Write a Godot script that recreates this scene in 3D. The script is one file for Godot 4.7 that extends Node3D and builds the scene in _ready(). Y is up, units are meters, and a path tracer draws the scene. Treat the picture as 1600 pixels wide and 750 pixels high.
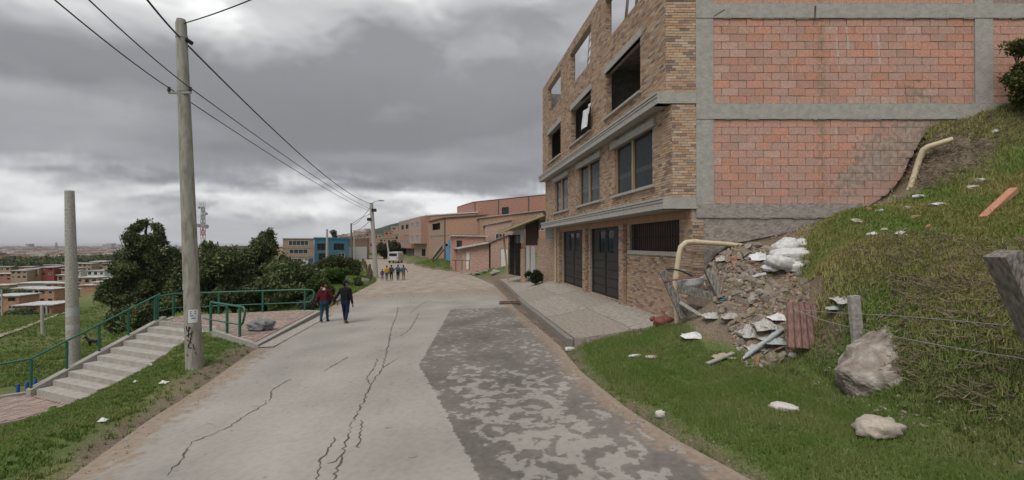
extends Node3D
# Photograph frame: 1600 x 750, focal length 750 px, eye 2.7 m above the road, horizon at row 381.
const F := 750.0
const EYE := 2.7
const HOR := 381.0

var rng := RandomNumberGenerator.new()
var taken := {}
var mats := {}
var tps_left := {}
var tps_right := {}
var nz := FastNoiseLite.new()
var nz2 := FastNoiseLite.new()
var env: Environment


func _ready() -> void:
	rng.seed = 7
	set_camera()
	set_sky()
	set_sun()
	nz.seed = 3
	nz.frequency = 0.35
	nz.fractal_octaves = 4
	nz2.seed = 11
	nz2.frequency = 0.05
	nz2.fractal_octaves = 4
	make_terrain_tables()
	build_ground()
	build_road()
	build_apron()
	build_platform()
	build_block_house()
	build_street_houses()
	build_valley()
	build_poles()
	build_trees()
	build_grass()
	build_rubble()
	build_litter()
	build_people()


func set_camera() -> void:
	var cam := Camera3D.new()
	cam.name = "camera"
	cam.position = Vector3(0, EYE, 0)
	cam.rotation.x = atan(6.0 / F)
	cam.fov = rad_to_deg(2.0 * atan(375.0 / F))
	cam.near = 0.05
	cam.far = 20000.0
	add_child(cam)
	cam.current = true


func set_sun() -> void:
	var sun := DirectionalLight3D.new()
	sun.name = "sun"
	sun.light_color = Color(1.0, 0.975, 0.94)
	sun.light_energy = 0.5
	sun.light_angular_distance = 35.0
	sun.shadow_enabled = true
	sun.rotation_degrees = Vector3(-58, -32, 0)
	add_child(sun)


func set_sky() -> void:
	var w := 1536
	var h := 768
	var img := Image.create(w, h, false, Image.FORMAT_RGBF)
	# a broken cloud deck: lumps (a) within broad banks (b), wisps (c); every noise is taken on a flat layer overhead
	var a := FastNoiseLite.new()
	a.seed = 21
	a.frequency = 0.55
	a.fractal_octaves = 6
	a.fractal_gain = 0.48
	a.domain_warp_enabled = true
	a.domain_warp_amplitude = 0.6
	a.domain_warp_frequency = 0.35
	a.domain_warp_fractal_octaves = 3
	var b := FastNoiseLite.new()
	b.seed = 9
	b.frequency = 0.22
	b.fractal_octaves = 3
	var c := FastNoiseLite.new()
	c.seed = 77
	c.frequency = 1.6
	c.fractal_octaves = 5
	c.domain_warp_enabled = true
	c.domain_warp_amplitude = 0.25
	c.domain_warp_frequency = 1.5
	for j in h:
		var el := (0.5 - (j + 0.5) / h) * PI
		if el < -0.03:
			var below := Color(0.24, 0.24, 0.24)
			for i in w:
				img.set_pixel(i, j, below)
			continue
		var up := maxf(sin(el), 0.0)
		var ce := cos(el)
		var deg := rad_to_deg(el)
		var k := 1.0 / (up + 0.055)
		for i in w:
			var az := ((i + 0.5) / w - 0.5) * TAU
			var sx := sin(az)
			var sy := cos(az)
			var x := sx * ce * k
			var y := sy * ce * k
			var n := a.get_noise_2d(x * 0.75, y * 0.75)
			var big := b.get_noise_2d(x * 0.7 + 3.0, y * 0.7)
			var wisp := c.get_noise_3d(sx * 2.2, el * 9.0, sy * 2.2)
			# the lower rim of the heavy deck
			var edge := 7.2 + 3.4 * c.get_noise_3d(sx * 0.9, 4.0, sy * 0.9) + 1.6 * wisp
			var deck := smoothstep(edge - 1.0, edge + 1.6, deg + 0.8 * wisp)
			# underside: thick (dark) just above the rim, thinner and lumpier higher up
			var thin := smoothstep(4.0, 15.0, deg - edge)
			var lump_ := n + 0.55 * big
			var under := lerpf(0.165, 0.38, thin) + lerpf(0.12, 0.55, thin) * lump_ + 0.05 * wisp
			under += 0.28 * smoothstep(0.10, 0.5, lump_) * thin
			under = maxf(under, lerpf(0.15, 0.20, thin))
			# open strip below the rim: bright far cumulus, greyer towards the horizon haze
			var low := 0.50 + 0.85 * wisp * smoothstep(0.5, 3.0, deg)
			low = lerpf(0.36, low, smoothstep(-0.5, 3.5, deg + 2.0 * big))
			var v := clampf(lerpf(low, under, deck), 0.14, 0.80)
			var cool := smoothstep(0.6, 0.15, v)
			img.set_pixel(i, j, Color(v * (1.0 - 0.03 * cool), v * (1.0 - 0.01 * cool), v * (1.0 + 0.05 * cool)))
	var pm := PanoramaSkyMaterial.new()
	pm.panorama = ImageTexture.create_from_image(img)
	var sky := Sky.new()
	sky.sky_material = pm
	env = Environment.new()
	env.background_mode = Environment.BG_SKY
	env.sky = sky
	env.background_energy_multiplier = 1.0
	env.tonemap_mode = Environment.TONE_MAPPER_LINEAR
	env.tonemap_exposure = 1.52
	env.sdfgi_enabled = true
	env.ssao_enabled = true
	env.ssil_enabled = true
	env.fog_enabled = true
	env.fog_density = 0.00010
	env.fog_light_color = Color(0.86, 0.88, 0.92)
	var we := WorldEnvironment.new()
	we.name = "environment"
	we.environment = env
	add_child(we)


# ---------------------------------------------------------------- places
func at(px: float, py: float, d: float) -> Vector3:
	return Vector3((px - 800.0) / F * d, EYE - (py - HOR) / F * d, -d)


func lin(t: Array, d: float) -> float:
	if d <= t[0][0]:
		return t[0][1]
	for i in range(1, t.size()):
		if d <= t[i][0]:
			return lerpf(t[i - 1][1], t[i][1], (d - t[i - 1][0]) / (t[i][0] - t[i - 1][0]))
	return t[-1][1]


# ---------------------------------------------------------------- tags and nodes
func numbered(called: String) -> String:
	if not taken.has(called):
		taken[called] = 0
		return called
	taken[called] += 1
	return "%s_%03d" % [called, taken[called]]


func thing(called: String, label: String, category: String, pos := Vector3.ZERO, group := "") -> Node3D:
	var o := Node3D.new()
	o.name = numbered(called)
	add_child(o)
	o.position = pos
	tag(o, label, category, group)
	return o


func tag(o: Node, label: String, category := "", group := "", kind := "") -> Node:
	if label:
		o.set_meta("label", label)
	if category:
		o.set_meta("category", category)
	if group:
		o.set_meta("group", group)
	if kind:
		o.set_meta("kind", kind)
	return o


func new_st(group := -1) -> SurfaceTool:     # -1: flat faces, 0: smooth
	var st := SurfaceTool.new()
	st.begin(Mesh.PRIMITIVE_TRIANGLES)
	st.set_smooth_group(group)
	return st


func part(st: SurfaceTool, called: String, m: Material, parent: Node, smooth := false) -> MeshInstance3D:
	# a mesh child; vertices were given in world axes, the parent sits at parent.position
	if not smooth:
		st.generate_normals()
	var o := MeshInstance3D.new()
	var me := st.commit()
	me.surface_set_material(0, m)
	o.mesh = me
	if parent == self:
		o.name = numbered(called)
		add_child(o)
	else:
		o.name = called
		parent.add_child(o, true)
		o.position = -origin_of(parent)
	return o


func origin_of(n: Node) -> Vector3:
	var p := Vector3.ZERO
	while n != self and n is Node3D:
		p += n.position
		n = n.get_parent()
	return p


func structure(st: SurfaceTool, called: String, m: Material, label := "") -> MeshInstance3D:
	var o := part(st, called, m, self)
	tag(o, label, "", "", "structure")
	return o


# ---------------------------------------------------------------- materials
func lc(r: float, g: float, b: float) -> Color:
	return Color(r, g, b).linear_to_srgb()


func noise_tex(seed_: int, freq: float, octaves := 5, size := 512, ramp: Array = []) -> NoiseTexture2D:
	var f := FastNoiseLite.new()
	f.seed = seed_
	f.frequency = freq
	f.fractal_octaves = octaves
	f.noise_type = FastNoiseLite.TYPE_SIMPLEX
	var t := NoiseTexture2D.new()
	t.width = size
	t.height = size
	t.seamless = true
	t.normalize = true
	t.noise = f
	if ramp.size():
		var g := Gradient.new()
		var offs := PackedFloat32Array()
		var cols := PackedColorArray()
		for i in ramp.size():
			offs.append(0.12 + 0.76 * i / maxf(1.0, ramp.size() - 1.0))
			cols.append(ramp[i])
		g.offsets = offs
		g.colors = cols
		t.color_ramp = g
	return t


# ramp: linear colours from the dark to the light patches of the stuff; size_m: metres one tile covers
func nmat(key: String, ramp: Array, size_m := 2.0, opt := {}) -> StandardMaterial3D:
	if mats.has(key):
		return mats[key]
	var cols := []
	for c in ramp if ramp.size() else [[0.5, 0.5, 0.5], [0.6, 0.6, 0.6]]:
		cols.append(lc(c[0], c[1], c[2]))
	var m := StandardMaterial3D.new()
	m.resource_name = key
	var same_hue := ramp.size() == 2 or opt.has("tint")
	if same_hue:
		# one hue in lighter and darker patches: a shared grey noise times the colour
		var a: Array = ramp[0]
		var b: Array = ramp[-1]
		var lo := snappedf(clampf((a[0] + a[1] + a[2]) / (b[0] + b[1] + b[2]), 0.4, 0.9), 0.1)
		var id := "_grey %s %s %s" % [lo, opt.get("freq", 0.012), opt.get("oct", 5)]
		if not mats.has(id):
			mats[id] = noise_tex(hash(id) % 1000, opt.get("freq", 0.012), opt.get("oct", 5), 512, [lc(lo, lo, lo), Color.WHITE])
		m.albedo_texture = mats[id]
		m.albedo_color = cols[-1]
	else:
		m.albedo_texture = noise_tex(hash(key) % 1000, opt.get("freq", 0.012), opt.get("oct", 5), opt.get("px", 512), cols)
	m.uv1_triplanar = true
	m.uv1_world_triplanar = true
	var s: Vector3 = opt.get("stretch", Vector3.ONE)
	m.uv1_scale = s / size_m
	m.roughness = opt.get("rough", 0.9)
	m.metallic = opt.get("metal", 0.0)
	m.metallic_specular = opt.get("spec", 0.35)
	if opt.has("bump"):
		m.heightmap_enabled = true
		if not mats.has("_bump"):
			mats["_bump"] = noise_tex(91, 0.05, 5)
		m.heightmap_texture = mats["_bump"]
		m.heightmap_scale = opt.bump
	if opt.has("back"):
		m.backlight_enabled = true
		m.backlight = Color(opt.back, opt.back, opt.back)
	mats[key] = m
	return m


func pmat(key: String, c: Array, rough := 0.8, metal := 0.0) -> StandardMaterial3D:
	if mats.has(key):
		return mats[key]
	var m := StandardMaterial3D.new()
	m.resource_name = key
	m.albedo_color = lc(c[0], c[1], c[2])
	m.roughness = rough
	m.metallic = metal
	m.metallic_specular = 0.4
	mats[key] = m
	return m


# vertex or copy colours times a grey noise
func vmat(key: String, size_m := 1.5, rough := 0.95, opt := {}) -> StandardMaterial3D:
	if mats.has(key):
		return mats[key]
	var lo: float = opt.get("lo", 0.6)
	var m := nmat(key, [[lo, lo, lo], [1, 1, 1]], size_m, opt)
	m.vertex_color_use_as_albedo = true
	m.roughness = rough
	return m


func glass() -> StandardMaterial3D:
	if not mats.has("glass"):
		var m := StandardMaterial3D.new()
		m.resource_name = "window glass"
		m.transparency = BaseMaterial3D.TRANSPARENCY_ALPHA
		m.albedo_color = Color(0.25, 0.28, 0.30, 0.45)
		m.roughness = 0.08
		m.metallic_specular = 0.22
		mats["glass"] = m
	return mats["glass"]


# ---------------------------------------------------------------- shapes
func quad(st: SurfaceTool, a: Vector3, b: Vector3, c: Vector3, d: Vector3) -> void:
	# counter-clockwise as seen from outside
	for p in [a, c, b, a, d, c]:
		st.add_vertex(p)


# box in the frame (o; u, v, n): x along u, y along v, z along n
func fbox(st: SurfaceTool, fr: Array, x0: float, x1: float, y0: float, y1: float, z0: float, z1: float) -> void:
	var o: Vector3 = fr[0]
	var u: Vector3 = fr[1]
	var v: Vector3 = fr[2]
	var n: Vector3 = fr[3]
	var p := []
	for i in 8:
		p.append(o + u * (x1 if i & 1 else x0) + v * (y1 if i & 2 else y0) + n * (z1 if i & 4 else z0))
	var faces := [[4, 5, 7, 6], [1, 0, 2, 3], [5, 1, 3, 7], [0, 4, 6, 2], [6, 7, 3, 2], [0, 1, 5, 4]]
	var flip := u.cross(v).dot(n) < 0.0
	for f in faces:
		if flip:
			quad(st, p[f[3]], p[f[2]], p[f[1]], p[f[0]])
		else:
			quad(st, p[f[0]], p[f[1]], p[f[2]], p[f[3]])


func axes(o: Vector3, u: Vector3, n: Vector3, v := Vector3.UP) -> Array:
	return [o, u.normalized(), v.normalized(), n.normalized()]


const WORLD_AXES := [Vector3.ZERO, Vector3.RIGHT, Vector3.UP, Vector3.BACK]


# a bar of w x h section from a to b
func bar(st: SurfaceTool, a: Vector3, b: Vector3, w: float, h: float, upish := Vector3.UP) -> void:
	var d := b - a
	var l := d.length()
	var u := d / l
	if absf(u.dot(upish)) > 0.98:
		upish = Vector3.BACK if absf(u.dot(Vector3.BACK)) < 0.9 else Vector3.RIGHT
	var s := u.cross(upish).normalized()
	var t := s.cross(u).normalized()
	fbox(st, [a, u, t, s], 0, l, -h / 2, h / 2, -w / 2, w / 2)


func tube(st: SurfaceTool, pts: Array, radii: Array, sides := 8, cap := true) -> void:
	var rings := []
	var prev := Vector3.ZERO
	for i in pts.size():
		var t: Vector3
		if i == 0:
			t = pts[1] - pts[0]
		elif i == pts.size() - 1:
			t = pts[i] - pts[i - 1]
		else:
			t = (pts[i + 1] - pts[i]).normalized() + (pts[i] - pts[i - 1]).normalized()
		t = t.normalized()
		var s: Vector3
		if prev == Vector3.ZERO:
			s = t.cross(Vector3.UP if absf(t.y) < 0.9 else Vector3.RIGHT).normalized()
		else:
			s = (prev - t * prev.dot(t)).normalized()
		prev = s
		var q := t.cross(s)
		var r: float = radii[min(i, radii.size() - 1)]
		var ring := []
		for k in sides:
			var an := TAU * k / sides
			ring.append(pts[i] + (s * cos(an) + q * sin(an)) * r)
		rings.append(ring)
	st.set_smooth_group(0)
	for i in rings.size() - 1:
		for k in sides:
			var k2 := (k + 1) % sides
			quad(st, rings[i][k], rings[i][k2], rings[i + 1][k2], rings[i + 1][k])
	st.set_smooth_group(-1)
	if cap:
		for k in range(1, sides - 1):
			for p in [rings[0][0], rings[0][k], rings[0][k + 1]]:
				st.add_vertex(p)
			for p in [rings[-1][0], rings[-1][k + 1], rings[-1][k]]:
				st.add_vertex(p)


# a wall plate with openings: outer face at z = 0 of the frame, thickness t inwards
func wall_with_holes(st: SurfaceTool, fr: Array, w: float, h: float, t: float, holes: Array, y_from := 0.0) -> void:
	var ys := [y_from, h]
	var xs := [0.0, w]
	for q in holes:
		for y in [q[1], q[3]]:
			if y > y_from and y < h and not ys.has(y):
				ys.append(y)
		for x in [q[0], q[2]]:
			if x > 0.0 and x < w and not xs.has(x):
				xs.append(x)
	xs.sort()
	ys.sort()
	for j in ys.size() - 1:
		var cy: float = (ys[j] + ys[j + 1]) / 2
		var run := -1.0
		for i in xs.size():
			var solid := false
			if i < xs.size() - 1:
				var cx: float = (xs[i] + xs[i + 1]) / 2
				solid = true
				for q in holes:
					if cx > q[0] and cx < q[2] and cy > q[1] and cy < q[3]:
						solid = false
			if solid and run < 0.0:
				run = xs[i]
			elif not solid and run >= 0.0:
				fbox(st, fr, run, xs[i], ys[j], ys[j + 1], -t, 0.0)
				run = -1.0


# uneven lump: a sphere pushed about by noise, scaled; smooth or faceted
func lump(st: SurfaceTool, c: Vector3, r: Vector3, basis: Basis, rough: float, seed_: int, n := 7, power := 1.0, smooth := false) -> void:
	var f := FastNoiseLite.new()
	f.seed = seed_
	f.frequency = 0.9
	f.fractal_octaves = 3
	var g := []
	for j in n + 1:
		var row := []
		var th := PI * j / n
		for i in 2 * n:
			var ph := TAU * i / (2 * n)
			var p := Vector3(sin(th) * cos(ph), cos(th), sin(th) * sin(ph))
			if power != 1.0:
				p = Vector3(signf(p.x) * pow(absf(p.x), power), signf(p.y) * pow(absf(p.y), power), signf(p.z) * pow(absf(p.z), power))
			var k := 1.0 + rough * f.get_noise_3dv(p * 1.7)
			row.append(c + basis * (p * k * r))
		g.append(row)
	st.set_smooth_group(0 if smooth else -1)
	for j in n:
		for i in 2 * n:
			var i2 := (i + 1) % (2 * n)
			if j > 0:
				for p in [g[j][i], g[j][i2], g[j + 1][i]]:
					st.add_vertex(p)
			if j < n - 1:
				for p in [g[j][i2], g[j + 1][i2], g[j + 1][i]]:
					st.add_vertex(p)


func smooth_part(st: SurfaceTool, called: String, m: Material, parent: Node) -> MeshInstance3D:
	st.index()
	st.generate_normals()
	return part(st, called, m, parent, true)


# ---------------------------------------------------------------- the lie of the land
const LEFT_EDGE := [[-60, -1.5], [-8, -3.2], [0, -4.3], [6, -5.48], [8, -6.05], [10.5, -6.56], [14, -7.45], [15.3, -7.65], [22, -8.75], [30, -10.3], [46, -12.9], [63, -18.0], [96, -29.3], [132, -45.0]]
const RIGHT_EDGE := [[-60, 6.0], [0, 4.0], [5.4, 2.58], [6.5, 2.16], [8.1, 1.74], [10.3, 1.38], [13, 1.2], [22, 0.0], [26, -0.35], [36, -1.45], [54, -5.0], [64, -9.2], [74, -13.6], [95, -20.5], [124, -32.0], [132, -36.0]]
const KERB_LINE := [[13.3, 1.62], [13.7, 1.56], [18, 1.05], [23, 0.45], [30, -0.15], [38, -0.9], [44, -1.9]]
const VALLEY := [[-60, -3.0], [14, -2.6], [20, -2.9], [26, -3.5], [45, -5.6], [70, -8.3], [90, -10.4], [120, -12.0], [190, -13.2], [350, -15.5], [600, -17.0], [900, -19.0], [2000, -22.0], [9000, -26.0]]
const BANK_WIDTH := [[0, 9.0], [22, 8.0], [30, 12.0], [50, 24.0], [100, 70.0], [200, 160.0], [400, 320.0], [9000, 4000.0]]

# stairs: top left corner, the way down, the way across
const STAIR_TOP := Vector2(-14.0, 19.05)
const STAIR_DOWN := Vector2(-0.40, -0.9165)
const STAIR_ACROSS := Vector2(0.9165, -0.40)
const STAIR_N := 9
const TREAD := 0.41
const RISE := 0.185
const STAIR_W := 3.05
const PLAT_Y := -0.36


func road_y(x: float, d: float) -> float:
	return 0.04 * clampf(x, -14.0, 6.0) - 0.009 * clampf(d, -10.0, 50.0)


func facade_x(d: float) -> float:   # ground-floor front of the brick building
	return 4.62 - 0.137 * (d - 12.3)


func make_terrain_tables() -> void:
	tps_left = tps([[-5.5, 6, -0.30], [-6.05, 8, -0.33], [-6.6, 10.5, -0.38], [-7.4, 14, -0.45], [-4.2, 0, -0.2], [-3.2, -8, -0.1],
		[-7.3, 8, -0.44], [-8.1, 12.3, -0.48], [-6.8, 6, -0.45], [-8.3, 14, -0.48], [-8.6, 10.4, -0.72],
		[-12.9, 14.1, -2.02], [-12.2, 15.0, -1.62], [-11.8, 16.1, -1.15], [-11.2, 17.5, -0.52],
		[-9.8, 9, -1.22], [-11.2, 11, -1.68], [-10.7, 13.4, -1.12], [-9.7, 15, -0.66], [-10.2, 16.2, -0.55], [-8.6, 15.5, -0.55],
		[-15, 14, -2.36], [-17, 13, -2.36], [-16, 11.5, -2.36], [-18, 15, -2.42], [-14.3, 12.8, -2.33], [-13.3, 12.4, -2.2], [-13.5, 10, -2.2], [-19, 12, -2.4],
		[-16.6, 17, -2.6], [-15.8, 19.5, -2.5], [-18, 19, -2.8], [-22, 16, -3.0], [-22, 22, -3.5], [-16, 23, -3.2], [-12, 24, -2.4], [-10.3, 23.5, -1.2],
		[-10, 18, -0.8], [-9, 20.5, -0.8], [-13, 19.3, -0.9],
		[-9, 3, -1.1], [-13, 6, -2.1], [-18, 8, -2.5], [-8, -4, -1.0], [-16, -2, -2.7], [-24, 5, -3.2], [-20, -8, -3.0]])
	tps_right = tps([[2.6, 5.4, 0.06], [2.2, 6.5, 0.05], [1.8, 8.1, 0.03], [1.45, 10.3, 0.0], [1.3, 12.6, -0.02], [4.2, 0, 0.15], [5, -6, 0.2],
		[3.5, 5.4, 0.13], [4.4, 5.4, 0.20], [5.1, 6.0, 0.29], [4.7, 6.2, 0.28], [4.07, 7.2, 0.2], [3.0, 8.5, 0.15], [4.4, 8.3, 0.28],
		[5.65, 5.5, 0.40], [5.6, 6.6, 0.42], [5.75, 8.0, 0.45], [5.2, 0, 0.35],
		[6.25, 5.5, 1.45], [6.25, 6.8, 1.50], [6.4, 7.8, 1.55], [6.2, 0, 1.4],
		[6.08, 9.5, 2.1], [5.95, 9.0, 1.35], [7.6, 11, 3.37], [9.75, 11.7, 3.95], [10.7, 11.35, 4.35], [11.7, 11, 4.7], [7.4, 8.5, 2.5], [7.5, 7, 2.5], [6.7, 6, 2.0],
		[9.3, 10, 3.45], [9.9, 9.3, 3.5], [8.2, 10, 3.1], [7.0, 10.2, 2.75], [7.2, 4, 2.3], [9, 2, 3.1], [8, 0, 2.6],
		[10.6, 12.2, 5.5], [11.3, 12.2, 5.75], [12.8, 12.1, 6.15], [14.5, 12.0, 6.4], [12.5, 11.3, 5.2], [9.9, 12.25, 4.2],
		[4.1, 11.1, 0.85], [5.0, 9.6, 0.62], [4.5, 9.5, 0.42], [5.75, 9.2, 0.95], [5.5, 10.4, 1.55], [4.85, 11.3, 1.7], [5.95, 10.0, 1.5],
		[5.04, 12.2, 2.25], [6.5, 12.2, 2.85], [7.5, 12.2, 3.1], [8.6, 12.2, 3.5], [6.44, 11.4, 2.35], [6.4, 10.7, 2.0],
		[2.7, 10.05, 0.22], [3.5, 11.3, 0.5], [2.4, 12.0, 0.25], [3.3, 9.8, 0.3], [4.4, 12.3, 0.9], [3.8, 12.4, 0.62],
		[14, 8, 4.7], [15, 4, 4.6], [13, 0, 4.2], [18, 12, 6.8], [18, 4, 5.4]])


func tps(pts: Array) -> Dictionary:
	var n := pts.size()
	var m := n + 3
	var a := []
	for i in m:
		var row := PackedFloat64Array()
		row.resize(m + 1)
		a.append(row)
	for i in n:
		for j in n:
			a[i][j] = tps_u(pts[i][0] - pts[j][0], pts[i][1] - pts[j][1])
		a[i][i] = 0.02
		a[i][n] = 1.0
		a[i][n + 1] = pts[i][0]
		a[i][n + 2] = pts[i][1]
		a[n][i] = 1.0
		a[n + 1][i] = pts[i][0]
		a[n + 2][i] = pts[i][1]
		a[i][m] = pts[i][2]
	for c in m:
		var best := c
		for r in range(c + 1, m):
			if absf(a[r][c]) > absf(a[best][c]):
				best = r
		var t = a[c]
		a[c] = a[best]
		a[best] = t
		for r in range(c + 1, m):
			var k: float = a[r][c] / a[c][c]
			if k != 0.0:
				for q in range(c, m + 1):
					a[r][q] -= k * a[c][q]
	var w := PackedFloat64Array()
	w.resize(m)
	for c in range(m - 1, -1, -1):
		var s: float = a[c][m]
		for q in range(c + 1, m):
			s -= a[c][q] * w[q]
		w[c] = s / a[c][c]
	return {"p": pts, "w": w}


func tps_u(x: float, y: float) -> float:
	var r2 := x * x + y * y
	return 0.0 if r2 < 1e-9 else r2 * log(r2) * 0.5


func tps_at(t: Dictionary, x: float, d: float) -> float:
	var p: Array = t.p
	var w: PackedFloat64Array = t.w
	var n := p.size()
	var s: float = w[n] + w[n + 1] * x + w[n + 2] * d
	for i in n:
		var dx: float = x - p[i][0]
		var dy: float = d - p[i][1]
		var r2 := dx * dx + dy * dy
		if r2 > 1e-9:
			s += w[i] * r2 * log(r2) * 0.5
	return s


# how far down (x) and across (y) the stairs a place lies
func on_stairs(x: float, d: float) -> Vector2:
	var q := Vector2(x, d) - STAIR_TOP
	return Vector2(q.dot(STAIR_DOWN), q.dot(STAIR_ACROSS))


func far_hill(x: float, d: float) -> float:
	if d < 100.0:
		return 0.0
	var u := x / d
	var s := smoothstep(-0.36, -0.22, u)
	var y := 17.0 * s * smoothstep(110.0, 420.0, d)
	if d > 500.0:
		var ridge := smoothstep(-0.46, -0.30, u) * (0.75 + 0.25 * smoothstep(-0.3, -0.2, u)) * (1.0 - 0.5 * smoothstep(0.8, 1.6, u))
		y += ridge * 60.0 * smoothstep(700.0, 1500.0, d) * (1.0 - smoothstep(1900.0, 3200.0, d)) * (1.0 + 0.3 * nz2.get_noise_2d(x * 0.05, d * 0.02))
	return y


func ground_y(x: float, d: float) -> float:
	var l := lin(LEFT_EDGE, d)
	var r := lin(RIGHT_EDGE, d)
	var g := road_y(x, d)
	if x >= l and x <= r:
		return g - 0.06 + far_hill(x, d)
	if x < l:
		var off := l - x
		var e := road_y(l, d)
		var berm := 0.45 * smoothstep(34.0, 46.0, d) * (1.0 - smoothstep(70.0, 90.0, d)) * smoothstep(0.6, 3.0, off)
		var y := lerpf(e - 0.05 + berm, lin(VALLEY, d), smoothstep(1.2, lin(BANK_WIDTH, d), off))
		y += 0.12 * nz.get_noise_2d(x * 0.6, d * 0.6) * smoothstep(1.0, 4.0, off) + (1.2 * nz2.get_noise_2d(x, d) * smoothstep(60.0, 120.0, d) * smoothstep(8.0, 40.0, off))
		var k := (1.0 - smoothstep(21.5, 27.0, d)) * (1.0 - smoothstep(19.0, 25.0, -x)) * smoothstep(-9.0, -4.0, d)
		if k > 0.0:
			var t := tps_at(tps_left, x, d) + 0.05 * nz.get_noise_2d(x * 2.0, d * 2.0)
			t = lerpf(g - 0.05, t, smoothstep(0.0, 0.9, off))
			y = lerpf(y, t, k)
		if d < 22.0 and x < -10.0:
			var s := on_stairs(x, d)
			var run := STAIR_N * TREAD
			if s.x > -0.5 and s.x < run + 0.3 and s.y > -0.6 and s.y < STAIR_W - 0.1:
				y = minf(y, PLAT_Y - RISE * (s.x / TREAD) - 0.45)
		return y + far_hill(x, d)
	var off2 := x - r
	var y2 := g - 0.05
	if d < 12.42:
		y2 = lerpf(g - 0.05, tps_at(tps_right, minf(x, 18.0), maxf(d, -7.0)), smoothstep(0.0, 0.7, off2))
		y2 += 0.04 * nz.get_noise_2d(x * 3.0, d * 3.0) * smoothstep(0.3, 1.5, off2)
		if d > 11.6 and x > 4.4:      # bare bank cut by the wall
			y2 = maxf(y2, 0.4)
	elif d < 46.0:
		var kerb := lin(KERB_LINE, d)
		if x < kerb:
			y2 = g - 0.16 * smoothstep(0.1, 0.35, off2) * (1.0 - smoothstep(21.0, 24.0, d))
		else:
			y2 = lerpf(g, 0.40, smoothstep(0.0, 3.2, x - kerb)) - 0.12
			if d > 30.0:
				y2 += 0.10 * maxf(0.0, x - kerb - 4.0)
	else:
		y2 = g - 0.05 + lerpf(1.5, 0.9, smoothstep(60.0, 100.0, d)) * smoothstep(0.3, 5.5, off2) + 0.03 * minf(off2, 60.0)
		y2 += 0.15 * nz.get_noise_2d(x * 0.5, d * 0.5) * smoothstep(0.5, 3.0, off2)
	return y2 + far_hill(x, d)


func on_ground(x: float, d: float, lift := 0.0) -> Vector3:
	return Vector3(x, ground_y(x, d) + lift, -d)


# the place on the ground that a point of the photograph shows
func ground_at(px: float, py: float, d0 := 4.0, d1 := 3000.0) -> Vector3:
	var d := d0
	var u := (px - 800.0) / F
	var v := (py - HOR) / F
	while d < d1:
		var step := maxf(0.1, d * 0.006)
		if EYE - v * d <= ground_y(u * d, d):
			break
		d += step
	return Vector3(u * d, ground_y(u * d, d), -d)


func lines(fine0: float, fine1: float, step: float, end0: float, end1: float, growth := 1.22) -> PackedFloat64Array:
	var a := PackedFloat64Array()
	var s := step
	var v := fine0
	var low := []
	while v > end0:
		s *= growth
		v -= s
		low.append(v)
	low.reverse()
	for q in low:
		a.append(q)
	v = fine0
	while v <= fine1:
		a.append(v)
		v += step
	s = step
	while v < end1:
		a.append(v)
		s *= growth
		v += s
	a.append(v)
	return a


func ground_colour(x: float, d: float, y: float, steep: float) -> Color:
	var n := nz.get_noise_2d(x * 1.3, d * 1.3)
	var n2 := nz2.get_noise_2d(x * 3.0, d * 3.0)
	var grass := Color(0.105, 0.165, 0.042).lerp(Color(0.20, 0.21, 0.085), clampf(0.45 + 1.7 * n2 + 0.7 * n, 0.0, 1.0))
	var soil := Color(0.20, 0.155, 0.115).lerp(Color(0.28, 0.225, 0.175), clampf(0.5 + n, 0, 1))
	var l := lin(LEFT_EDGE, d)
	var r := lin(RIGHT_EDGE, d)
	var k := 0.0
	if d < 140.0:
		if x < l:
			k = 1.0 - smoothstep(0.25, 0.75, l - x + 0.45 * n)
			if d > 9.0 and d < 15.5:
				k = maxf(k, 1.0 - smoothstep(0.5, 1.3, l - x + 0.8 * n))
		elif x > r:
			k = 1.0 - smoothstep(0.1, 0.45, x - r + 0.35 * n)
			if d > 12.4 and d < 46.0:
				k = 1.0
		else:
			k = 1.0
	if x > 3.9 and d > 8.6 and d < 12.5:           # rubble and bare bank
		var e := x - 3.9
		if x < 6.7 and y > 0.6:
			k = maxf(k, smoothstep(0.0, 0.5, e + 0.3 * n))
		if d > 11.55 + 0.3 * n:
			k = 1.0
	if x > 5.5 and d < 9.5:
		k = maxf(k, smoothstep(1.9, 2.8, steep + 0.8 * n))
	if x > 9.5 and d > 11.2:
		k = maxf(k, smoothstep(0.8, 1.3, steep + 0.4 * n) * 0.9)
	var c := grass.lerp(soil, clampf(k, 0.0, 1.0))
	if d > 250.0:
		var wood := Color(0.030, 0.048, 0.022)
		c = c.lerp(Color(0.13, 0.13, 0.08), smoothstep(250.0, 600.0, d))
		if x / d > -0.46:
			c = c.lerp(wood, smoothstep(280.0, 420.0, d))
	return c


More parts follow.
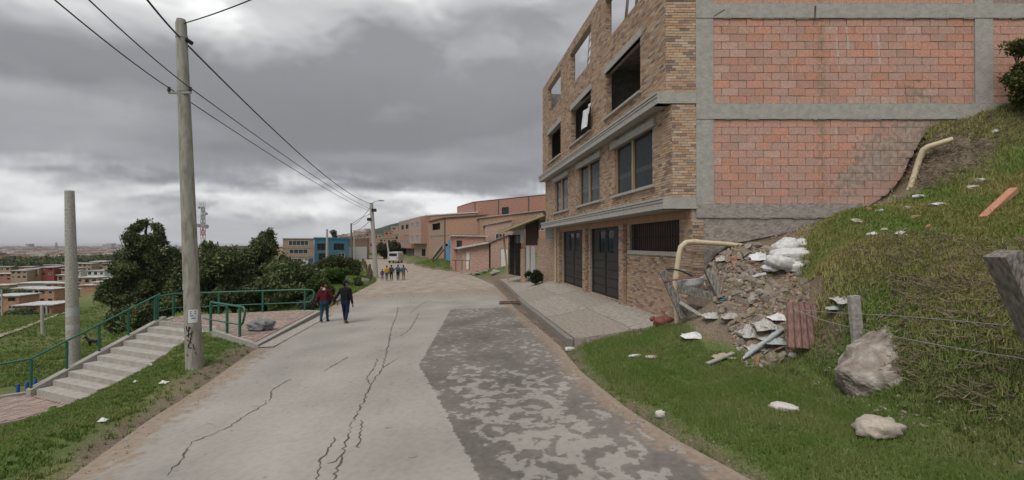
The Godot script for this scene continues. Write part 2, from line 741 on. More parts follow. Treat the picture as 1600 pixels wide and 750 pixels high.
func build_ground() -> void:
	var xs := lines(-22.0, 15.5, 0.25, -5200.0, 4500.0)
	var ds := lines(-3.0, 26.0, 0.25, -200.0, 4600.0, 1.16)
	for i in ds.size():                 # the rows that straddle the side wall of the building
		if absf(ds[i] - 12.25) < 0.01:
			ds[i] = 12.33
		elif absf(ds[i] - 12.5) < 0.01:
			ds[i] = 12.46
	var w := xs.size()
	var h := ds.size()
	var verts := PackedVector3Array()
	var cols := PackedColorArray()
	var norms := PackedVector3Array()
	for d in ds:
		for x in xs:
			verts.append(Vector3(x, ground_y(x, d), -d))
	for j in h:
		for i in w:
			var a := verts[j * w + maxi(i - 1, 0)]
			var b := verts[j * w + mini(i + 1, w - 1)]
			var c := verts[maxi(j - 1, 0) * w + i]
			var e := verts[mini(j + 1, h - 1) * w + i]
			var nn := (b - a).cross(e - c).normalized()
			norms.append(nn)
			var p := verts[j * w + i]
			cols.append(ground_colour(p.x, -p.z, p.y, sqrt(maxf(0.0, 1.0 - nn.y * nn.y)) / maxf(nn.y, 0.05)))
	var idx := PackedInt32Array()
	for j in h - 1:
		for i in w - 1:
			var q := j * w + i
			idx.append_array(PackedInt32Array([q, q + w, q + 1, q + 1, q + w, q + w + 1]))
	var arr := []
	arr.resize(Mesh.ARRAY_MAX)
	arr[Mesh.ARRAY_VERTEX] = verts
	arr[Mesh.ARRAY_NORMAL] = norms
	arr[Mesh.ARRAY_COLOR] = cols
	arr[Mesh.ARRAY_INDEX] = idx
	var me := ArrayMesh.new()
	me.add_surface_from_arrays(Mesh.PRIMITIVE_TRIANGLES, arr)
	me.surface_set_material(0, vmat("earth and turf", 1.1, 1.0, {"freq": 0.03, "lo": 0.45, "bump": 2.0}))
	var o := MeshInstance3D.new()
	o.name = "ground"
	o.mesh = me
	add_child(o)
	tag(o, "grassy hillside ground falling away to the valley", "", "", "structure")


# ---------------------------------------------------------------- road
func seg_dist(p: Vector2, a: Vector2, b: Vector2) -> float:
	var t := clampf((p - a).dot(b - a) / (b - a).length_squared(), 0.0, 1.0)
	return p.distance_to(a + (b - a) * t)


const R_X0 := -11.5
const R_W := 16.5
const R_D0 := -4.0
const R_L := 36.0


func road_image() -> ImageTexture:
	var w := 1024
	var h := 2048
	var fine := FastNoiseLite.new()
	fine.seed = 4
	fine.frequency = 0.11
	fine.fractal_octaves = 4
	var fi := fine.get_image(w, h, false, false, true).get_data()
	var patch := FastNoiseLite.new()
	patch.seed = 12
	patch.frequency = 0.044
	patch.fractal_octaves = 5
	patch.fractal_gain = 0.55
	var pa := patch.get_image(w, h, false, false, true).get_data()
	var broad := FastNoiseLite.new()
	broad.seed = 31
	broad.frequency = 0.006
	broad.fractal_octaves = 4
	var br := broad.get_image(w, h, false, false, true).get_data()
	var out := PackedByteArray()
	out.resize(w * h * 3)
	var k := 0
	for j in h:
		var d := R_D0 + R_L * (1.0 - (j + 0.5) / h)
		var le := lin(LEFT_EDGE, d)
		var re := lin(RIGHT_EDGE, d)
		# left border of the dark strip, and how much of it has worn down to the pale concrete
		var border := lin([[-4, 1.2], [5.6, -0.36], [8.5, -1.25], [11.5, -2.22], [22.0, -2.8]], d)
		var worn_here := smoothstep(12.2, 9.8, d)
		var lane := -0.19 * d
		for i in w:
			var x := R_X0 + R_W * (i + 0.5) / w
			var f := fi[k] / 255.0
			var p := pa[k] / 255.0
			var b := br[k] / 255.0
			# pale cement, a little streaked along the way cars go
			var v := 0.315 + 0.10 * (b - 0.5) + 0.07 * (f - 0.5)
			var track := sin((x - lane) * 2.6)
			v += 0.012 * track
			var cr := v * 1.0
			var cg := v * 0.945
			var cb := v * 0.872
			# old tarred strip at the right, worn through in flakes
			if x > border + 0.08 * (f - 0.5) + 0.05 * (p - 0.5) and d < 22.0 + 0.9 * (f - 0.5) + 1.2 * (p - 0.5) and x < re:
				var side := smoothstep(0.0, 0.5, x - border) * smoothstep(0.25, 1.0, re - x - 0.25 * (b - 0.5))
				var flake := p + 0.25 * (b - 0.5) + 0.05 * (f - 0.5)
				var gone := 0.85 * smoothstep(0.435, 0.485, flake - 0.5 * (1.0 - worn_here) - 0.4 * (1.0 - side))
				gone = maxf(gone, 0.8 * smoothstep(0.655, 0.70, p + 0.35 * (b - 0.5)))
				var t := 0.160 + 0.06 * (f - 0.5) + 0.10 * (b - 0.5) + 0.04 * (p - 0.5)
				cr = lerpf(t * 1.06, cr, gone)
				cg = lerpf(t * 0.955, cg, gone)
				cb = lerpf(t * 0.87, cb, gone)
			# trodden earth along the borders and beyond the end of the cement
			var mud := smoothstep(0.55, 0.1, x - le + 0.9 * (p - 0.5)) + smoothstep(25.5, 31.0, d + 3.0 * (b - 0.5)) * (0.55 + 0.45 * smoothstep(0.30, 0.60, p))
			mud = maxf(mud, smoothstep(0.35, 0.05, re - x + 0.7 * (p - 0.5)))
			if mud > 0.0:
				mud = minf(mud, 1.0) * 0.9
				cr = lerpf(cr, 0.27 + 0.12 * (f - 0.5), mud)
				cg = lerpf(cg, 0.215 + 0.10 * (f - 0.5), mud)
				cb = lerpf(cb, 0.165 + 0.08 * (f - 0.5), mud)
			# oil spots and damp blots
			var spot := smoothstep(0.80, 0.84, p) * 0.35 + smoothstep(0.72, 0.9, f) * 0.10
			cr *= 1.0 - spot
			cg *= 1.0 - spot
			cb *= 1.0 - spot
			out[k * 3] = int(255.0 * pow(clampf(cr, 0, 1), 0.4545))
			out[k * 3 + 1] = int(255.0 * pow(clampf(cg, 0, 1), 0.4545))
			out[k * 3 + 2] = int(255.0 * pow(clampf(cb, 0, 1), 0.4545))
			k += 1
	return ImageTexture.create_from_image(Image.create_from_data(w, h, false, Image.FORMAT_RGB8, out))


func road_strip(d0: float, d1: float, step: float, lift: float, uv: bool, across := 24) -> SurfaceTool:
	var st := new_st(0)
	var d := d0
	while d < d1 - 1e-4:
		var e := minf(d + step, d1)
		var la := lin(LEFT_EDGE, d) - 0.12
		var ra := lin(RIGHT_EDGE, d) + 0.10
		var lb := lin(LEFT_EDGE, e) - 0.12
		var rb := lin(RIGHT_EDGE, e) + 0.10
		for i in across:
			var f0 := float(i) / across
			var f1 := float(i + 1) / across
			var q := [Vector2(lerpf(la, ra, f0), d), Vector2(lerpf(la, ra, f1), d), Vector2(lerpf(lb, rb, f1), e), Vector2(lerpf(lb, rb, f0), e)]
			for n in [0, 2, 1, 0, 3, 2]:
				if uv:
					st.set_uv(Vector2((q[n].x - R_X0) / R_W, 1.0 - (q[n].y - R_D0) / R_L))
				st.add_vertex(Vector3(q[n].x, road_y(q[n].x, q[n].y) + lift + far_hill(q[n].x, q[n].y) + 0.012 * nz.get_noise_2d(q[n].x, q[n].y), -q[n].y))
		d = e
	return st


func build_road() -> void:
	var m := StandardMaterial3D.new()
	m.resource_name = "old cement road with worn tar"
	m.albedo_texture = road_image()
	m.texture_repeat = false
	m.roughness = 0.92
	m.metallic_specular = 0.3
	m.heightmap_enabled = false
	var o := structure(road_strip(-4.0, 32.0, 0.5, 0.0, true), "road", m, "cracked grey cement road with a worn dark tar strip")
	structure(road_strip(-60.0, -4.0, 4.0, 0.0, false, 8), "road_behind", nmat("cement road", [[0.27, 0.26, 0.24], [0.34, 0.325, 0.30]], 3.0), "grey cement road running on behind")
	structure(road_strip(32.0, 132.0, 1.5, -0.002, false, 12), "dirt_road", nmat("packed earth road", [[0.235, 0.195, 0.155], [0.30, 0.255, 0.21], [0.35, 0.31, 0.27]], 16.0, {"freq": 0.02, "oct": 7}), "rutted brown earth road beyond the cement")
	# cracks: open joints in the cement, drawn as they run
	var dark := nmat("dirt in a crack", [[0.07, 0.06, 0.05], [0.13, 0.115, 0.10]], 0.3)
	var runs := [
		[[520, 750], [533, 722], [538, 700], [546, 680], [549, 665], [562, 640], [575, 612], [583, 597], [598, 575], [603, 556], [608, 535], [612, 512], [620, 493], [622, 480]],
		[[495, 750], [503, 715], [513, 700], [522, 686], [524, 682]], [[513, 722], [528, 720], [538, 705]],
		[[575, 612], [580, 600], [574, 590], [585, 575], [590, 560]], [[598, 575], [612, 566], [622, 560]],
		[[262, 742], [290, 712], [300, 690], [330, 679], [362, 665], [372, 655]], [[362, 663], [392, 645], [415, 630], [425, 620], [424, 610], [440, 600], [456, 592]],
		[[508, 580], [520, 572], [545, 557]], [[640, 490], [655, 478], [668, 470], [690, 466]], [[668, 470], [700, 474], [745, 471]],
		[[560, 700], [566, 655]], [[625, 525], [640, 515], [650, 500], [655, 488]]]
	for r in runs:
		var st := new_st()
		var pts := []
		for q in r:
			var u: float = (q[0] - 800.0) / F
			var v: float = (q[1] - HOR) / F
			var d := EYE / (v + 0.04 * u - 0.009)
			pts.append(Vector2(u * d, d))
		var fine := []
		for i in pts.size() - 1:
			var n := maxi(2, int(pts[i].distance_to(pts[i + 1]) / 0.07))
			for j in n:
				var p: Vector2 = pts[i].lerp(pts[i + 1], float(j) / n)
				fine.append(p + Vector2(rng.randf_range(-0.03, 0.03), rng.randf_range(-0.02, 0.02)))
		fine.append(pts[-1])
		var prev := []
		for i in fine.size():
			var t: Vector2 = (fine[mini(i + 1, fine.size() - 1)] - fine[maxi(i - 1, 0)]).normalized()
			var s := Vector2(t.y, -t.x) * (0.003 + 0.016 * maxf(0.0, 0.45 + nz.get_noise_2d(fine[i].x * 6.0, fine[i].y * 6.0)))
			if i == 0 or i == fine.size() - 1:
				s *= 0.1
			var a: Vector2 = fine[i] - s
			var b: Vector2 = fine[i] + s
			var cur := []
			for p in [a, b]:
				cur.append(Vector3(p.x, road_y(p.x, p.y) + 0.005 + 0.012 * nz.get_noise_2d(p.x, p.y), -p.y))
			if prev.size():
				quad(st, prev[0], prev[1], cur[1], cur[0])
			prev = cur
		part(st, "crack", dark, o)


func build_apron() -> void:
	# sloping cement forecourt of the building, cast in panels
	var cem := nmat("forecourt cement", [[0.21, 0.19, 0.165], [0.30, 0.275, 0.24], [0.36, 0.335, 0.30]], 2.6, {"bump": 0.6, "freq": 0.018})
	var cem2 := nmat("forecourt cement worn", [[0.20, 0.175, 0.15], [0.27, 0.24, 0.21], [0.33, 0.30, 0.265]], 1.9, {"bump": 0.8, "freq": 0.02})
	var root := thing("forecourt", "sloping grey cement forecourt in front of the garage doors", "forecourt", Vector3(3, 0, -20))
	root.set_meta("kind", "structure")
	root.remove_meta("category")
	var cuts := [13.45, 17.6, 22.4, 27.4, 33.0, 40.0]
	for i in cuts.size() - 1:
		for half in 2:
			var st := new_st()
			var n := 8
			var m := 7
			var g := []
			for a in n + 1:
				var row := []
				var d := lerpf(cuts[i] + 0.012, cuts[i + 1] - 0.012, float(a) / n)
				var x0 := lin(KERB_LINE, d) + 0.16
				var x1 := facade_x(d) + 0.25
				if d > 28.0:
					x1 = lerpf(2.7, 4.4, (d - 28.0) / 12.0)
				var s0 := 0.0 if half == 0 else 0.52
				var s1 := 0.515 if half == 0 else 1.0
				for b in m + 1:
					var f := lerpf(s0, s1, float(b) / m)
					var x := lerpf(x0, x1, f)
					if i == 0 and a == 0:
						d = 13.45 - 0.75 * f + 0.06 * nz.get_noise_1d(x * 8.0)
					var y := lerpf(road_y(x0, d) + 0.10, 0.585, smoothstep(-0.15, 1.05, f)) + 0.012 * nz.get_noise_2d(x * 2, d * 2) + (0.008 if (i + half) % 2 else 0.0)
					row.append(Vector3(x, y, -d))
				g.append(row)
			for a in n:
				for b in m:
					quad(st, g[a][b], g[a][b + 1], g[a + 1][b + 1], g[a + 1][b])
			for b in m:
				var dn := Vector3(0, -0.35, 0)
				quad(st, g[0][b] + dn, g[0][b + 1] + dn, g[0][b + 1], g[0][b])
				quad(st, g[n][b + 1] + dn, g[n][b] + dn, g[n][b], g[n][b + 1])
			for a in n:
				var dn := Vector3(0, -0.35, 0)
				quad(st, g[a + 1][0] + dn, g[a][0] + dn, g[a][0], g[a + 1][0])
				quad(st, g[a][m] + dn, g[a + 1][m] + dn, g[a + 1][m], g[a][m])
			part(st, "slab", cem if (i + half) % 2 else cem2, root)
	# kerb and the grated gutter
	var kerb := nmat("kerb cement", [[0.18, 0.165, 0.14], [0.27, 0.25, 0.22]], 1.0, {"bump": 0.8})
	var d2 := 13.5
	while d2 < 24.0:
		var e := d2 + 0.95
		var st := new_st()
		var a := Vector3(lin(KERB_LINE, d2) + 0.06, road_y(1.0, d2) - 0.06, -d2)
		var b := Vector3(lin(KERB_LINE, e - 0.03) + 0.06, road_y(1.0, e) - 0.06, -(e - 0.03))
		bar(st, a, b, 0.16, 0.34)
		part(st, "kerb_stone", kerb, root)
		d2 = e
	var grate := thing("drain_grate", "rusty drain grate across the end of the gutter", "grate", on_ground(-0.05, 23.6, 0.1))
	var iron := nmat("rusty iron", [[0.07, 0.045, 0.03], [0.13, 0.085, 0.06]], 0.4, {"rough": 0.7})
	var gp := grate.position
	for s in 9:
		var st := new_st()
		var x := gp.x - 0.5 + s * 0.12
		bar(st, Vector3(x, road_y(x, 23.4) + 0.02, -23.3), Vector3(x, road_y(x, 23.9) + 0.02, -23.95), 0.05, 0.05)
		part(st, "grate_bar", iron, grate)
	for z in [-23.25, -24.0]:
		var st := new_st()
		bar(st, Vector3(gp.x - 0.58, road_y(gp.x, 23.6) + 0.02, z), Vector3(gp.x + 0.55, road_y(gp.x, 23.6) + 0.03, z), 0.07, 0.05)
		part(st, "grate_frame", iron, grate)


# ---------------------------------------------------------------- platform, stairs, railings
func stair_pt(down: float, across: float, y: float) -> Vector3:
	var q := STAIR_TOP + STAIR_DOWN * down + STAIR_ACROSS * across
	return Vector3(q.x, y, -q.y)


# top of a flat slab with the given corners (x, d) and its rim going down
func slab(st: SurfaceTool, ring: Array, y: float, drop: float) -> void:
	var poly := PackedVector2Array()
	for r in ring:
		poly.append(r)
	var tri := Geometry2D.triangulate_polygon(poly)
	for i in range(0, tri.size(), 3):
		var a := poly[tri[i]]
		var b := poly[tri[i + 1]]
		var c := poly[tri[i + 2]]
		if (b - a).cross(c - a) > 0:
			var t := b
			b = c
			c = t
		for p in [a, b, c]:
			st.add_vertex(Vector3(p.x, y, -p.y))
	for i in ring.size():
		var a: Vector2 = ring[i]
		var b: Vector2 = ring[(i + 1) % ring.size()]
		quad(st, Vector3(a.x, y - drop, -a.y), Vector3(b.x, y - drop, -b.y), Vector3(b.x, y, -b.y), Vector3(a.x, y, -a.y))


func pavers(parent: Node3D, poly: PackedVector2Array, y: float, dir: Vector2, m: Material, cols: Array) -> void:
	var st := BoxMesh.new()
	st.size = Vector3(0.192, 0.03, 0.092)
	st.material = m
	var list := []
	var side := Vector2(dir.y, -dir.x)
	var c := poly[0]
	for i in range(-120, 120):
		for j in range(-120, 120):
			var p := c + dir * (i * 0.2 + (0.1 if j % 2 else 0.0)) + side * (j * 0.1)
			if not Geometry2D.is_point_in_polygon(p, poly):
				continue
			var near := false
			for k in poly.size():
				if seg_dist(p, poly[k], poly[(k + 1) % poly.size()]) < 0.1:
					near = true
			if near:
				continue
			list.append(Transform3D(Basis(Vector3.UP, dir.angle()), Vector3(p.x, y + rng.randf_range(-0.003, 0.004), -p.y)))
	var mm := MultiMesh.new()
	mm.transform_format = MultiMesh.TRANSFORM_3D
	mm.use_colors = true
	mm.mesh = st
	mm.instance_count = list.size()
	for i in list.size():
		mm.set_instance_transform(i, list[i])
		var q: Array = cols[rng.randi() % cols.size()]
		mm.set_instance_color(i, Color(q[0], q[1], q[2]))
	var o := MultiMeshInstance3D.new()
	o.name = "paver_bricks"
	o.multimesh = mm
	o.set_meta("kind", "stuff")
	parent.add_child(o, true)
	o.position = -origin_of(parent)


func build_platform() -> void:
	var cem := nmat("stair cement", [[0.29, 0.272, 0.245], [0.355, 0.337, 0.31], [0.39, 0.372, 0.345]], 2.4, {"bump": 0.5})
	var rim := nmat("rim cement", [[0.27, 0.25, 0.22], [0.38, 0.36, 0.325]], 1.5, {"bump": 0.5})
	var joint := nmat("sand joints", [[0.28, 0.235, 0.20], [0.34, 0.29, 0.255]], 0.6)
	var pm := vmat("clay paver", 0.7, 0.9, {"freq": 0.03})
	var clay := [[0.36, 0.27, 0.235], [0.40, 0.31, 0.27], [0.33, 0.245, 0.21], [0.44, 0.355, 0.315]]
	# the raised platform
	var a := Vector2(-7.72, 14.6)
	var b := Vector2(-8.75, 22.0)
	var c := Vector2(-9.6, 22.3)
	var e := Vector2(-14.4, 20.4)
	var s0 := STAIR_TOP
	var s1 := STAIR_TOP + STAIR_ACROSS * STAIR_W
	var f := Vector2(-10.6, 17.0)
	var plat := thing("platform", "brick-paved landing platform with cement kerb at the top of the stairs", "platform", Vector3(-10.5, PLAT_Y - 0.3, -18.5))
	var ring := [a, b, c, e, s0, s1, f]
	var inner := PackedVector2Array()
	var mid := Vector2(-10.6, 18.8)
	for p in ring:
		inner.append(p + (mid - p).normalized() * 0.22)
	var st := new_st()
	slab(st, Array(inner), PLAT_Y - 0.02, 0.25)
	part(st, "bed", joint, plat)
	pavers(plat, inner, PLAT_Y - 0.012, (b - a).normalized(), pm, clay)
	for i in ring.size():
		st = new_st()
		var p: Vector2 = ring[i]
		var q: Vector2 = ring[(i + 1) % ring.size()]
		var p2: Vector2 = inner[i]
		var q2: Vector2 = inner[(i + 1) % ring.size()]
		slab(st, [p, q, q2, p2], PLAT_Y, 0.9)
		part(st, "kerb", rim, plat)
	# gutter strip between kerb and road
	var gut := new_st()
	var g0 := a + Vector2(0.03, -0.1)
	for i in 12:
		var t0 := i / 12.0
		var t1 := (i + 1) / 12.0
		var pa := g0.lerp(b + Vector2(0.03, 0), t0)
		var pb := g0.lerp(b + Vector2(0.03, 0), t1)
		var wide := 0.5
		quad(gut, Vector3(pa.x, road_y(pa.x, pa.y) + 0.022, -pa.y), Vector3(pa.x + wide, road_y(pa.x + wide, pa.y) + 0.022, -pa.y), Vector3(pb.x + wide, road_y(pb.x + wide, pb.y) + 0.022, -pb.y), Vector3(pb.x, road_y(pb.x, pb.y) + 0.022, -pb.y))
	structure(gut, "gutter", rim, "pale cement gutter strip along the platform kerb")
	# stairs
	var stairs := thing("stairs", "cement stairs with nine broad steps going down beside the green railing", "stairs", stair_pt(STAIR_N * TREAD, 1.5, PLAT_Y - RISE * 10))
	for i in STAIR_N:
		st = new_st()
		var y := PLAT_Y - RISE * (i + 1)
		var w := STAIR_W + 0.25 * nz.get_noise_1d(i * 5.0) - (0.35 if i >= 7 else 0.0)
		var fr := [stair_pt(TREAD * i, 0.0, y), Vector3(STAIR_DOWN.x, 0, -STAIR_DOWN.y), Vector3.UP, Vector3(STAIR_ACROSS.x, 0, -STAIR_ACROSS.y)]
		fbox(st, fr, -0.1, TREAD + 0.012, -0.5, 0.0, 0.02, w)
		part(st, "step", cem, stairs)
	st = new_st()
	for k in [[-0.30, -0.02]]:
		var top0 := stair_pt(-0.25, k[0], PLAT_Y + 0.16)
		var p00 := stair_pt(-0.3, k[0], PLAT_Y + 0.14)
		var p01 := stair_pt(-0.3, k[1], PLAT_Y + 0.14)
		var run := STAIR_N * TREAD + 0.15
		var p10 := stair_pt(run, k[0], PLAT_Y - RISE * STAIR_N + 0.0)
		var p11 := stair_pt(run, k[1], PLAT_Y - RISE * STAIR_N + 0.0)
		var dn := Vector3(0, -0.75, 0)
		quad(st, p10, p11, p01, p00)
		quad(st, p11 + dn, p01 + dn, p01, p11)
		quad(st, p00 + dn, p10 + dn, p10, p00)
		quad(st, p10 + dn, p11 + dn, p11, p10)
		quad(st, p01 + dn, p00 + dn, p00, p01)
	part(st, "stringer", rim, stairs)
	# brick paved landing below
	var foot := stair_pt(STAIR_N * TREAD, 0, 0)
	var ly := PLAT_Y - RISE * (STAIR_N + 1)
	var low := PackedVector2Array()
	for q in [[0.0, -0.35], [0.0, 2.2], [1.1, 2.5], [2.6, 1.9], [5.0, 1.2], [7.5, 0.6], [7.5, -2.4], [3.0, -1.7]]:
		low.append(STAIR_TOP + STAIR_DOWN * (STAIR_N * TREAD + q[0]) + STAIR_ACROSS * q[1])
	var land := thing("lower_landing", "pinkish brick paving at the foot of the stairs", "paving", Vector3(foot.x, ly - 0.3, foot.z))
	land.set_meta("kind", "structure")
	land.remove_meta("category")
	st = new_st()
	slab(st, Array(low), ly - 0.02, 0.5)
	part(st, "bed", joint, land)
	pavers(land, low, ly - 0.012, STAIR_DOWN, pm, clay)
	st = new_st()
	var kb := [low[0], low[7], low[6]]
	for i in 2:
		bar(st, Vector3(kb[i].x, ly - 0.1, -kb[i].y), Vector3(kb[i + 1].x, ly - 0.1, -kb[i + 1].y), 0.16, 0.34)
	part(st, "kerb", rim, land)

	# green pipe railings
	var green := nmat("green enamel", [[0.012, 0.085, 0.055], [0.018, 0.12, 0.08], [0.03, 0.15, 0.10]], 0.7, {"rough": 0.42, "spec": 0.5})
	var posts := []
	var rail := thing("stair_railing", "green pipe railing down the left side of the stairs", "railing", stair_pt(2.0, -0.16, PLAT_Y - 1.0))
	var top := []
	for i in 5:
		var s := 0.05 + i * 0.93
		var y := PLAT_Y + 0.10 - RISE * s / TREAD * 0.985
		var p := stair_pt(s, -0.16, y)
		st = new_st()
		tube(st, [p - Vector3(0, 0.05, 0), p + Vector3(0, 0.86, 0)], [0.042], 8)
		part(st, "post", green, rail)
		top.append(p + Vector3(0, 0.90, 0))
	var lx: Vector3 = Vector3(low[7].x, ly, -low[7].y)
	var ll: Vector3 = Vector3(low[6].x, ly, -low[6].y)
	for t in [0.25, 0.9, 1.6]:
		var p := lx.lerp(ll, t - 0.3 if t > 0.3 else 0.0) + Vector3(0.02, 0, 0)
		st = new_st()
		tube(st, [p - Vector3(0, 0.05, 0), p + Vector3(0, 0.80, 0)], [0.042], 8)
		part(st, "post", green, rail)
		top.append(p + Vector3(0, 0.84, 0))
	st = new_st()
	var tt := [top[0] + (top[0] - top[1]) * 0.2]
	for p in top:
		tt.append(p)
	tube(st, tt, [0.036], 8)
	part(st, "handrail", green, rail)

	var back := thing("platform_railing", "long green two-rail pipe railing along the back of the platform", "railing", Vector3(-11.5, PLAT_Y, -20.8))
	var br := [STAIR_TOP + Vector2(-0.15, 0.15), e + Vector2(0.12, -0.12), e.lerp(c, 0.33) + Vector2(0.05, -0.1), e.lerp(c, 0.66) + Vector2(0.05, -0.1), c + Vector2(0.05, -0.15)]
	for h in [0.95, 0.62, 0.36]:
		st = new_st()
		var pts := []
		for q in br:
			pts.append(Vector3(q.x, PLAT_Y + h, -q.y))
		var last: Vector2 = br[-1]
		if h == 0.95:
			pts.append(Vector3(last.x + 0.30, PLAT_Y + 0.93, -last.y - 0.05))
			pts.append(Vector3(last.x + 0.42, PLAT_Y + 0.82, -last.y - 0.05))
			pts.append(Vector3(last.x + 0.36, PLAT_Y + 0.55, -last.y - 0.05))
			pts.append(Vector3(last.x + 0.22, PLAT_Y + 0.38, -last.y - 0.03))
			pts.append(Vector3(last.x, PLAT_Y + 0.36, -last.y))
		tube(st, pts, [0.036 if h == 0.95 else 0.026], 8)
		if h != 0.62:
			part(st, "rail", green, back)
	for q in br:
		st = new_st()
		tube(st, [Vector3(q.x, PLAT_Y - 0.05, -q.y), Vector3(q.x, PLAT_Y + 0.95, -q.y)], [0.045], 8)
		part(st, "post", green, back)

	var loop := thing("loop_railing", "short green railing with a rounded end in front of the pole", "railing", Vector3(-10.1, PLAT_Y, -16.8))
	var l0 := Vector2(-10.75, 17.15)
	var l1 := Vector2(-8.75, 15.75)
	var pts2 := []
	for t in [0.0, 0.5, 0.86]:
		var q := l0.lerp(l1, t)
		pts2.append(Vector3(q.x, PLAT_Y + 0.98, -q.y))
		st = new_st()
		tube(st, [Vector3(q.x, PLAT_Y - 0.05, -q.y), Vector3(q.x, PLAT_Y + 0.97, -q.y)], [0.045], 8)
		part(st, "post", green, loop)
	var dv := Vector3(l1.x - l0.x, 0, -(l1.y - l0.y)).normalized()
	var p3: Vector3 = pts2[-1]
	pts2.append_array([p3 + dv * 0.22, p3 + dv * 0.33 + Vector3(0, -0.08, 0), p3 + dv * 0.33 + Vector3(0, -0.25, 0), p3 + dv * 0.20 + Vector3(0, -0.52, 0), p3 + dv * 0.10 + Vector3(0, -0.6, 0), p3 + Vector3(0, -0.62, 0)])
	st = new_st()
	tube(st, pts2, [0.036], 8)
	part(st, "handrail", green, loop)
	st = new_st()
	tube(st, [Vector3(l0.x - 0.25, PLAT_Y + 0.40, -l0.y), p3 + Vector3(0, -0.60, 0)], [0.026], 8)
	part(st, "rail", green, loop)

	# low grey wall with a scrawl behind the stairs, and three blue posts
	var wall := thing("low_wall", "low dark grey wall with white scrawl behind the stairs", "wall", Vector3(-17.2, -2.7, -17.6))
	st = new_st()
	bar(st, Vector3(-17.6, -2.7, -17.8), Vector3(-15.9, -2.3, -19.1), 0.25, 0.6)
	part(st, "wall_body", nmat("grey painted cement", [[0.07, 0.07, 0.075], [0.12, 0.12, 0.125]], 1.0), wall)
	st = new_st()
	var wd := (Vector3(-15.9, -2.3, -19.1) - Vector3(-17.6, -2.7, -17.8)).normalized()
	var wn := Vector3(-wd.z, 0, wd.x).normalized()
	if wn.z < 0:
		wn = -wn
	for i in 7:
		var o := Vector3(-17.6, -2.67, -17.8).lerp(Vector3(-15.9, -2.27, -19.1), 0.15 + i * 0.1) + wn * 0.13
		bar(st, o + Vector3(0, -0.10, 0), o + wd * 0.12 + Vector3(0, 0.16, 0), 0.012, 0.045)
		bar(st, o + wd * 0.12 + Vector3(0, 0.16, 0), o + wd * 0.2 + Vector3(0, -0.08, 0), 0.012, 0.045)
	part(st, "scrawl", pmat("white spray paint", [0.65, 0.65, 0.63], 0.8), wall)
	var blue := nmat("blue enamel", [[0.012, 0.05, 0.24], [0.02, 0.075, 0.30]], 0.5, {"rough": 0.5})
	var words := ["leftmost blue post beyond the landing kerb", "middle blue post beyond the landing kerb", "tallest blue post beyond the landing, nearest the stairs"]
	for i in 3:
		var px: float = [30.0, 44.0, 57.0][i]
		var d := 16.6 + i * 0.35
		var p := at(px, 612, d)
		st = new_st()
		var h: float = [0.55, 0.62, 0.75][i]
		tube(st, [p + Vector3(0, -0.35, 0), p + Vector3(0, h - 0.3, 0), p + Vector3(0, h - 0.27, 0)], [0.05, 0.05, 0.03], 10)
		var o := part(st, "blue_post", blue, self)
		tag(o, words[i], "post", "blue posts by the landing")


# ---------------------------------------------------------------- the unfinished brick building
var veneer_list := []   # [transform, colour]

const BRICK_TONES := [[0.55, 0.40, 0.285], [0.51, 0.335, 0.225], [0.52, 0.40, 0.31], [0.31, 0.22, 0.185], [0.37, 0.28, 0.24], [0.46, 0.29, 0.20], [0.60, 0.47, 0.36], [0.25, 0.19, 0.17], [0.53, 0.365, 0.25]]


func tone() -> int:
	var r := rng.randf()
	for q in [[0.24, 0], [0.42, 1], [0.56, 2], [0.63, 3], [0.71, 4], [0.80, 5], [0.88, 6], [0.92, 7]]:
		if r < q[0]:
			return q[1]
	return 8


# thin facing bricks over a wall frame, cut at the openings
func veneer(fr: Array, x0: float, x1: float, y0: float, y1: float, holes: Array, single: Node3D = null) -> void:
	var bl := 0.245
	var bh := 0.068
	var row := 0
	var y := y0 + 0.006
	var basis := Basis(fr[1], fr[2], fr[3])
	while y + bh * 0.8 < y1:
		var x := x0 - (row * 0.37 - floorf(row * 0.37)) * bl
		while x < x1:
			var spans := [[maxf(x, x0), minf(x + bl - 0.011, x1)]]
			for h in holes:
				if y + bh * 0.5 > h[1] and y + bh * 0.5 < h[3]:
					var next := []
					for s in spans:
						if s[1] <= h[0] or s[0] >= h[2]:
							next.append(s)
							continue
						if s[0] < h[0]:
							next.append([s[0], h[0]])
						if s[1] > h[2]:
							next.append([h[2], s[1]])
					spans = next
			for s in spans:
				var l: float = s[1] - s[0]
				if l < 0.02:
					continue
				var proud := 0.012 + rng.randf_range(-0.004, 0.005)
				var c: Vector3 = fr[0] + fr[1] * (s[0] + l / 2) + fr[2] * (y + (bh - 0.011) / 2) + fr[3] * (proud / 2)
				var t := Transform3D(basis.scaled_local(Vector3(l, bh - 0.011, proud + 0.01)), c)
				var k := tone()
				if single:
					singles.append([t, k, single])
				else:
					var q: Array = BRICK_TONES[k]
					var v := rng.randf_range(0.85, 1.12)
					veneer_list.append([t, Color(q[0] * v, q[1] * v, q[2] * v)])
			x += bl
		y += bh
		row += 1


var singles := []


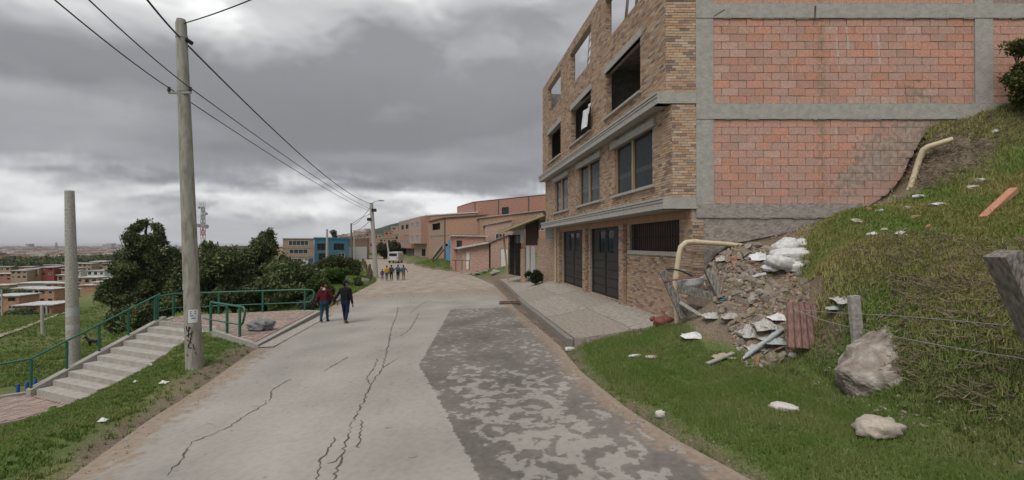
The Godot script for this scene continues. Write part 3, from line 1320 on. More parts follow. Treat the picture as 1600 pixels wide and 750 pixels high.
func flush_veneer(parent: Node3D) -> void:
	var bm := BoxMesh.new()
	bm.size = Vector3.ONE
	bm.material = vmat("facing brick", 0.35, 0.85, {"freq": 0.03, "lo": 0.62})
	var mm := MultiMesh.new()
	mm.transform_format = MultiMesh.TRANSFORM_3D
	mm.use_colors = true
	mm.mesh = bm
	mm.instance_count = veneer_list.size()
	for i in veneer_list.size():
		mm.set_instance_transform(i, veneer_list[i][0])
		mm.set_instance_color(i, veneer_list[i][1])
	var o := MultiMeshInstance3D.new()
	o.name = "facing_bricks"
	o.multimesh = mm
	o.set_meta("kind", "stuff")
	parent.add_child(o, true)
	o.position = -origin_of(parent)
	# the bricks of the near corner, one by one
	var ms := []
	for q in BRICK_TONES:
		ms.append(nmat("facing brick %d" % ms.size(), [[q[0] * 0.72, q[1] * 0.72, q[2] * 0.72], [q[0] * 1.08, q[1] * 1.08, q[2] * 1.08]], 0.4, {"freq": 0.02, "px": 128}))
	var shared := BoxMesh.new()
	shared.size = Vector3.ONE
	var n := 0
	for s in singles:
		n += 1
		var b := MeshInstance3D.new()
		b.mesh = shared
		b.material_override = ms[s[1]]
		b.name = "facing_brick" if n == 1 else "facing_brick_%03d" % (n - 1)
		s[2].add_child(b, true)
		b.transform = Transform3D(s[0].basis, s[0].origin - origin_of(s[2]))


const WALL_D := 12.3


func stain_texture() -> ImageTexture:
	# dried mud, lime runs and an algae streak on the block wall: x 4.5..14.5, y 2..9 (image top = y 9)
	var w := 768
	var h := 512
	var img := Image.create(w, h, false, Image.FORMAT_RGBA8)
	var a := FastNoiseLite.new()
	a.seed = 8
	a.frequency = 1.2
	a.fractal_octaves = 5
	var f := FastNoiseLite.new()
	f.seed = 15
	f.frequency = 6.0
	f.fractal_octaves = 4
	for j in h:
		for i in w:
			var x := 4.5 + 10.0 * (i + 0.5) / w
			var y := 9.0 - 7.0 * (j + 0.5) / h
			var n := a.get_noise_2d(x, y)
			var m := f.get_noise_2d(x, y)
			var c := Color(0.62, 0.59, 0.56, clampf(0.16 + 0.6 * m + 0.4 * n, 0.0, 0.45))     # thin lime and dust film in blots
			# mud splashed up from the lower left to the right, under the middle beam
			var ax := Vector2(x - 7.9, y - 4.0).rotated(-0.56)
			var mud := smoothstep(1.0, 0.35, absf(ax.y + 0.1) / (0.20 + 0.30 * clampf(ax.x, 0.0, 4.0)) + 0.8 * m + 0.5 * n) * smoothstep(-0.2, 0.7, ax.x) * smoothstep(4.6, 3.4, ax.x)
			if mud > 0.0:
				c = Color(0.545, 0.51, 0.475).lerp(Color(0.66, 0.63, 0.585), clampf(0.5 + 1.5 * m, 0, 1)).lerp(c, 1.0 - mud) if mud < 0.3 else Color(0.60 + 0.16 * m, 0.565 + 0.16 * m, 0.53 + 0.16 * m, 0)
				c.a = clampf(mud, 0.0, 0.80)
			# clay dust on the lower courses, coming off in patches
			var dust := smoothstep(4.62, 4.45, y - 0.10 * (x - 7.0) + 1.1 * n + 0.9 * m) * smoothstep(0.0, 0.35, 0.35 + m)
			if dust > 0.02 and mud < 0.3:
				c = Color(0.66, 0.57, 0.53, maxf(c.a, 0.65 * dust))
			# algae streak and lime runs under the beams
			var run := smoothstep(0.20, 0.05, absf(x - 7.95 - 0.06 * n)) * smoothstep(-0.2, 0.3, 0.25 + m)
			if run > 0.3:
				c = Color(0.50, 0.49, 0.40, 0.5 * run)
			for q in [[9.42, 8.2, 7.1, 0.05], [8.35, 8.1, 7.0, 0.03], [8.6, 8.4, 7.5, 0.04], [7.2, 7.4, 6.9, 0.03], [8.3, 5.8, 5.2, 0.04], [6.3, 4.7, 4.3, 0.025]]:
				var wgt := smoothstep(q[3], q[3] * 0.3, absf(x - q[0] - 0.12 * (q[1] - y) * 0.4 - 0.03 * n)) * smoothstep(q[2], q[2] + 0.3, y) * smoothstep(q[1], q[1] - 0.15, y)
				if wgt * (0.7 + m) > 0.25:
					c = Color(0.78, 0.74, 0.71, 0.6 * wgt)
			img.set_pixel(i, j, c)
	return ImageTexture.create_from_image(img)


func build_block_house() -> void:
	var conc := nmat("cast concrete", [[0.325, 0.315, 0.293], [0.37, 0.36, 0.338], [0.40, 0.39, 0.37]], 2.8, {"bump": 0.5, "freq": 0.02, "oct": 7})
	var conc_d := nmat("dirty concrete", [[0.25, 0.228, 0.208], [0.315, 0.29, 0.268], [0.35, 0.33, 0.308]], 2.4, {"bump": 1.0, "freq": 0.02, "oct": 7})
	var render_ := nmat("stained cement render", [[0.23, 0.20, 0.18], [0.30, 0.268, 0.243], [0.345, 0.315, 0.29]], 3.0, {"bump": 1.2, "freq": 0.02})
	var mortar := nmat("mortar", [[0.27, 0.215, 0.185], [0.37, 0.30, 0.265]], 0.8, {"bump": 0.8})
	var vmortar := nmat("facing mortar", [[0.29, 0.245, 0.205], [0.38, 0.325, 0.28]], 0.8)
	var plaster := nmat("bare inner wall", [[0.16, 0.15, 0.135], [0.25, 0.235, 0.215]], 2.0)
	var root := thing("brick_building", "unfinished four-storey building with tan brick front and red block side wall", "building", Vector3(6, 0, -18))
	# front frame: x = metres along the front from the near corner, y up, n towards the road
	var u := Vector3(-0.137, 0, -1.0).normalized()
	var n := Vector3(-1.0, 0, 0.137).normalized()
	var per := sqrt(1.0 + 0.137 * 0.137)      # metres along the front per metre of depth
	var fl := 15.6 * per
	var ground := axes(Vector3(4.62, 0, -WALL_D), u, n)
	var f2 := axes(Vector3(4.10, 0, -WALL_D), u, n)
	var f3 := axes(Vector3(3.94, 0, -WALL_D), u, n)
	var m_of := func(d: float) -> float: return (d - WALL_D) * per
	# ---- ground floor
	var gh := [[m_of.call(12.95), 2.48, m_of.call(16.45), 3.36], [m_of.call(17.5), 0.60, m_of.call(20.95), 3.36], [m_of.call(22.1), 0.60, m_of.call(25.9), 3.36]]
	var st := new_st()
	wall_with_holes(st, ground, fl, 3.6, 0.25, gh, -0.5)
	part(st, "front_wall", vmortar, root)
	veneer(ground, 0.0, fl, 0.55, 3.36, gh)
	# a course of bricks on end under the slab
	var sx := 0.03
	while sx < fl - 0.06:
		var q: Array = BRICK_TONES[[1, 5, 8, 1][rng.randi() % 4]]
		veneer_list.append([Transform3D(Basis(u, Vector3.UP, n).scaled_local(Vector3(0.062, 0.215, 0.024)), ground[0] + u * (sx + 0.03) + Vector3(0, 3.475, 0) + n * 0.008), Color(q[0], q[1] * 0.9, q[2] * 0.85)])
		sx += 0.072
	# brick piers beside the garage doors stand a little proud
	for xx in [m_of.call(16.95), m_of.call(21.5), m_of.call(26.4)]:
		st = new_st()
		fbox(st, ground, xx - 0.2, xx + 0.2, -0.4, 3.36, 0.03, 0.14)
		var pier := part(st, "brick_pier", vmortar, root)
		var pf := [ground[0] + n * 0.14, u, Vector3.UP, n]
		veneer(pf, xx - 0.2, xx + 0.2, 0.55, 3.36, [])
		var ps := [ground[0] + u * (xx - 0.2) + n * 0.03, n, Vector3.UP, -u]
		veneer(ps, 0.0, 0.11, 0.55, 3.36, [])
	# ---- second, third and fourth floors
	var w2 := [[m_of.call(13.42), 4.35, m_of.call(16.45), 5.95], [m_of.call(18.05), 4.35, m_of.call(20.9), 5.95], [m_of.call(22.75), 4.35, m_of.call(25.5), 5.95]]
	var w3 := [[m_of.call(13.85), 7.12, m_of.call(16.9), 8.7], [m_of.call(18.6), 7.12, m_of.call(21.6), 8.7], [m_of.call(23.5), 7.12, m_of.call(26.45), 8.7]]
	var w4 := [[m_of.call(13.85), 9.8, m_of.call(16.9), 11.28], [m_of.call(18.6), 9.8, m_of.call(21.7), 11.28], [m_of.call(23.5), 9.8, m_of.call(26.6), 11.28]]
	st = new_st()
	wall_with_holes(st, f2, fl, 6.3, 0.22, w2, 3.9)
	part(st, "front_wall", vmortar, root)
	veneer(f2, 0.0, fl, 3.9, 6.3, w2)
	st = new_st()
	wall_with_holes(st, f3, fl, 11.75, 0.22, w3 + w4, 6.6)
	part(st, "front_wall", vmortar, root)
	veneer(f3, 0.0, fl, 6.6, 11.72, w3 + w4)
	# slabs with a ribbed front edge
	for k in [[3.6, 3.9, 3.86, "first"], [6.3, 6.6, 3.72, "second"]]:
		var fs := axes(Vector3(k[2], 0, -WALL_D), u, n)
		st = new_st()
		fbox(st, fs, -0.02, fl + 0.12, k[0], k[1], -1.2, 0.0)
		fbox(st, fs, -0.025, fl + 0.125, k[0] + 0.17, k[0] + 0.225, -1.0, 0.018)
		fbox(st, fs, -0.03, fl + 0.13, k[0] + 0.245, k[1] + 0.01, -1.0, 0.035)
		part(st, "slab_edge", conc, root)
	# lintel and sill bands
	for q in w2:
		st = new_st()
		fbox(st, f2, q[0] - 0.25, q[2] + 0.25, 5.95, 6.16, -0.1, 0.10)
		part(st, "lintel", conc, root)
		st = new_st()
		fbox(st, f2, q[0] - 0.2, q[2] + 0.2, 4.27, 4.35, -0.15, 0.11)
		part(st, "window_sill", conc, root)
	for q in w3:
		st = new_st()
		fbox(st, f3, q[0] - 0.1, q[2] + 0.1, 8.7, 8.93, -0.1, 0.035)
		part(st, "lintel", conc, root)
		st = new_st()
		fbox(st, f3, q[0] - 0.1, q[2] + 0.1, 7.05, 7.12, -0.15, 0.10)
		part(st, "window_sill", conc, root)
	# brick reveals at the window sides
	for pair in [[f2, w2, 0.22], [f3, w3 + w4, 0.22]]:
		for q in pair[1]:
			var rv := [pair[0][0] + u * q[2], -pair[0][3], Vector3.UP, -u]
			veneer(rv, 0.0, 0.2, q[1], q[3], [])
	# ---- glazing of the second floor: two panes each side of a timber post, taped across
	var timber := nmat("window timber", [[0.30, 0.20, 0.11], [0.42, 0.30, 0.18]], 0.5, {"stretch": Vector3(1, 0.15, 1)})
	for q in w2:
		var mid: float = (q[0] + q[2]) / 2 + 0.05
		var win := Node3D.new()
		win.name = "window"
		root.add_child(win, true)
		st = new_st()
		fbox(st, f2, mid - 0.06, mid + 0.06, q[1], q[3], -0.14, -0.03)
		part(st, "mullion", timber, win)
		for e in [[q[2] - 0.07, q[2]], [q[0], q[0] + 0.06]]:
			st = new_st()
			fbox(st, f2, e[0], e[1], q[1], q[3], -0.13, -0.04)
			part(st, "jamb", timber, win)
		for s in [[q[0] + 0.06, mid - 0.06], [mid + 0.06, q[2] - 0.07]]:
			st = new_st()
			fbox(st, f2, s[0], s[1], q[1], q[3], -0.095, -0.088)
			part(st, "pane", glass(), win)
			st = new_st()
			fbox(st, f2, s[0] + 0.004, s[1] - 0.004, q[1] + 0.52, q[1] + 0.66, -0.10, -0.097)
			part(st, "tape_band", pmat("dusty plastic band", [0.33, 0.31, 0.28], 0.7), win)
	# ---- garage doors
	var steel := nmat("dark grey door enamel", [[0.030, 0.027, 0.026], [0.045, 0.041, 0.038]], 1.3, {"rough": 0.6, "spec": 0.35})
	for gi in [1, 2]:
		var q: Array = gh[gi]
		var door := Node3D.new()
		door.name = "garage_door"
		root.add_child(door, true)
		var half: float = (q[2] - q[0]) / 2
		for s in 2:
			var x0: float = q[0] + 0.05 + s * half
			var x1: float = x0 + half - 0.07
			st = new_st()
			var g0 := -1
			# a leaf with five panel rows and two glazed openings at the top
			var openx := [[x0 + (x1 - x0) * 0.52, 2.35, x1 - 0.10, 3.22]] if s == 0 else [[x0 + 0.10, 2.35, x0 + (x1 - x0) * 0.48, 3.22]]
			wall_with_holes(st, [ground[0] - n * 0.12, u, Vector3.UP, n], 99.0, 3.33, 0.05, [[-99.0, 0.0, x0, 9.0], [x1, 0.0, 999.0, 9.0]] + openx, 0.62)
			part(st, "leaf", steel, door)
			for r in 5:
				var y0 := 0.70 + r * 0.335
				st = new_st()
				for c in 1:
					var a0 := lerpf(x0 + 0.06, x1 - 0.06, 0.0)
					var a1 := lerpf(x0 + 0.06, x1 - 0.06, 1.0)
					fbox(st, ground, a0, a1, y0, y0 + 0.29, -0.12, -0.098)
				part(st, "panel", steel, door)
			for r in 7:
				var ox: Array = openx[0]
				var sx0: float = x0 + 0.06 if s == 0 else ox[2] + 0.06
				var sx1: float = ox[0] - 0.06 if s == 0 else x1 - 0.06
				st = new_st()
				fbox(st, ground, sx0, sx1, 2.38 + r * 0.12, 2.46 + r * 0.12, -0.12, -0.10)
				part(st, "louvre", steel, door)
			st = new_st()
			fbox(st, ground, openx[0][0], openx[0][2], openx[0][1], openx[0][3], -0.15, -0.145)
			part(st, "pane", glass(), door)
			for hy in [1.0, 1.9, 2.9]:
				st = new_st()
				var hx: float = x0 + 0.1 if s == 0 else x1 - 0.1
				fbox(st, ground, hx - 0.035, hx + 0.035, hy - 0.06, hy + 0.06, -0.098, -0.07)
				part(st, "hinge", pmat("black iron", [0.015, 0.015, 0.015], 0.5), door)
		st = new_st()
		fbox(st, ground, q[0], q[2], 3.33, 3.36, -0.2, -0.06)
		fbox(st, ground, q[0], q[0] + 0.05, 0.6, 3.33, -0.2, -0.06)
		fbox(st, ground, q[2] - 0.05, q[2], 0.6, 3.33, -0.2, -0.06)
		part(st, "frame", steel, door)
	# ---- barred window by the corner
	var iron := nmat("brown bar enamel", [[0.030, 0.018, 0.014], [0.055, 0.033, 0.026]], 0.6, {"rough": 0.55})
	var q0: Array = gh[0]
	var bw := Node3D.new()
	bw.name = "barred_window"
	root.add_child(bw, true)
	var bx: float = q0[0] + 0.06
	while bx < q0[2]:
		st = new_st()
		fbox(st, ground, bx - 0.012, bx + 0.012, q0[1], q0[3], -0.06, -0.036)
		part(st, "bar", iron, bw)
		bx += 0.155
	for by in [q0[1] + 0.03, q0[1] + 0.42, q0[3] - 0.03]:
		st = new_st()
		fbox(st, ground, q0[0], q0[2], by - 0.02, by + 0.02, -0.075, -0.06)
		part(st, "crossbar", iron, bw)
	st = new_st()
	fbox(st, ground, q0[0], q0[2], q0[1], q0[3], -0.16, -0.15)
	part(st, "pane", nmat("brown painted sheet", [[0.035, 0.020, 0.016], [0.06, 0.035, 0.028]], 0.8, {"rough": 0.35}), bw)
	st = new_st()
	fbox(st, ground, q0[0] - 0.15, q0[2] + 0.12, q0[1] - 0.12, q0[1], -0.12, 0.06)
	part(st, "window_sill", conc, root)

	# ---- side wall facing the camera (x along the wall, n towards the camera)
	var side := [Vector3(0, 0, -WALL_D), Vector3.RIGHT, Vector3.UP, Vector3.BACK]
	var wr := 18.0
	st = new_st()
	fbox(st, side, 4.62, wr, -1.0, 3.36, -0.25, 0.0)
	part(st, "rendered_base", render_, root)
	# brick returns of the front, brick by brick
	var ret := Node3D.new()
	ret.name = "corner_return"
	root.add_child(ret, true)
	st = new_st()
	fbox(st, side, 3.94, 4.72, 6.6, 11.75, -0.24, -0.002)
	fbox(st, side, 4.10, 4.72, 3.9, 6.3, -0.24, -0.002)
	part(st, "backing", vmortar, ret)
	veneer(side, 4.11, 4.715, 3.9, 6.3, [], ret)
	veneer(side, 3.95, 4.715, 6.6, 8.95, [], ret)
	veneer(side, 3.95, 4.715, 8.95, 11.72, [])
	veneer([side[0] + Vector3(0, 0, 0.0), Vector3.RIGHT, Vector3.UP, Vector3.BACK], 4.63, 4.9, 1.2, 3.36, [])
	# frame of columns and beams
	for c in [[4.72, 5.17], [11.89, 12.35], [17.5, 17.9]]:
		for y in [[3.72, 5.90], [6.29, 8.50], [8.86, 11.75]]:
			st = new_st()
			fbox(st, side, c[0], c[1], y[0], y[1], -0.3, 0.022)
			part(st, "column", conc, root)
	for b in [[3.37, 3.72, 0.03], [5.90, 6.29, 0.035], [8.50, 8.86, 0.035]]:
		st = new_st()
		# a beam with a ragged lower lip of spilt mortar
		fbox(st, side, 4.72, wr, b[0], b[1], -0.3, b[2])
		part(st, "beam", conc_d if b[0] < 4.0 else conc, root)
		st = new_st()
		var lx := 5.1
		while lx < 14.6:
			var l := rng.randf_range(0.08, 0.4)
			fbox(st, side, lx, lx + l, b[0] - rng.randf_range(0.005, 0.035), b[0] + 0.01, -0.02, b[2] - 0.004 - rng.randf() * 0.01)
			fbox(st, side, lx, lx + l * 0.9, b[1] - 0.01, b[1] + rng.randf_range(0.005, 0.03), -0.02, b[2] - 0.004 - rng.randf() * 0.01)
			lx += l + rng.randf() * 0.05
		part(st, "mortar_lip", conc_d, root)
	st = new_st()
	fbox(st, side, 3.86, 4.72, 3.6, 3.9, -0.26, 0.04)
	fbox(st, side, 3.72, 4.72, 6.3, 6.6, -0.26, 0.042)
	part(st, "slab_end", conc, root)
	# mortar behind the blocks, then the hollow clay blocks
	st = new_st()
	fbox(st, side, 5.17, wr, 3.72, 11.75, -0.28, -0.02)
	part(st, "mortar_backing", mortar, root)
	var panel := Node3D.new()
	panel.name = "block_wall"
	root.add_child(panel, true)
	var stain := stain_texture()
	var tones := [[0.60, 0.32, 0.245], [0.56, 0.33, 0.265], [0.64, 0.315, 0.225], [0.51, 0.285, 0.22], [0.60, 0.375, 0.305], [0.57, 0.28, 0.195]]
	var bms := []
	for t in tones:
		var m := nmat("clay block %d" % bms.size(), [[t[0] * 0.78, t[1] * 0.78, t[2] * 0.78], [t[0], t[1], t[2]], [t[0] * 1.1, t[1] * 1.12, t[2] * 1.15]], 0.9, {"freq": 0.02, "bump": 0.5, "tint": true})
		m.detail_enabled = true
		m.detail_blend_mode = BaseMaterial3D.BLEND_MODE_MIX
		m.detail_albedo = stain
		m.detail_uv_layer = BaseMaterial3D.DETAIL_UV_2
		m.uv2_triplanar = true
		m.uv2_world_triplanar = true
		m.uv2_scale = Vector3(0.1, 1.0 / 7.0, 0.1)
		m.uv2_offset = Vector3(-0.45, -2.0 / 7.0, 0.0)
		bms.append(m)
	var full := BoxMesh.new()
	full.size = Vector3(0.411, 0.188, 0.06)
	var cutm := {}
	var spare := []
	var count := 0
	for bay in [[5.175, 11.885, 6.30, 11, true], [5.175, 11.885, 3.73, 11, true], [12.36, 17.5, 6.30, 11, false], [12.36, 17.5, 3.73, 11, false], [5.175, 11.885, 8.87, 14, false]]:
		var rh: float = (2.195 if bay[2] > 6.0 else 2.16) / 11.0
		for r in bay[3]:
			var y: float = bay[2] + r * rh
			var x: float = bay[0] - (0.215 if r % 2 else 0.0)
			while x < bay[1] - 0.04:
				var a := maxf(x, bay[0])
				var b := minf(x + 0.426, bay[1])
				var l := b - a
				if l > 0.05:
					var key := snappedf(l, 0.01)
					var me: BoxMesh = full
					if l < 0.42:
						if not cutm.has(key):
							var bm := BoxMesh.new()
							bm.size = Vector3(l - 0.016, 0.188, 0.06)
							cutm[key] = bm
						me = cutm[key]
					var p := Vector3((a + b) / 2 - 0.003, y + rh / 2 + rng.randf_range(-0.003, 0.003), -WALL_D - 0.03 + rng.randf_range(-0.006, 0.004))
					var hidden := y + rh < tps_at(tps_right, p.x, 12.2)
					if hidden:
						x += 0.4295
						continue
					var bi := MeshInstance3D.new()
					bi.mesh = me
					bi.material_override = bms[[0, 0, 1, 2, 3, 4, 5, 1][rng.randi() % 8]]
					var single: bool = count < 298 and (bay[4] or p.x < 14.0) and bay[2] < 8.0
					if single:
						bi.name = "clay_block" if count == 0 else "clay_block_%03d" % count
						count += 1
						panel.add_child(bi, true)
						bi.position = p - origin_of(panel)
						bi.rotation.z = rng.randf_range(-0.004, 0.004)
					else:
						bi.free()
						spare.append([p, l])
				x += 0.4295
	var sb := BoxMesh.new()
	sb.size = Vector3.ONE
	sb.material = bms[0]
	var mm := MultiMesh.new()
	mm.transform_format = MultiMesh.TRANSFORM_3D
	mm.mesh = sb
	mm.instance_count = spare.size()
	for i in spare.size():
		mm.set_instance_transform(i, Transform3D(Basis.from_scale(Vector3(spare[i][1] - 0.008, 0.19, 0.06)), spare[i][0]))
	var so := MultiMeshInstance3D.new()
	so.name = "clay_blocks_beyond"
	so.multimesh = mm
	so.set_meta("kind", "stuff")
	panel.add_child(so, true)
	so.position = -origin_of(panel)
	# rusty anchor bars and a broken block
	st = new_st()
	tube(st, [at(1117, 24, 12.2), at(1133, 14, 11.95)], [0.012], 6)
	part(st, "anchor_bar", pmat("rusty bar", [0.10, 0.055, 0.035], 0.8), root)
	st = new_st()
	tube(st, [at(1276, 8, 12.25), at(1275, 28, 12.22)], [0.02, 0.012], 6)
	part(st, "anchor_bar", pmat("rusty bar", [0.10, 0.055, 0.035], 0.8), root)
	# ---- inside: floors, back and far walls, so that the openings look into rooms
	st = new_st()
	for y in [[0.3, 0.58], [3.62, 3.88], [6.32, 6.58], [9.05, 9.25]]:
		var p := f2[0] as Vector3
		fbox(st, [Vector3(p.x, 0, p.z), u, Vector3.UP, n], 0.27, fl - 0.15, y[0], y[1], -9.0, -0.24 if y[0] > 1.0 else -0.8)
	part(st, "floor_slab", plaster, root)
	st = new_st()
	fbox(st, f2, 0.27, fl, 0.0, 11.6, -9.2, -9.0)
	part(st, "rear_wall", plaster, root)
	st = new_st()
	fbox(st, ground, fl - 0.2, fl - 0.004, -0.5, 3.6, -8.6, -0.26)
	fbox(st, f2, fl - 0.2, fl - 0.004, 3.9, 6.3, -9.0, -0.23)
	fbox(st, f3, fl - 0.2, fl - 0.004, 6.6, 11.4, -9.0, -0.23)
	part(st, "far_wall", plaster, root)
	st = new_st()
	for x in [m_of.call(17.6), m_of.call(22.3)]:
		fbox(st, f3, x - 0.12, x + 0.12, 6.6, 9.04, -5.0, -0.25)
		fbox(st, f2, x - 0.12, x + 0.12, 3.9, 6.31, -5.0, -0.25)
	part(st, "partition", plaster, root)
	# ---- what stands in the open top floor
	var plank := nmat("grey plank", [[0.19, 0.165, 0.135], [0.31, 0.275, 0.235]], 1.0, {"stretch": Vector3(1, 0.2, 1)})
	var rust := nmat("brown sheet", [[0.10, 0.06, 0.048], [0.15, 0.095, 0.075]], 1.0)
	var pl := [[950, 60, 962, -30, "plank leaning farthest left"], [958, 62, 985, 8, "slanting plank"], [966, 55, 974, -20, "upright plank at the right"]]
	for i in pl.size():
		var pw := ["long grey plank leaning left in the nearest top-floor opening", "slanted grey plank between two others in the nearest top-floor opening", "upright grey plank at the right in the nearest top-floor opening"]
		st = new_st()
		var a := at(pl[i][0], pl[i][1], 16.9 - i * 0.35)
		var b := at(pl[i][2], pl[i][3], 16.7 - i * 0.35)
		a.x += 0.5
		b.x += 0.5
		a.y = 9.26
		bar(st, a, b, 0.28, 0.05, Vector3.RIGHT)
		tag(part(st, "plank", plank, self), pw[i], "plank", "planks on the top floor")
	st = new_st()
	fbox(st, f3, m_of.call(19.2), m_of.call(21.65), 9.26, 10.62, -1.0, -0.85)
	fbox(st, f3, m_of.call(19.2), m_of.call(21.65), 9.95, 10.0, -1.03, -1.0)
	var sheet := part(st, "brown_panel", rust, self)
	tag(sheet, "brown sheet panel standing in the middle top-floor opening", "panel")
	for k in [[at(898, 90, 21.2), at(907, 22, 21.2), 0.42, 7, "metal ladder rising above the roofline from the middle opening"], [at(866, 178, 25.2), at(868, 126, 25.2), 0.38, 9, "metal ladder standing in the farthest top-floor opening"]]:
		var lad := thing("ladder", k[4], "ladder", Vector3(k[0].x + 0.6, 9.26, k[0].z), "ladders on the top floor")
		var a: Vector3 = k[0] + Vector3(0.6, 0, 0)
		var b: Vector3 = k[1] + Vector3(0.6, 0, 0)
		a.y = 9.26
		var s: Vector3 = Vector3(-0.05, 0, -1.0).normalized() * k[2] * 1.6 if k[3] == 7 else Vector3(0.8, 0, -0.6).normalized() * k[2]
		var galv := nmat("galvanised steel", [[0.25, 0.25, 0.25], [0.36, 0.36, 0.36]], 0.5, {"rough": 0.5})
		for e in [Vector3.ZERO, s]:
			st = new_st()
			bar(st, a + e, b + e, 0.045, 0.045)
			part(st, "side_rail", galv, lad)
		for r in k[3]:
			st = new_st()
			var t: float = 0.15 + 0.83 * r / k[3]
			bar(st, a.lerp(b, t), a.lerp(b, t) + s, 0.035, 0.035)
			part(st, "rung", galv, lad)
	# white plastic sheet hung out of the third floor
	st = new_st(0)
	var c0 := at(926, 162, 18.3)
	var grid := []
	for j in 9:
		var row := []
		for i in 7:
			var s := i / 6.0
			var t := j / 8.0
			var p := c0 + u * (-0.15 + s * (1.0 + 0.2 * t)) + Vector3(0, -t * 0.78 - 0.08 * s, 0) + n * (0.10 + 0.10 * t + 0.05 * sin(s * 9.0 + t * 2.0) + 0.03 * nz.get_noise_2d(s * 9, t * 9))
			row.append(p)
		grid.append(row)
	for j in 8:
		for i in 6:
			quad(st, grid[j + 1][i], grid[j + 1][i + 1], grid[j][i + 1], grid[j][i])
	tag(smooth_part(st, "plastic_sheet", nmat("white plastic", [[0.5, 0.51, 0.52], [0.72, 0.73, 0.74]], 0.6, {"rough": 0.45}), self), "white plastic sheet hanging from the third-floor window sill", "sheet")
	# pipes
	var pvc := nmat("cream pipe plastic", [[0.47, 0.39, 0.25], [0.58, 0.50, 0.34]], 0.8, {"rough": 0.5})
	st = new_st()
	var dp := ground[0] as Vector3
	var px: float = m_of.call(26.75)
	tube(st, [dp + u * px + n * 0.22 + Vector3(0, 0.55, 0), dp + u * px + n * 0.22 + Vector3(0, 3.58, 0)], [0.055], 8)
	for cy in [1.4, 2.7]:
		tube(st, [dp + u * px + n * 0.22 + Vector3(0, cy, 0), dp + u * px + n * 0.22 + Vector3(0, cy + 0.12, 0)], [0.066], 8)
	part(st, "downpipe", pvc, root)
	st = new_st()
	tube(st, [at(1058, 505, 11.95), at(1055, 440, 11.95), at(1061, 398, 11.97), at(1064, 386, 11.97), at(1072, 379, 12.0), at(1082, 378, 12.05), at(1130, 381, 12.12), at(1178, 386, 12.18)], [0.068, 0.068, 0.068, 0.070, 0.070, 0.068, 0.06, 0.055], 10)
	for q in [[at(1056, 436, 11.95), at(1057, 428, 11.95)], [at(1083, 378, 12.05), at(1090, 378.5, 12.06)]]:
		tube(st, [q[0], q[1]], [0.08], 10)
	tag(smooth_part(st, "drain_pipe", pvc, self), "bent cream plastic pipe rising at the building corner above the rubble", "pipe")
	st = new_st()
	tube(st, [at(1420, 303, 11.9), at(1428, 278, 11.95), at(1437, 250, 12.0), at(1444, 234, 11.9), at(1452, 229, 11.85), at(1490, 217, 11.6)], [0.07, 0.07, 0.07, 0.075, 0.07, 0.06], 10)
	tag(smooth_part(st, "drain_pipe", pvc, self), "bent cream plastic pipe against the earth bank at the wall", "pipe")
	flush_veneer(root)


# ---------------------------------------------------------------- houses
# l, c, r: [column of the photograph, depth] of the far end of the front, the near corner and the far end of the side;
# top and bottom: rows at the near corner. Openings [u0, v0, u1, v1, kind] are shares of the face, u from the near corner.
func house(called: String, label: String, category: String, l: Array, c: Array, r: Array, top: float, bottom: float, m1: Material, m2: Material, face1: Array, face2: Array, roof: Dictionary, group := "", extra := {}) -> Node3D:
	var pc := at(c[0], bottom, c[1])
	var y0 := pc.y
	var y1 := at(c[0], top, c[1]).y
	var pl := Vector3((l[0] - 800.0) / F * l[1], y0, -l[1])
	var pr := Vector3((r[0] - 800.0) / F * r[1], y0, -r[1])
	return house_at(called, label, category, pc, pl, pr, y1 - y0, m1, m2, face1, face2, roof, group, extra)


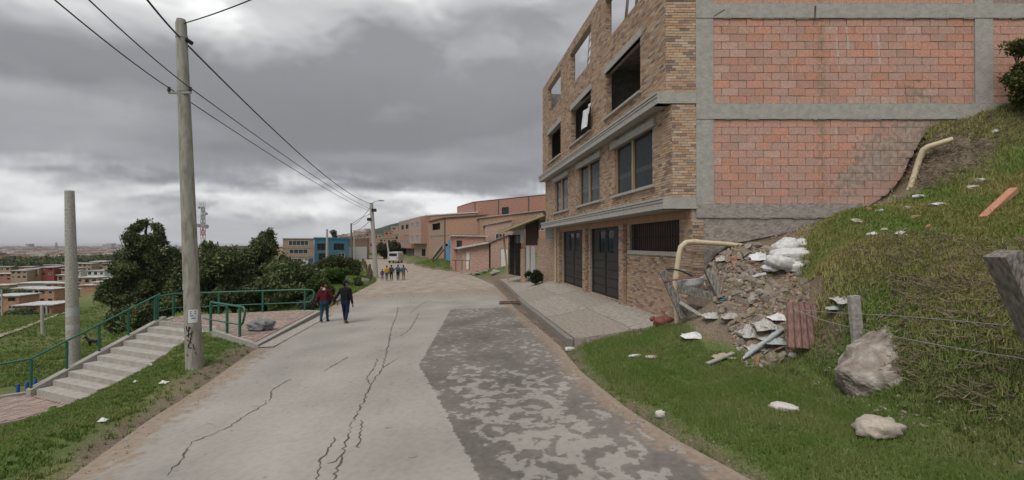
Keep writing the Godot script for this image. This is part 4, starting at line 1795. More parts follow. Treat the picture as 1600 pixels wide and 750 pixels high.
func house_at(called: String, label: String, category: String, pc: Vector3, pl: Vector3, pr: Vector3, h: float, m1: Material, m2: Material, face1: Array, face2: Array, roof: Dictionary, group := "", extra := {}) -> Node3D:
	var root := thing(called, label, category, pc, group)
	var e1 := pl - pc
	var e2 := pr - pc
	var w1 := e1.length()
	var w2 := e2.length()
	var u1 := e1 / w1
	var u2 := e2 / w2
	var n1 := Vector3(-u1.z, 0, u1.x)
	if n1.dot(u2) > 0:
		n1 = -n1
	var n2 := Vector3(-u2.z, 0, u2.x)
	if n2.dot(u1) > 0:
		n2 = -n2
	var down: float = extra.get("down", 1.2)
	var t := 0.16
	for k in 4:
		var fr: Array
		var w: float
		var ops := []
		var mt: Material = m1
		match k:
			0:
				fr = [pc, u1, Vector3.UP, n1]
				w = w1
				ops = face1
			1:
				fr = [pc, u2, Vector3.UP, n2]
				w = w2
				ops = face2
				mt = m2
			2:
				fr = [pl, u2, Vector3.UP, -n2]
				w = w2
			3:
				fr = [pr, u1, Vector3.UP, -n1]
				w = w1
		var holes := []
		var jut: Array = extra.get("jut", [2.0, 2.0, 0.0]) if k == 0 else [2.0, 2.0, 0.0]
		for q in ops:
			holes.append([q[0] * w, q[1] * h, q[2] * w, q[3] * h])
		var st := new_st()
		if k == 0 or k == 3:
			wall_with_holes(st, [fr[0] + fr[1] * (t + 0.003), fr[1], fr[2], fr[3]], w - 2 * t - 0.006, h, t, holes.filter(func(q): return q[1] < jut[0] * h).map(func(q): return [q[0] - t, q[1], q[2] - t, q[3]]), -down)
		else:
			wall_with_holes(st, fr, w, h, t, holes, -down)
		part(st, "wall", mt, root)
		if jut[2] > 0.0:
			# upper storeys built out over the street
			var sj := new_st()
			var fj := [fr[0] + fr[3] * jut[2], fr[1], fr[2], fr[3]]
			wall_with_holes(sj, fj, w, h * jut[1], 0.14, holes.filter(func(q): return q[1] >= jut[0] * h), h * jut[0])
			for e in [[0.003, 0.14], [w - 0.14, w - 0.003]]:
				fbox(sj, fj, e[0], e[1], h * jut[0] + 0.13, h * jut[1] - 0.13, -jut[2], -0.145)
			fbox(sj, fj, 0.003, w - 0.003, h * jut[0] + 0.003, h * jut[0] + 0.125, -jut[2], -0.145)
			fbox(sj, fj, 0.003, w - 0.003, h * jut[1] - 0.125, h * jut[1] - 0.003, -jut[2], -0.145)
			part(sj, "jutting_storey", extra.get("jut_m", mt), root)
		for i in ops.size():
			var fo := fr
			if ops[i][1] >= jut[0]:
				fo = [fr[0] + fr[3] * jut[2], fr[1], fr[2], fr[3]]
			opening(root, fo, holes[i], ops[i][4])
	# added inner floor at half height, keeps the rooms behind the openings dark
	var fl := new_st()
	fbox(fl, [pc, u1, Vector3.UP, u2], t, w1 - t, h * 0.48, h * 0.5, t, w2 - t)
	part(fl, "floor", pmat("dark inner floor", [0.16, 0.14, 0.12]), root)
	for b in extra.get("beams", []):
		var st := new_st()
		fbox(st, [pc, u1, Vector3.UP, n1], -0.03, w1, b * h, b * h + 0.18, -0.1, 0.03)
		fbox(st, [pc, u2, Vector3.UP, n2], -0.025, w2, b * h, b * h + 0.18, -0.1, 0.03)
		part(st, "beam", nmat("house concrete", [[0.16, 0.15, 0.14], [0.26, 0.25, 0.235]], 2.0), root)
	for b in extra.get("columns", []):
		var st := new_st()
		fbox(st, [pc, u2, Vector3.UP, n2], b * w2 - 0.15, b * w2 + 0.15, -down, h - 0.01, -0.1, 0.03)
		part(st, "column", nmat("dark column", [[0.08, 0.075, 0.07], [0.15, 0.14, 0.13]], 1.0), root)
	# roof
	var ov: float = roof.get("over", 0.2)
	var rm: Material = roof.get("m", nmat("grey tin", [[0.26, 0.26, 0.26], [0.40, 0.40, 0.40], [0.52, 0.52, 0.52]], 3.0, {"rough": 0.5}))
	var rise1: float = roof.get("rise1", 0.0)   # extra height at the far end of the front
	var rise2: float = roof.get("rise2", 0.0)   # extra height at the far end of the side
	var th: float = roof.get("thick", 0.1)
	var st3 := new_st()
	var strips := int(maxf(1.0, roof.get("strips", 1)))
	for s in strips:
		var a := -ov + (w2 + 2 * ov) * s / strips
		var b := -ov + (w2 + 2 * ov) * (s + 1) / strips + (0.05 if strips > 1 else 0.0)
		var lift := 0.012 * (s % 2)
		var p := []
		for q in [[-ov, a], [w1 + ov, a], [w1 + ov, b], [-ov, b]]:
			p.append(pc + u1 * q[0] + u2 * q[1] + Vector3(0, h + lift + 0.003 + rise1 * q[0] / w1 + rise2 * q[1] / w2, 0))
		var up := Vector3(0, th, 0)
		var flip := u1.cross(u2).y > 0
		var f := [[p[0] + up, p[1] + up, p[2] + up, p[3] + up], [p[3], p[2], p[1], p[0]], [p[0], p[1], p[1] + up, p[0] + up], [p[1], p[2], p[2] + up, p[1] + up], [p[2], p[3], p[3] + up, p[2] + up], [p[3], p[0], p[0] + up, p[3] + up]]
		for g in f:
			if flip:
				quad(st3, g[0], g[1], g[2], g[3])
			else:
				quad(st3, g[3], g[2], g[1], g[0])
	part(st3, "roof", rm, root)
	if rise2 != 0.0 or rise1 != 0.0:
		# gable pieces up to the sloping sheet
		var st4 := new_st()
		var q00 := pc + Vector3(0, h, 0)
		var q10 := pl + Vector3(0, h, 0)
		var q01 := pr + Vector3(0, h, 0)
		var q11 := pl + u2 * w2 + Vector3(0, h, 0)
		var z1 := Vector3(0, rise1, 0)
		var z2 := Vector3(0, rise2, 0)
		quad(st4, q00, q10, q10 + z1, q00 + Vector3(0, 0.001, 0))
		quad(st4, q00, q01, q01 + z2, q00 + Vector3(0, 0.001, 0))
		quad(st4, q10, q11, q11 + z1 + z2, q10 + z1 + Vector3(0, 0.001, 0))
		quad(st4, q01, q11, q11 + z1 + z2, q01 + z2 + Vector3(0, 0.001, 0))
		part(st4, "gable", m2, root)
	return root


func opening(root: Node3D, fr: Array, q: Array, kind: String) -> void:
	if kind == "hole":
		return
	var o := Node3D.new()
	o.name = "window" if kind.begins_with("window") else "door"
	root.add_child(o, true)
	var st := new_st()
	var fm: Material = pmat("white frame", [0.55, 0.55, 0.54], 0.5)
	if kind == "window_dark":
		fm = pmat("dark frame", [0.06, 0.055, 0.05], 0.5)
	var b := 0.06
	if o.name.begins_with("window"):
		fbox(st, fr, q[0], q[0] + b, q[1], q[3], -0.10, 0.02)
		fbox(st, fr, q[2] - b, q[2], q[1], q[3], -0.10, 0.02)
		fbox(st, fr, q[0] + b, q[2] - b, q[1], q[1] + b, -0.10, 0.02)
		fbox(st, fr, q[0] + b, q[2] - b, q[3] - b, q[3], -0.10, 0.02)
		var n := int(clampf(roundf((q[2] - q[0]) / 0.8), 1, 6))
		for i in range(1, n):
			var x: float = lerpf(q[0], q[2], float(i) / n)
			fbox(st, fr, x - 0.025, x + 0.025, q[1] + b, q[3] - b, -0.09, 0.01)
		part(st, "frame", fm, o)
		st = new_st()
		fbox(st, fr, q[0] + b, q[2] - b, q[1] + b, q[3] - b, -0.08, -0.07)
		part(st, "pane", glass(), o)
		if kind == "window_curtain":
			st = new_st()
			fbox(st, fr, q[0] + b, q[2] - b, q[1] + b, q[3] - b, -0.16, -0.14)
			part(st, "curtain", nmat("pale curtain", [[0.32, 0.31, 0.29], [0.5, 0.49, 0.46]], 0.8), o)
	else:
		var dm: Material
		match kind:
			"door_white":
				dm = nmat("white door enamel", [[0.52, 0.52, 0.52], [0.66, 0.66, 0.65]], 1.0, {"rough": 0.5})
			"door_blue":
				dm = nmat("blue door enamel", [[0.03, 0.06, 0.24], [0.05, 0.09, 0.32]], 1.0, {"rough": 0.5})
			"door_sky":
				dm = nmat("sky blue gate enamel", [[0.07, 0.22, 0.42], [0.11, 0.30, 0.52]], 1.0, {"rough": 0.5})
			"door_grey":
				dm = nmat("grey shutter", [[0.16, 0.18, 0.22], [0.26, 0.28, 0.32]], 1.0, {"rough": 0.5})
			_:
				dm = nmat("brown door enamel", [[0.06, 0.04, 0.03], [0.11, 0.075, 0.055]], 1.0, {"rough": 0.5})
		fbox(st, fr, q[0], q[2], q[1], q[3], -0.12, -0.06)
		part(st, "leaf", dm, o)
		st = new_st()
		fbox(st, fr, q[0] + 0.08, q[2] - 0.08, lerpf(q[1], q[3], 0.06), lerpf(q[1], q[3], 0.46), -0.06, -0.04)
		fbox(st, fr, q[0] + 0.08, q[2] - 0.08, lerpf(q[1], q[3], 0.54), lerpf(q[1], q[3], 0.94), -0.06, -0.04)
		part(st, "panel", dm, o)


func brick_mat(key: String, c: Array, size := 7.0) -> StandardMaterial3D:
	return nmat(key, [[c[0] * 0.60, c[1] * 0.58, c[2] * 0.56], [c[0], c[1], c[2]], [c[0] * 1.12, c[1] * 1.16, c[2] * 1.2]], size, {"stretch": Vector3(1, 3.2, 1), "freq": 0.03, "oct": 6, "bump": 1.0, "tint": true})


func build_street_houses() -> void:
	var red := brick_mat("far red brick", [0.46, 0.24, 0.175])
	var orange := brick_mat("far orange brick", [0.45, 0.27, 0.18])
	var tan := brick_mat("far tan brick", [0.41, 0.29, 0.215])
	var pink := brick_mat("far pink brick", [0.48, 0.315, 0.25])
	var beige := nmat("pinkish plaster", [[0.30, 0.225, 0.185], [0.42, 0.32, 0.265]], 3.0)
	var grey := nmat("grey house wall", [[0.25, 0.245, 0.235], [0.38, 0.375, 0.36]], 3.0)
	var tin := nmat("white tin", [[0.40, 0.40, 0.39], [0.60, 0.60, 0.59]], 3.0, {"rough": 0.5})
	var tin_d := nmat("dull tin", [[0.20, 0.19, 0.18], [0.33, 0.32, 0.30], [0.42, 0.41, 0.39]], 2.0, {"rough": 0.6})
	var dark := nmat("black roof edge", [[0.06, 0.055, 0.05], [0.11, 0.10, 0.09]], 2.0)
	var row := "brick houses along the right of the road"
	# open shed next to the building: a lean-to roof over a gate and loose sheets
	build_shed()
	# low pink annex with a white door, then its neighbours, going away up the road
	house("annex", "low pinkish brick annex with white garage door beside the open shed", "house", [757, 57.0], [767, 51.0], [797, 47.5], 378, 422, pink, pink,
		[[0.05, 0.0, 0.3, 0.75, "hole"]], [[0.52, 0.0, 0.98, 0.78, "door_white"]], {"m": tin_d, "over": 0.5, "rise2": 0.75, "rise1": -0.3, "strips": 5, "thick": 0.06}, row)
	house("annex", "low brick lean-to under warped tin sheets left of the white garage door", "house", [714, 60.0], [722, 53.0], [764, 51.5], 388, 422, pink, pink,
		[], [[0.14, 0.05, 0.28, 0.85, "door_white"]], {"m": tin_d, "over": 0.6, "rise2": 0.55, "strips": 6, "thick": 0.06}, row)
	house("cottage", "small pink house with white tin roof and one window beside the blue gate", "house", [705, 66.0], [709, 60.0], [757, 57.0], 369, 414, pink, red,
		[], [[0.10, 0.45, 0.28, 0.85, "window_dark"]], {"m": tin, "over": 0.45, "strips": 5, "thick": 0.08, "rise2": -0.1}, row)
	house("brick_house", "two-storey pink brick house with one window above the white garage annex", "house", [756, 74.0], [758, 64.0], [800, 60.0], 352, 420, pink, pink,
		[], [[0.40, 0.50, 0.66, 0.80, "window_curtain"]], {"m": tin_d, "over": 0.3, "rise2": 0.5, "thick": 0.1}, row)
	house("brick_house", "long orange brick house with black corner column and dark roof edge", "house", [671, 92.0], [694, 80.0], [760, 75.0], 341, 410, tan, orange,
		[[0.25, 0.76, 0.8, 0.92, "hole"]], [[0.02, 0.0, 0.16, 0.42, "hole"]], {"m": dark, "over": 0.35, "rise2": 0.2, "thick": 0.12}, row, {"beams": [0.60], "columns": [0.02, 0.97]})
	house("brick_house", "far stretch of brick house behind the annex with high small windows", "house", [745, 78.0], [750, 72.0], [870, 60.0], 341, 400, orange, orange,
		[], [[0.72, 0.62, 0.86, 0.86, "window_curtain"]], {"m": tin_d, "over": 0.4, "rise2": 0.5, "thick": 0.12}, row)
	house("brick_house", "tall red brick block rising over the others with a dark barred window", "house", [715, 102.0], [740, 90.0], [880, 74.0], 316, 400, red, red,
		[[0.12, 0.70, 0.32, 0.86, "window_curtain"], [0.62, 0.70, 0.84, 0.84, "window_curtain"]], [[0.36, 0.74, 0.44, 0.86, "window_dark"]], {"m": dark, "over": 0.1, "thick": 0.12}, row, {"columns": [0.02, 0.32, 0.66]})
	house("brick_house", "flat red brick storey with white roof line below the tall block", "house", [660, 110.0], [672, 97.0], [745, 88.0], 337, 400, red, red,
		[], [], {"m": tin, "over": 0.25, "thick": 0.2}, row)
	house("brick_house", "three-storey house with jutting upper floors and white-framed window pairs", "house", [648, 113.0], [667, 101.0], [674, 100.0], 337, 402, beige, red,
		[[0.12, 0.36, 0.40, 0.55, "window_curtain"], [0.58, 0.36, 0.88, 0.55, "window_curtain"], [0.12, 0.70, 0.42, 0.88, "window_curtain"], [0.58, 0.70, 0.88, 0.88, "window_curtain"], [0.1, 0.02, 0.38, 0.2, "window_dark"]], [], {"m": tin_d, "over": 0.25, "thick": 0.12}, row, {"jut": [0.33, 0.985, 1.3], "jut_m": pink})
	house("brick_house", "narrow pink house with jutting first floor over blue and white doors", "house", [632, 127.0], [650, 115.0], [658, 114.0], 367, 400, pink, red,
		[[0.15, 0.45, 0.42, 0.80, "window_curtain"], [0.6, 0.45, 0.88, 0.80, "window_curtain"], [0.05, 0.0, 0.25, 0.33, "door_blue"], [0.35, 0.0, 0.6, 0.33, "door_grey"], [0.72, 0.0, 0.92, 0.33, "door_white"]], [], {"m": dark, "over": 0.3, "thick": 0.12}, row, {"jut": [0.36, 0.98, 1.2], "jut_m": red})
	house("brick_house", "plain brown brick block on the skyline behind the jutting houses", "house", [624, 152.0], [642, 137.0], [662, 131.0], 343, 398, tan, tan,
		[[0.2, 0.75, 0.4, 0.88, "window_dark"], [0.6, 0.75, 0.8, 0.88, "window_dark"]], [], {"m": tin_d, "over": 0.1}, row)
	# sky-blue gate and the leaning boards beside it
	var gate := thing("gate", "sky-blue sheet gate between the pink cottage and the tan wall", "gate", at(703, 406, 70))
	var st := new_st()
	var ga := at(697, 406, 74.0)
	var gb := at(709, 408, 67.0)
	gb.y = ga.y
	var gu := (gb - ga).normalized()
	var gf := [ga, gu, Vector3.UP, Vector3(-gu.z, 0, gu.x)]
	var gl := ga.distance_to(gb)
	fbox(st, gf, 0.0, gl * 0.49, 0.0, 2.1, 0.0, 0.05)
	part(st, "leaf", nmat("sky blue gate enamel", [[0.07, 0.22, 0.42], [0.11, 0.30, 0.52]], 1.0, {"rough": 0.5}), gate)
	st = new_st()
	fbox(st, gf, gl * 0.51, gl, 0.0, 2.1, 0.0, 0.05)
	part(st, "leaf", mats["sky blue gate enamel"], gate)
	st = new_st()
	fbox(st, gf, gl * 0.42, gl * 0.62, 2.1, 3.1, 0.0, 0.2)
	part(st, "post", mats["sky blue gate enamel"], gate)
	st = new_st()
	bar(st, at(676, 406, 76), at(691, 386, 79), 1.0, 0.12, Vector3.RIGHT)
	bar(st, at(679, 407, 75.5), at(694, 389, 78.5), 0.4, 0.12, Vector3.RIGHT)
	tag(part(st, "leaning_boards", nmat("grey plank", [[0.19, 0.165, 0.135], [0.31, 0.275, 0.235]], 1.0), self), "grey boards leaning on the tan brick house", "boards")
	# low bar fence before the cottage
	var bf := thing("bar_fence", "low rusty bar fence in front of the pink cottage", "fence", at(720, 418, 49.0))
	var rusty := pmat("rusty bar", [0.10, 0.055, 0.035], 0.8)
	for px in [712, 722, 733]:
		st = new_st()
		tube(st, [at(px, 422, 49.0), at(px, 407, 49.0)], [0.04], 6)
		part(st, "post", rusty, bf)
	st = new_st()
	tube(st, [at(706, 406.5, 49.0), at(734, 407, 49.0)], [0.035], 6)
	part(st, "rail", rusty, bf)

	# ---- across the top of the road
	var blue := nmat("blue house paint", [[0.05, 0.17, 0.27], [0.075, 0.235, 0.35]], 4.0)
	var cream := nmat("cream house paint", [[0.42, 0.31, 0.17], [0.55, 0.43, 0.26]], 4.0)
	var far := "houses across the end of the road"
	house("blue_house", "two-storey bright blue house with white-framed windows", "house", [545, 105.0], [491, 100.0], [497, 112.0], 373, 410, blue, blue,
		[[0.08, 0.52, 0.38, 0.80, "window_dark"], [0.55, 0.52, 0.86, 0.80, "window_dark"], [0.12, 0.08, 0.36, 0.38, "window_dark"], [0.44, 0.0, 0.62, 0.36, "door_sky"], [0.68, 0.1, 0.88, 0.38, "window"]], [], {"m": nmat("blue parapet", [[0.05, 0.17, 0.27], [0.075, 0.235, 0.35]], 4.0), "over": 0.15, "thick": 0.3}, far, {"beams": [0.43], "down": 4.0})
	house("brick_house", "three-storey tan brick house with broad window bands left of the blue house", "house", [490.5, 100.0], [442, 98.0], [448, 112.0], 373, 414, tan, tan,
		[[0.18, 0.74, 0.82, 0.93, "window_curtain"], [0.20, 0.42, 0.80, 0.60, "window_curtain"], [0.22, 0.0, 0.6, 0.24, "window_curtain"], [0.84, 0.0, 0.98, 0.24, "door_blue"], [0.64, 0.0, 0.8, 0.22, "door_white"]], [], {"m": tin_d, "over": 0.15}, far, {"beams": [0.28, 0.62], "down": 4.0})
	house("cream_house", "small cream house half hidden by trees left of the tan brick house", "house", [442, 104.0], [415, 106.0], [420, 116.0], 386, 408, cream, cream,
		[[0.2, 0.45, 0.6, 0.75, "window_dark"]], [], {"m": tin_d, "over": 0.3}, far, {"down": 4.0})
	house("brick_house", "orange brick shed with pale gable behind the trees by the mast", "house", [338, 128.0], [368, 120.0], [386, 126.0], 385, 405, red, grey,
		[], [[0.15, 0.3, 0.5, 0.8, "hole"]], {"m": tin_d, "over": 0.3, "rise1": -0.4}, far, {"down": 6.0})
	house("low_house", "low white-walled brick house to the right of the blue house", "house", [574, 116.0], [545, 112.0], [550, 122.0], 374, 404, tan, tan,
		[], [], {"m": tin_d, "over": 0.2}, far, {"down": 3.0})
	st = new_st()
	var wa := at(543, 404, 110.0)
	var wb := at(573, 402, 113.0)
	wb.y = wa.y
	fbox(st, axes(wa, wb - wa, Vector3.BACK), 0, wa.distance_to(wb), -1.0, 2.7, -0.2, 0.0)
	tag(part(st, "white_wall", nmat("whitewash", [[0.42, 0.43, 0.43], [0.58, 0.58, 0.57]], 3.0), self), "long whitewashed yard wall beside the blue house", "wall")
	# brick houses climbing the hillside in the gap
	var spots := [[562, 372, 150, 13, 18], [577, 378, 165, 12, 14], [592, 384, 150, 14, 14], [604, 372, 175, 13, 16], [616, 366, 185, 13, 16], [628, 372, 170, 12, 18], [583, 366, 215, 14, 12], [600, 361, 230, 14, 12], [611, 354, 270, 16, 10], [622, 358, 250, 12, 12], [570, 364, 245, 14, 10], [632, 384, 150, 12, 16], [548, 369, 190, 14, 10], [530, 370, 200, 16, 9], [512, 371, 210, 16, 8], [614, 383, 158, 10, 14], [640, 360, 220, 14, 16], [592, 372, 190, 12, 12], [558, 366, 210, 10, 10]]
	var kinds := [[red, "red brick"], [tan, "tan brick"], [orange, "orange brick"], [pink, "pink brick"]]
	spots.sort_custom(func(a, b): return a[0] < b[0])
	for i in spots.size():
		var q: Array = spots[i]
		var k: Array = kinds[(i * 3 + i / 4) % 4]
		var p := at(q[0], q[1] + q[4], q[2])
		var w: float = q[3] / F * q[2]
		var dx := Vector3(1, 0, -0.25).normalized()
		var dz := Vector3(-0.25, 0, -1).normalized()
		var hh: float = q[4] / F * q[2]
		var label := "small %s house on the far hillside, number %s from the left" % [k[1], ["one", "two", "three", "four", "five", "six", "seven", "eight", "nine", "ten", "eleven", "twelve", "thirteen", "fourteen", "fifteen", "sixteen", "seventeen", "eighteen", "nineteen"][i]]
		house_at("hillside_house", label, "house", p, p + dx * w, p + dz * 8.0, hh, k[0], k[0], [[0.15, 0.55, 0.4, 0.8, "window_dark"], [0.6, 0.55, 0.85, 0.8, "window_curtain"]], [], {"over": 0.15, "thick": 0.15, "m": tin_d if i % 3 else tin}, "brick houses on the far hillside", {"down": 14.0})
	# white van parked far up the road
	build_van()


func build_shed() -> void:
	var shed := thing("shed", "open lean-to shed of tin roof, black gate and loose sheets beside the brick building", "shed", Vector3(2.3, 0.4, -30))
	var wood := nmat("yellow timber", [[0.36, 0.26, 0.12], [0.47, 0.36, 0.19]], 0.8)
	var black := nmat("black tar timber", [[0.015, 0.014, 0.013], [0.035, 0.032, 0.03]], 0.8)
	var tin := nmat("dull tin", [[0.20, 0.19, 0.18], [0.33, 0.32, 0.30], [0.42, 0.41, 0.39]], 2.0)
	var pale := brick_mat("shed brick", [0.44, 0.30, 0.225])
	var a := Vector3(2.45, 0.45, -28.0)          # beside the building
	var b := at(794, 427, 36.0)                   # far end of the front
	b.y = 0.45
	var u := (b - a).normalized()
	var l := a.distance_to(b)
	var n := Vector3(u.z, 0, -u.x)
	if n.x > 0:
		n = -n
	var fr := [a, u, Vector3.UP, n]
	var st := new_st()
	fbox(st, fr, 0.0, l * 0.30, -0.6, 2.55, -0.2, 0.0)
	part(st, "brick_wall", pale, shed)
	st = new_st()
	fbox(st, fr, l * 0.58, l * 0.68, -0.6, 1.9, -0.2, 0.0)
	part(st, "brick_wall", pale, shed)
	st = new_st()
	fbox(st, fr, 0.0, l * 0.16, 2.55, 3.5, -0.12, -0.04)
	part(st, "grey_sheet", nmat("grey sheet", [[0.17, 0.17, 0.17], [0.28, 0.28, 0.28]], 1.4), shed)
	for q in [[0.34, 0.42, 0.0], [0.44, 0.51, 0.05]]:
		st = new_st()
		fbox(st, fr, l * q[0], l * q[1], 0.05, 2.1, 0.02 + q[2], 0.06 + q[2])
		part(st, "zinc_sheet", nmat("zinc sheet", [[0.30, 0.31, 0.32], [0.46, 0.47, 0.48]], 1.0, {"rough": 0.5}), shed)
	st = new_st()
	fbox(st, fr, l * 0.31, l * 0.57, 2.15, 3.9, -0.1, -0.03)
	part(st, "brown_board", nmat("dark brown board", [[0.035, 0.02, 0.015], [0.06, 0.035, 0.028]], 1.0), shed)
	for k in 2:
		var x0: float = l * [0.69, 0.85][k]
		var x1: float = l * [0.83, 0.97][k]
		st = new_st()
		for i in 5:
			fbox(st, fr, lerpf(x0, x1, i / 4.0) - 0.03, lerpf(x0, x1, i / 4.0) + 0.03, 0.0, 2.9, 0.0, 0.05)
		for i in 6:
			fbox(st, fr, x0, x1, i * 0.56, i * 0.56 + 0.06, -0.02, 0.0)
		part(st, "gate_leaf", black, shed)
		st = new_st()
		fbox(st, fr, x0, x1, 0.0, 2.9, -0.08, -0.04)
		part(st, "gate_sheet", nmat("dark sheet", [[0.03, 0.03, 0.032], [0.06, 0.06, 0.062]], 1.0), shed)
	st = new_st()
	fbox(st, fr, l * 0.60, l * 0.80, 2.3, 3.3, -0.05, 0.0)
	part(st, "pale_board", nmat("pale board", [[0.33, 0.33, 0.32], [0.46, 0.46, 0.44]], 1.0), shed)
	st = new_st()
	bar(st, b + Vector3(0, -0.5, 0), b + Vector3(-0.35, 3.0, 0), 0.14, 0.14)
	part(st, "timber_post", wood, shed)
	st = new_st()
	var c0 := a + Vector3(0, 4.0, 0) + n * 0.7
	var c1 := b + Vector3(-0.4, 3.1, 0) + n * 0.5
	var dv := Vector3(5.0, 0.5, 0.5)
	for i in 9:
		var p := c0.lerp(c1, i / 9.0)
		var q := c0.lerp(c1, (i + 1) / 9.0 + 0.012)
		var z := Vector3(0, 0.02 * (i % 2), 0)
		var t := Vector3(0, 0.06, 0)
		quad(st, p + z + t, p + dv + z + t, q + dv + z + t, q + z + t)
		quad(st, p + z, q + z, q + dv + z, p + dv + z)
		quad(st, p + z, p + z + t, q + z + t, q + z)
	part(st, "tin_roof", tin, shed)
	st = new_st()
	bar(st, c0 + Vector3(0.05, -0.08, 0), c1 + Vector3(0.05, -0.08, 0), 0.1, 0.14)
	part(st, "roof_beam", wood, shed)
	st = new_st()
	fbox(st, [a + Vector3(4.8, 0, -0.3), u, Vector3.UP, n], 0.0, l, -0.5, 4.0, -0.2, 0.0)
	part(st, "rear_wall", pale, shed)


func build_van() -> void:
	var p := at(614, 403, 92.0)
	p.y = ground_y(p.x, 92.0)
	p = Vector3(p.x, road_y(p.x, 92.0) + far_hill(p.x, 92.0), p.z)
	var van := thing("van", "white delivery van seen from behind far up the road", "van", p)
	var white := nmat("van paint", [[0.5, 0.5, 0.5], [0.6, 0.6, 0.59]], 2.0, {"rough": 0.35, "spec": 0.6})
	var st := new_st()
	var prof := [[0.35, -1.0], [0.35, 1.0], [1.6, 1.0], [2.05, 0.88], [2.15, 0.7], [2.15, -0.7], [2.05, -0.88], [1.6, -1.0]]
	for i in prof.size():
		var a: Array = prof[i]
		var b: Array = prof[(i + 1) % prof.size()]
		quad(st, p + Vector3(a[1], a[0], 0), p + Vector3(b[1], b[0], 0), p + Vector3(b[1], b[0], -4.6), p + Vector3(a[1], a[0], -4.6))
	for i in range(1, prof.size() - 1):
		for q in [prof[0], prof[i], prof[i + 1]]:
			st.add_vertex(p + Vector3(q[1], q[0], 0))
	part(st, "body", white, van)
	st = new_st()
	fbox(st, [p, Vector3.RIGHT, Vector3.UP, Vector3.BACK], -0.75, 0.75, 1.35, 1.9, 0.0, 0.02)
	part(st, "rear_window", glass_dark(), van)
	for s in [-0.85, 0.72]:
		st = new_st()
		fbox(st, [p, Vector3.RIGHT, Vector3.UP, Vector3.BACK], s, s + 0.13, 0.8, 1.2, 0.0, 0.03)
		part(st, "tail_lamp", pmat("red lamp", [0.35, 0.02, 0.015], 0.3), van)
	st = new_st()
	fbox(st, [p, Vector3.RIGHT, Vector3.UP, Vector3.BACK], -0.95, 0.95, 0.32, 0.5, 0.0, 0.1)
	part(st, "bumper", pmat("black plastic", [0.03, 0.03, 0.03], 0.6), van)
	for s in [-0.85, 0.85]:
		for z in [-0.9, -3.6]:
			st = new_st()
			tube(st, [p + Vector3(s - 0.1, 0.33, z), p + Vector3(s + 0.1, 0.33, z)], [0.33], 14)
			part(st, "wheel", pmat("tyre rubber", [0.02, 0.02, 0.02], 0.9), van)


func glass_dark() -> StandardMaterial3D:
	return pmat("dark glass", [0.02, 0.023, 0.026], 0.08)


# ---------------------------------------------------------------- valley houses, paths, mast, pylon
const ORDINALS := ["first", "second", "third", "fourth", "fifth", "sixth", "seventh", "eighth", "ninth", "tenth", "eleventh", "twelfth", "thirteenth", "fourteenth"]


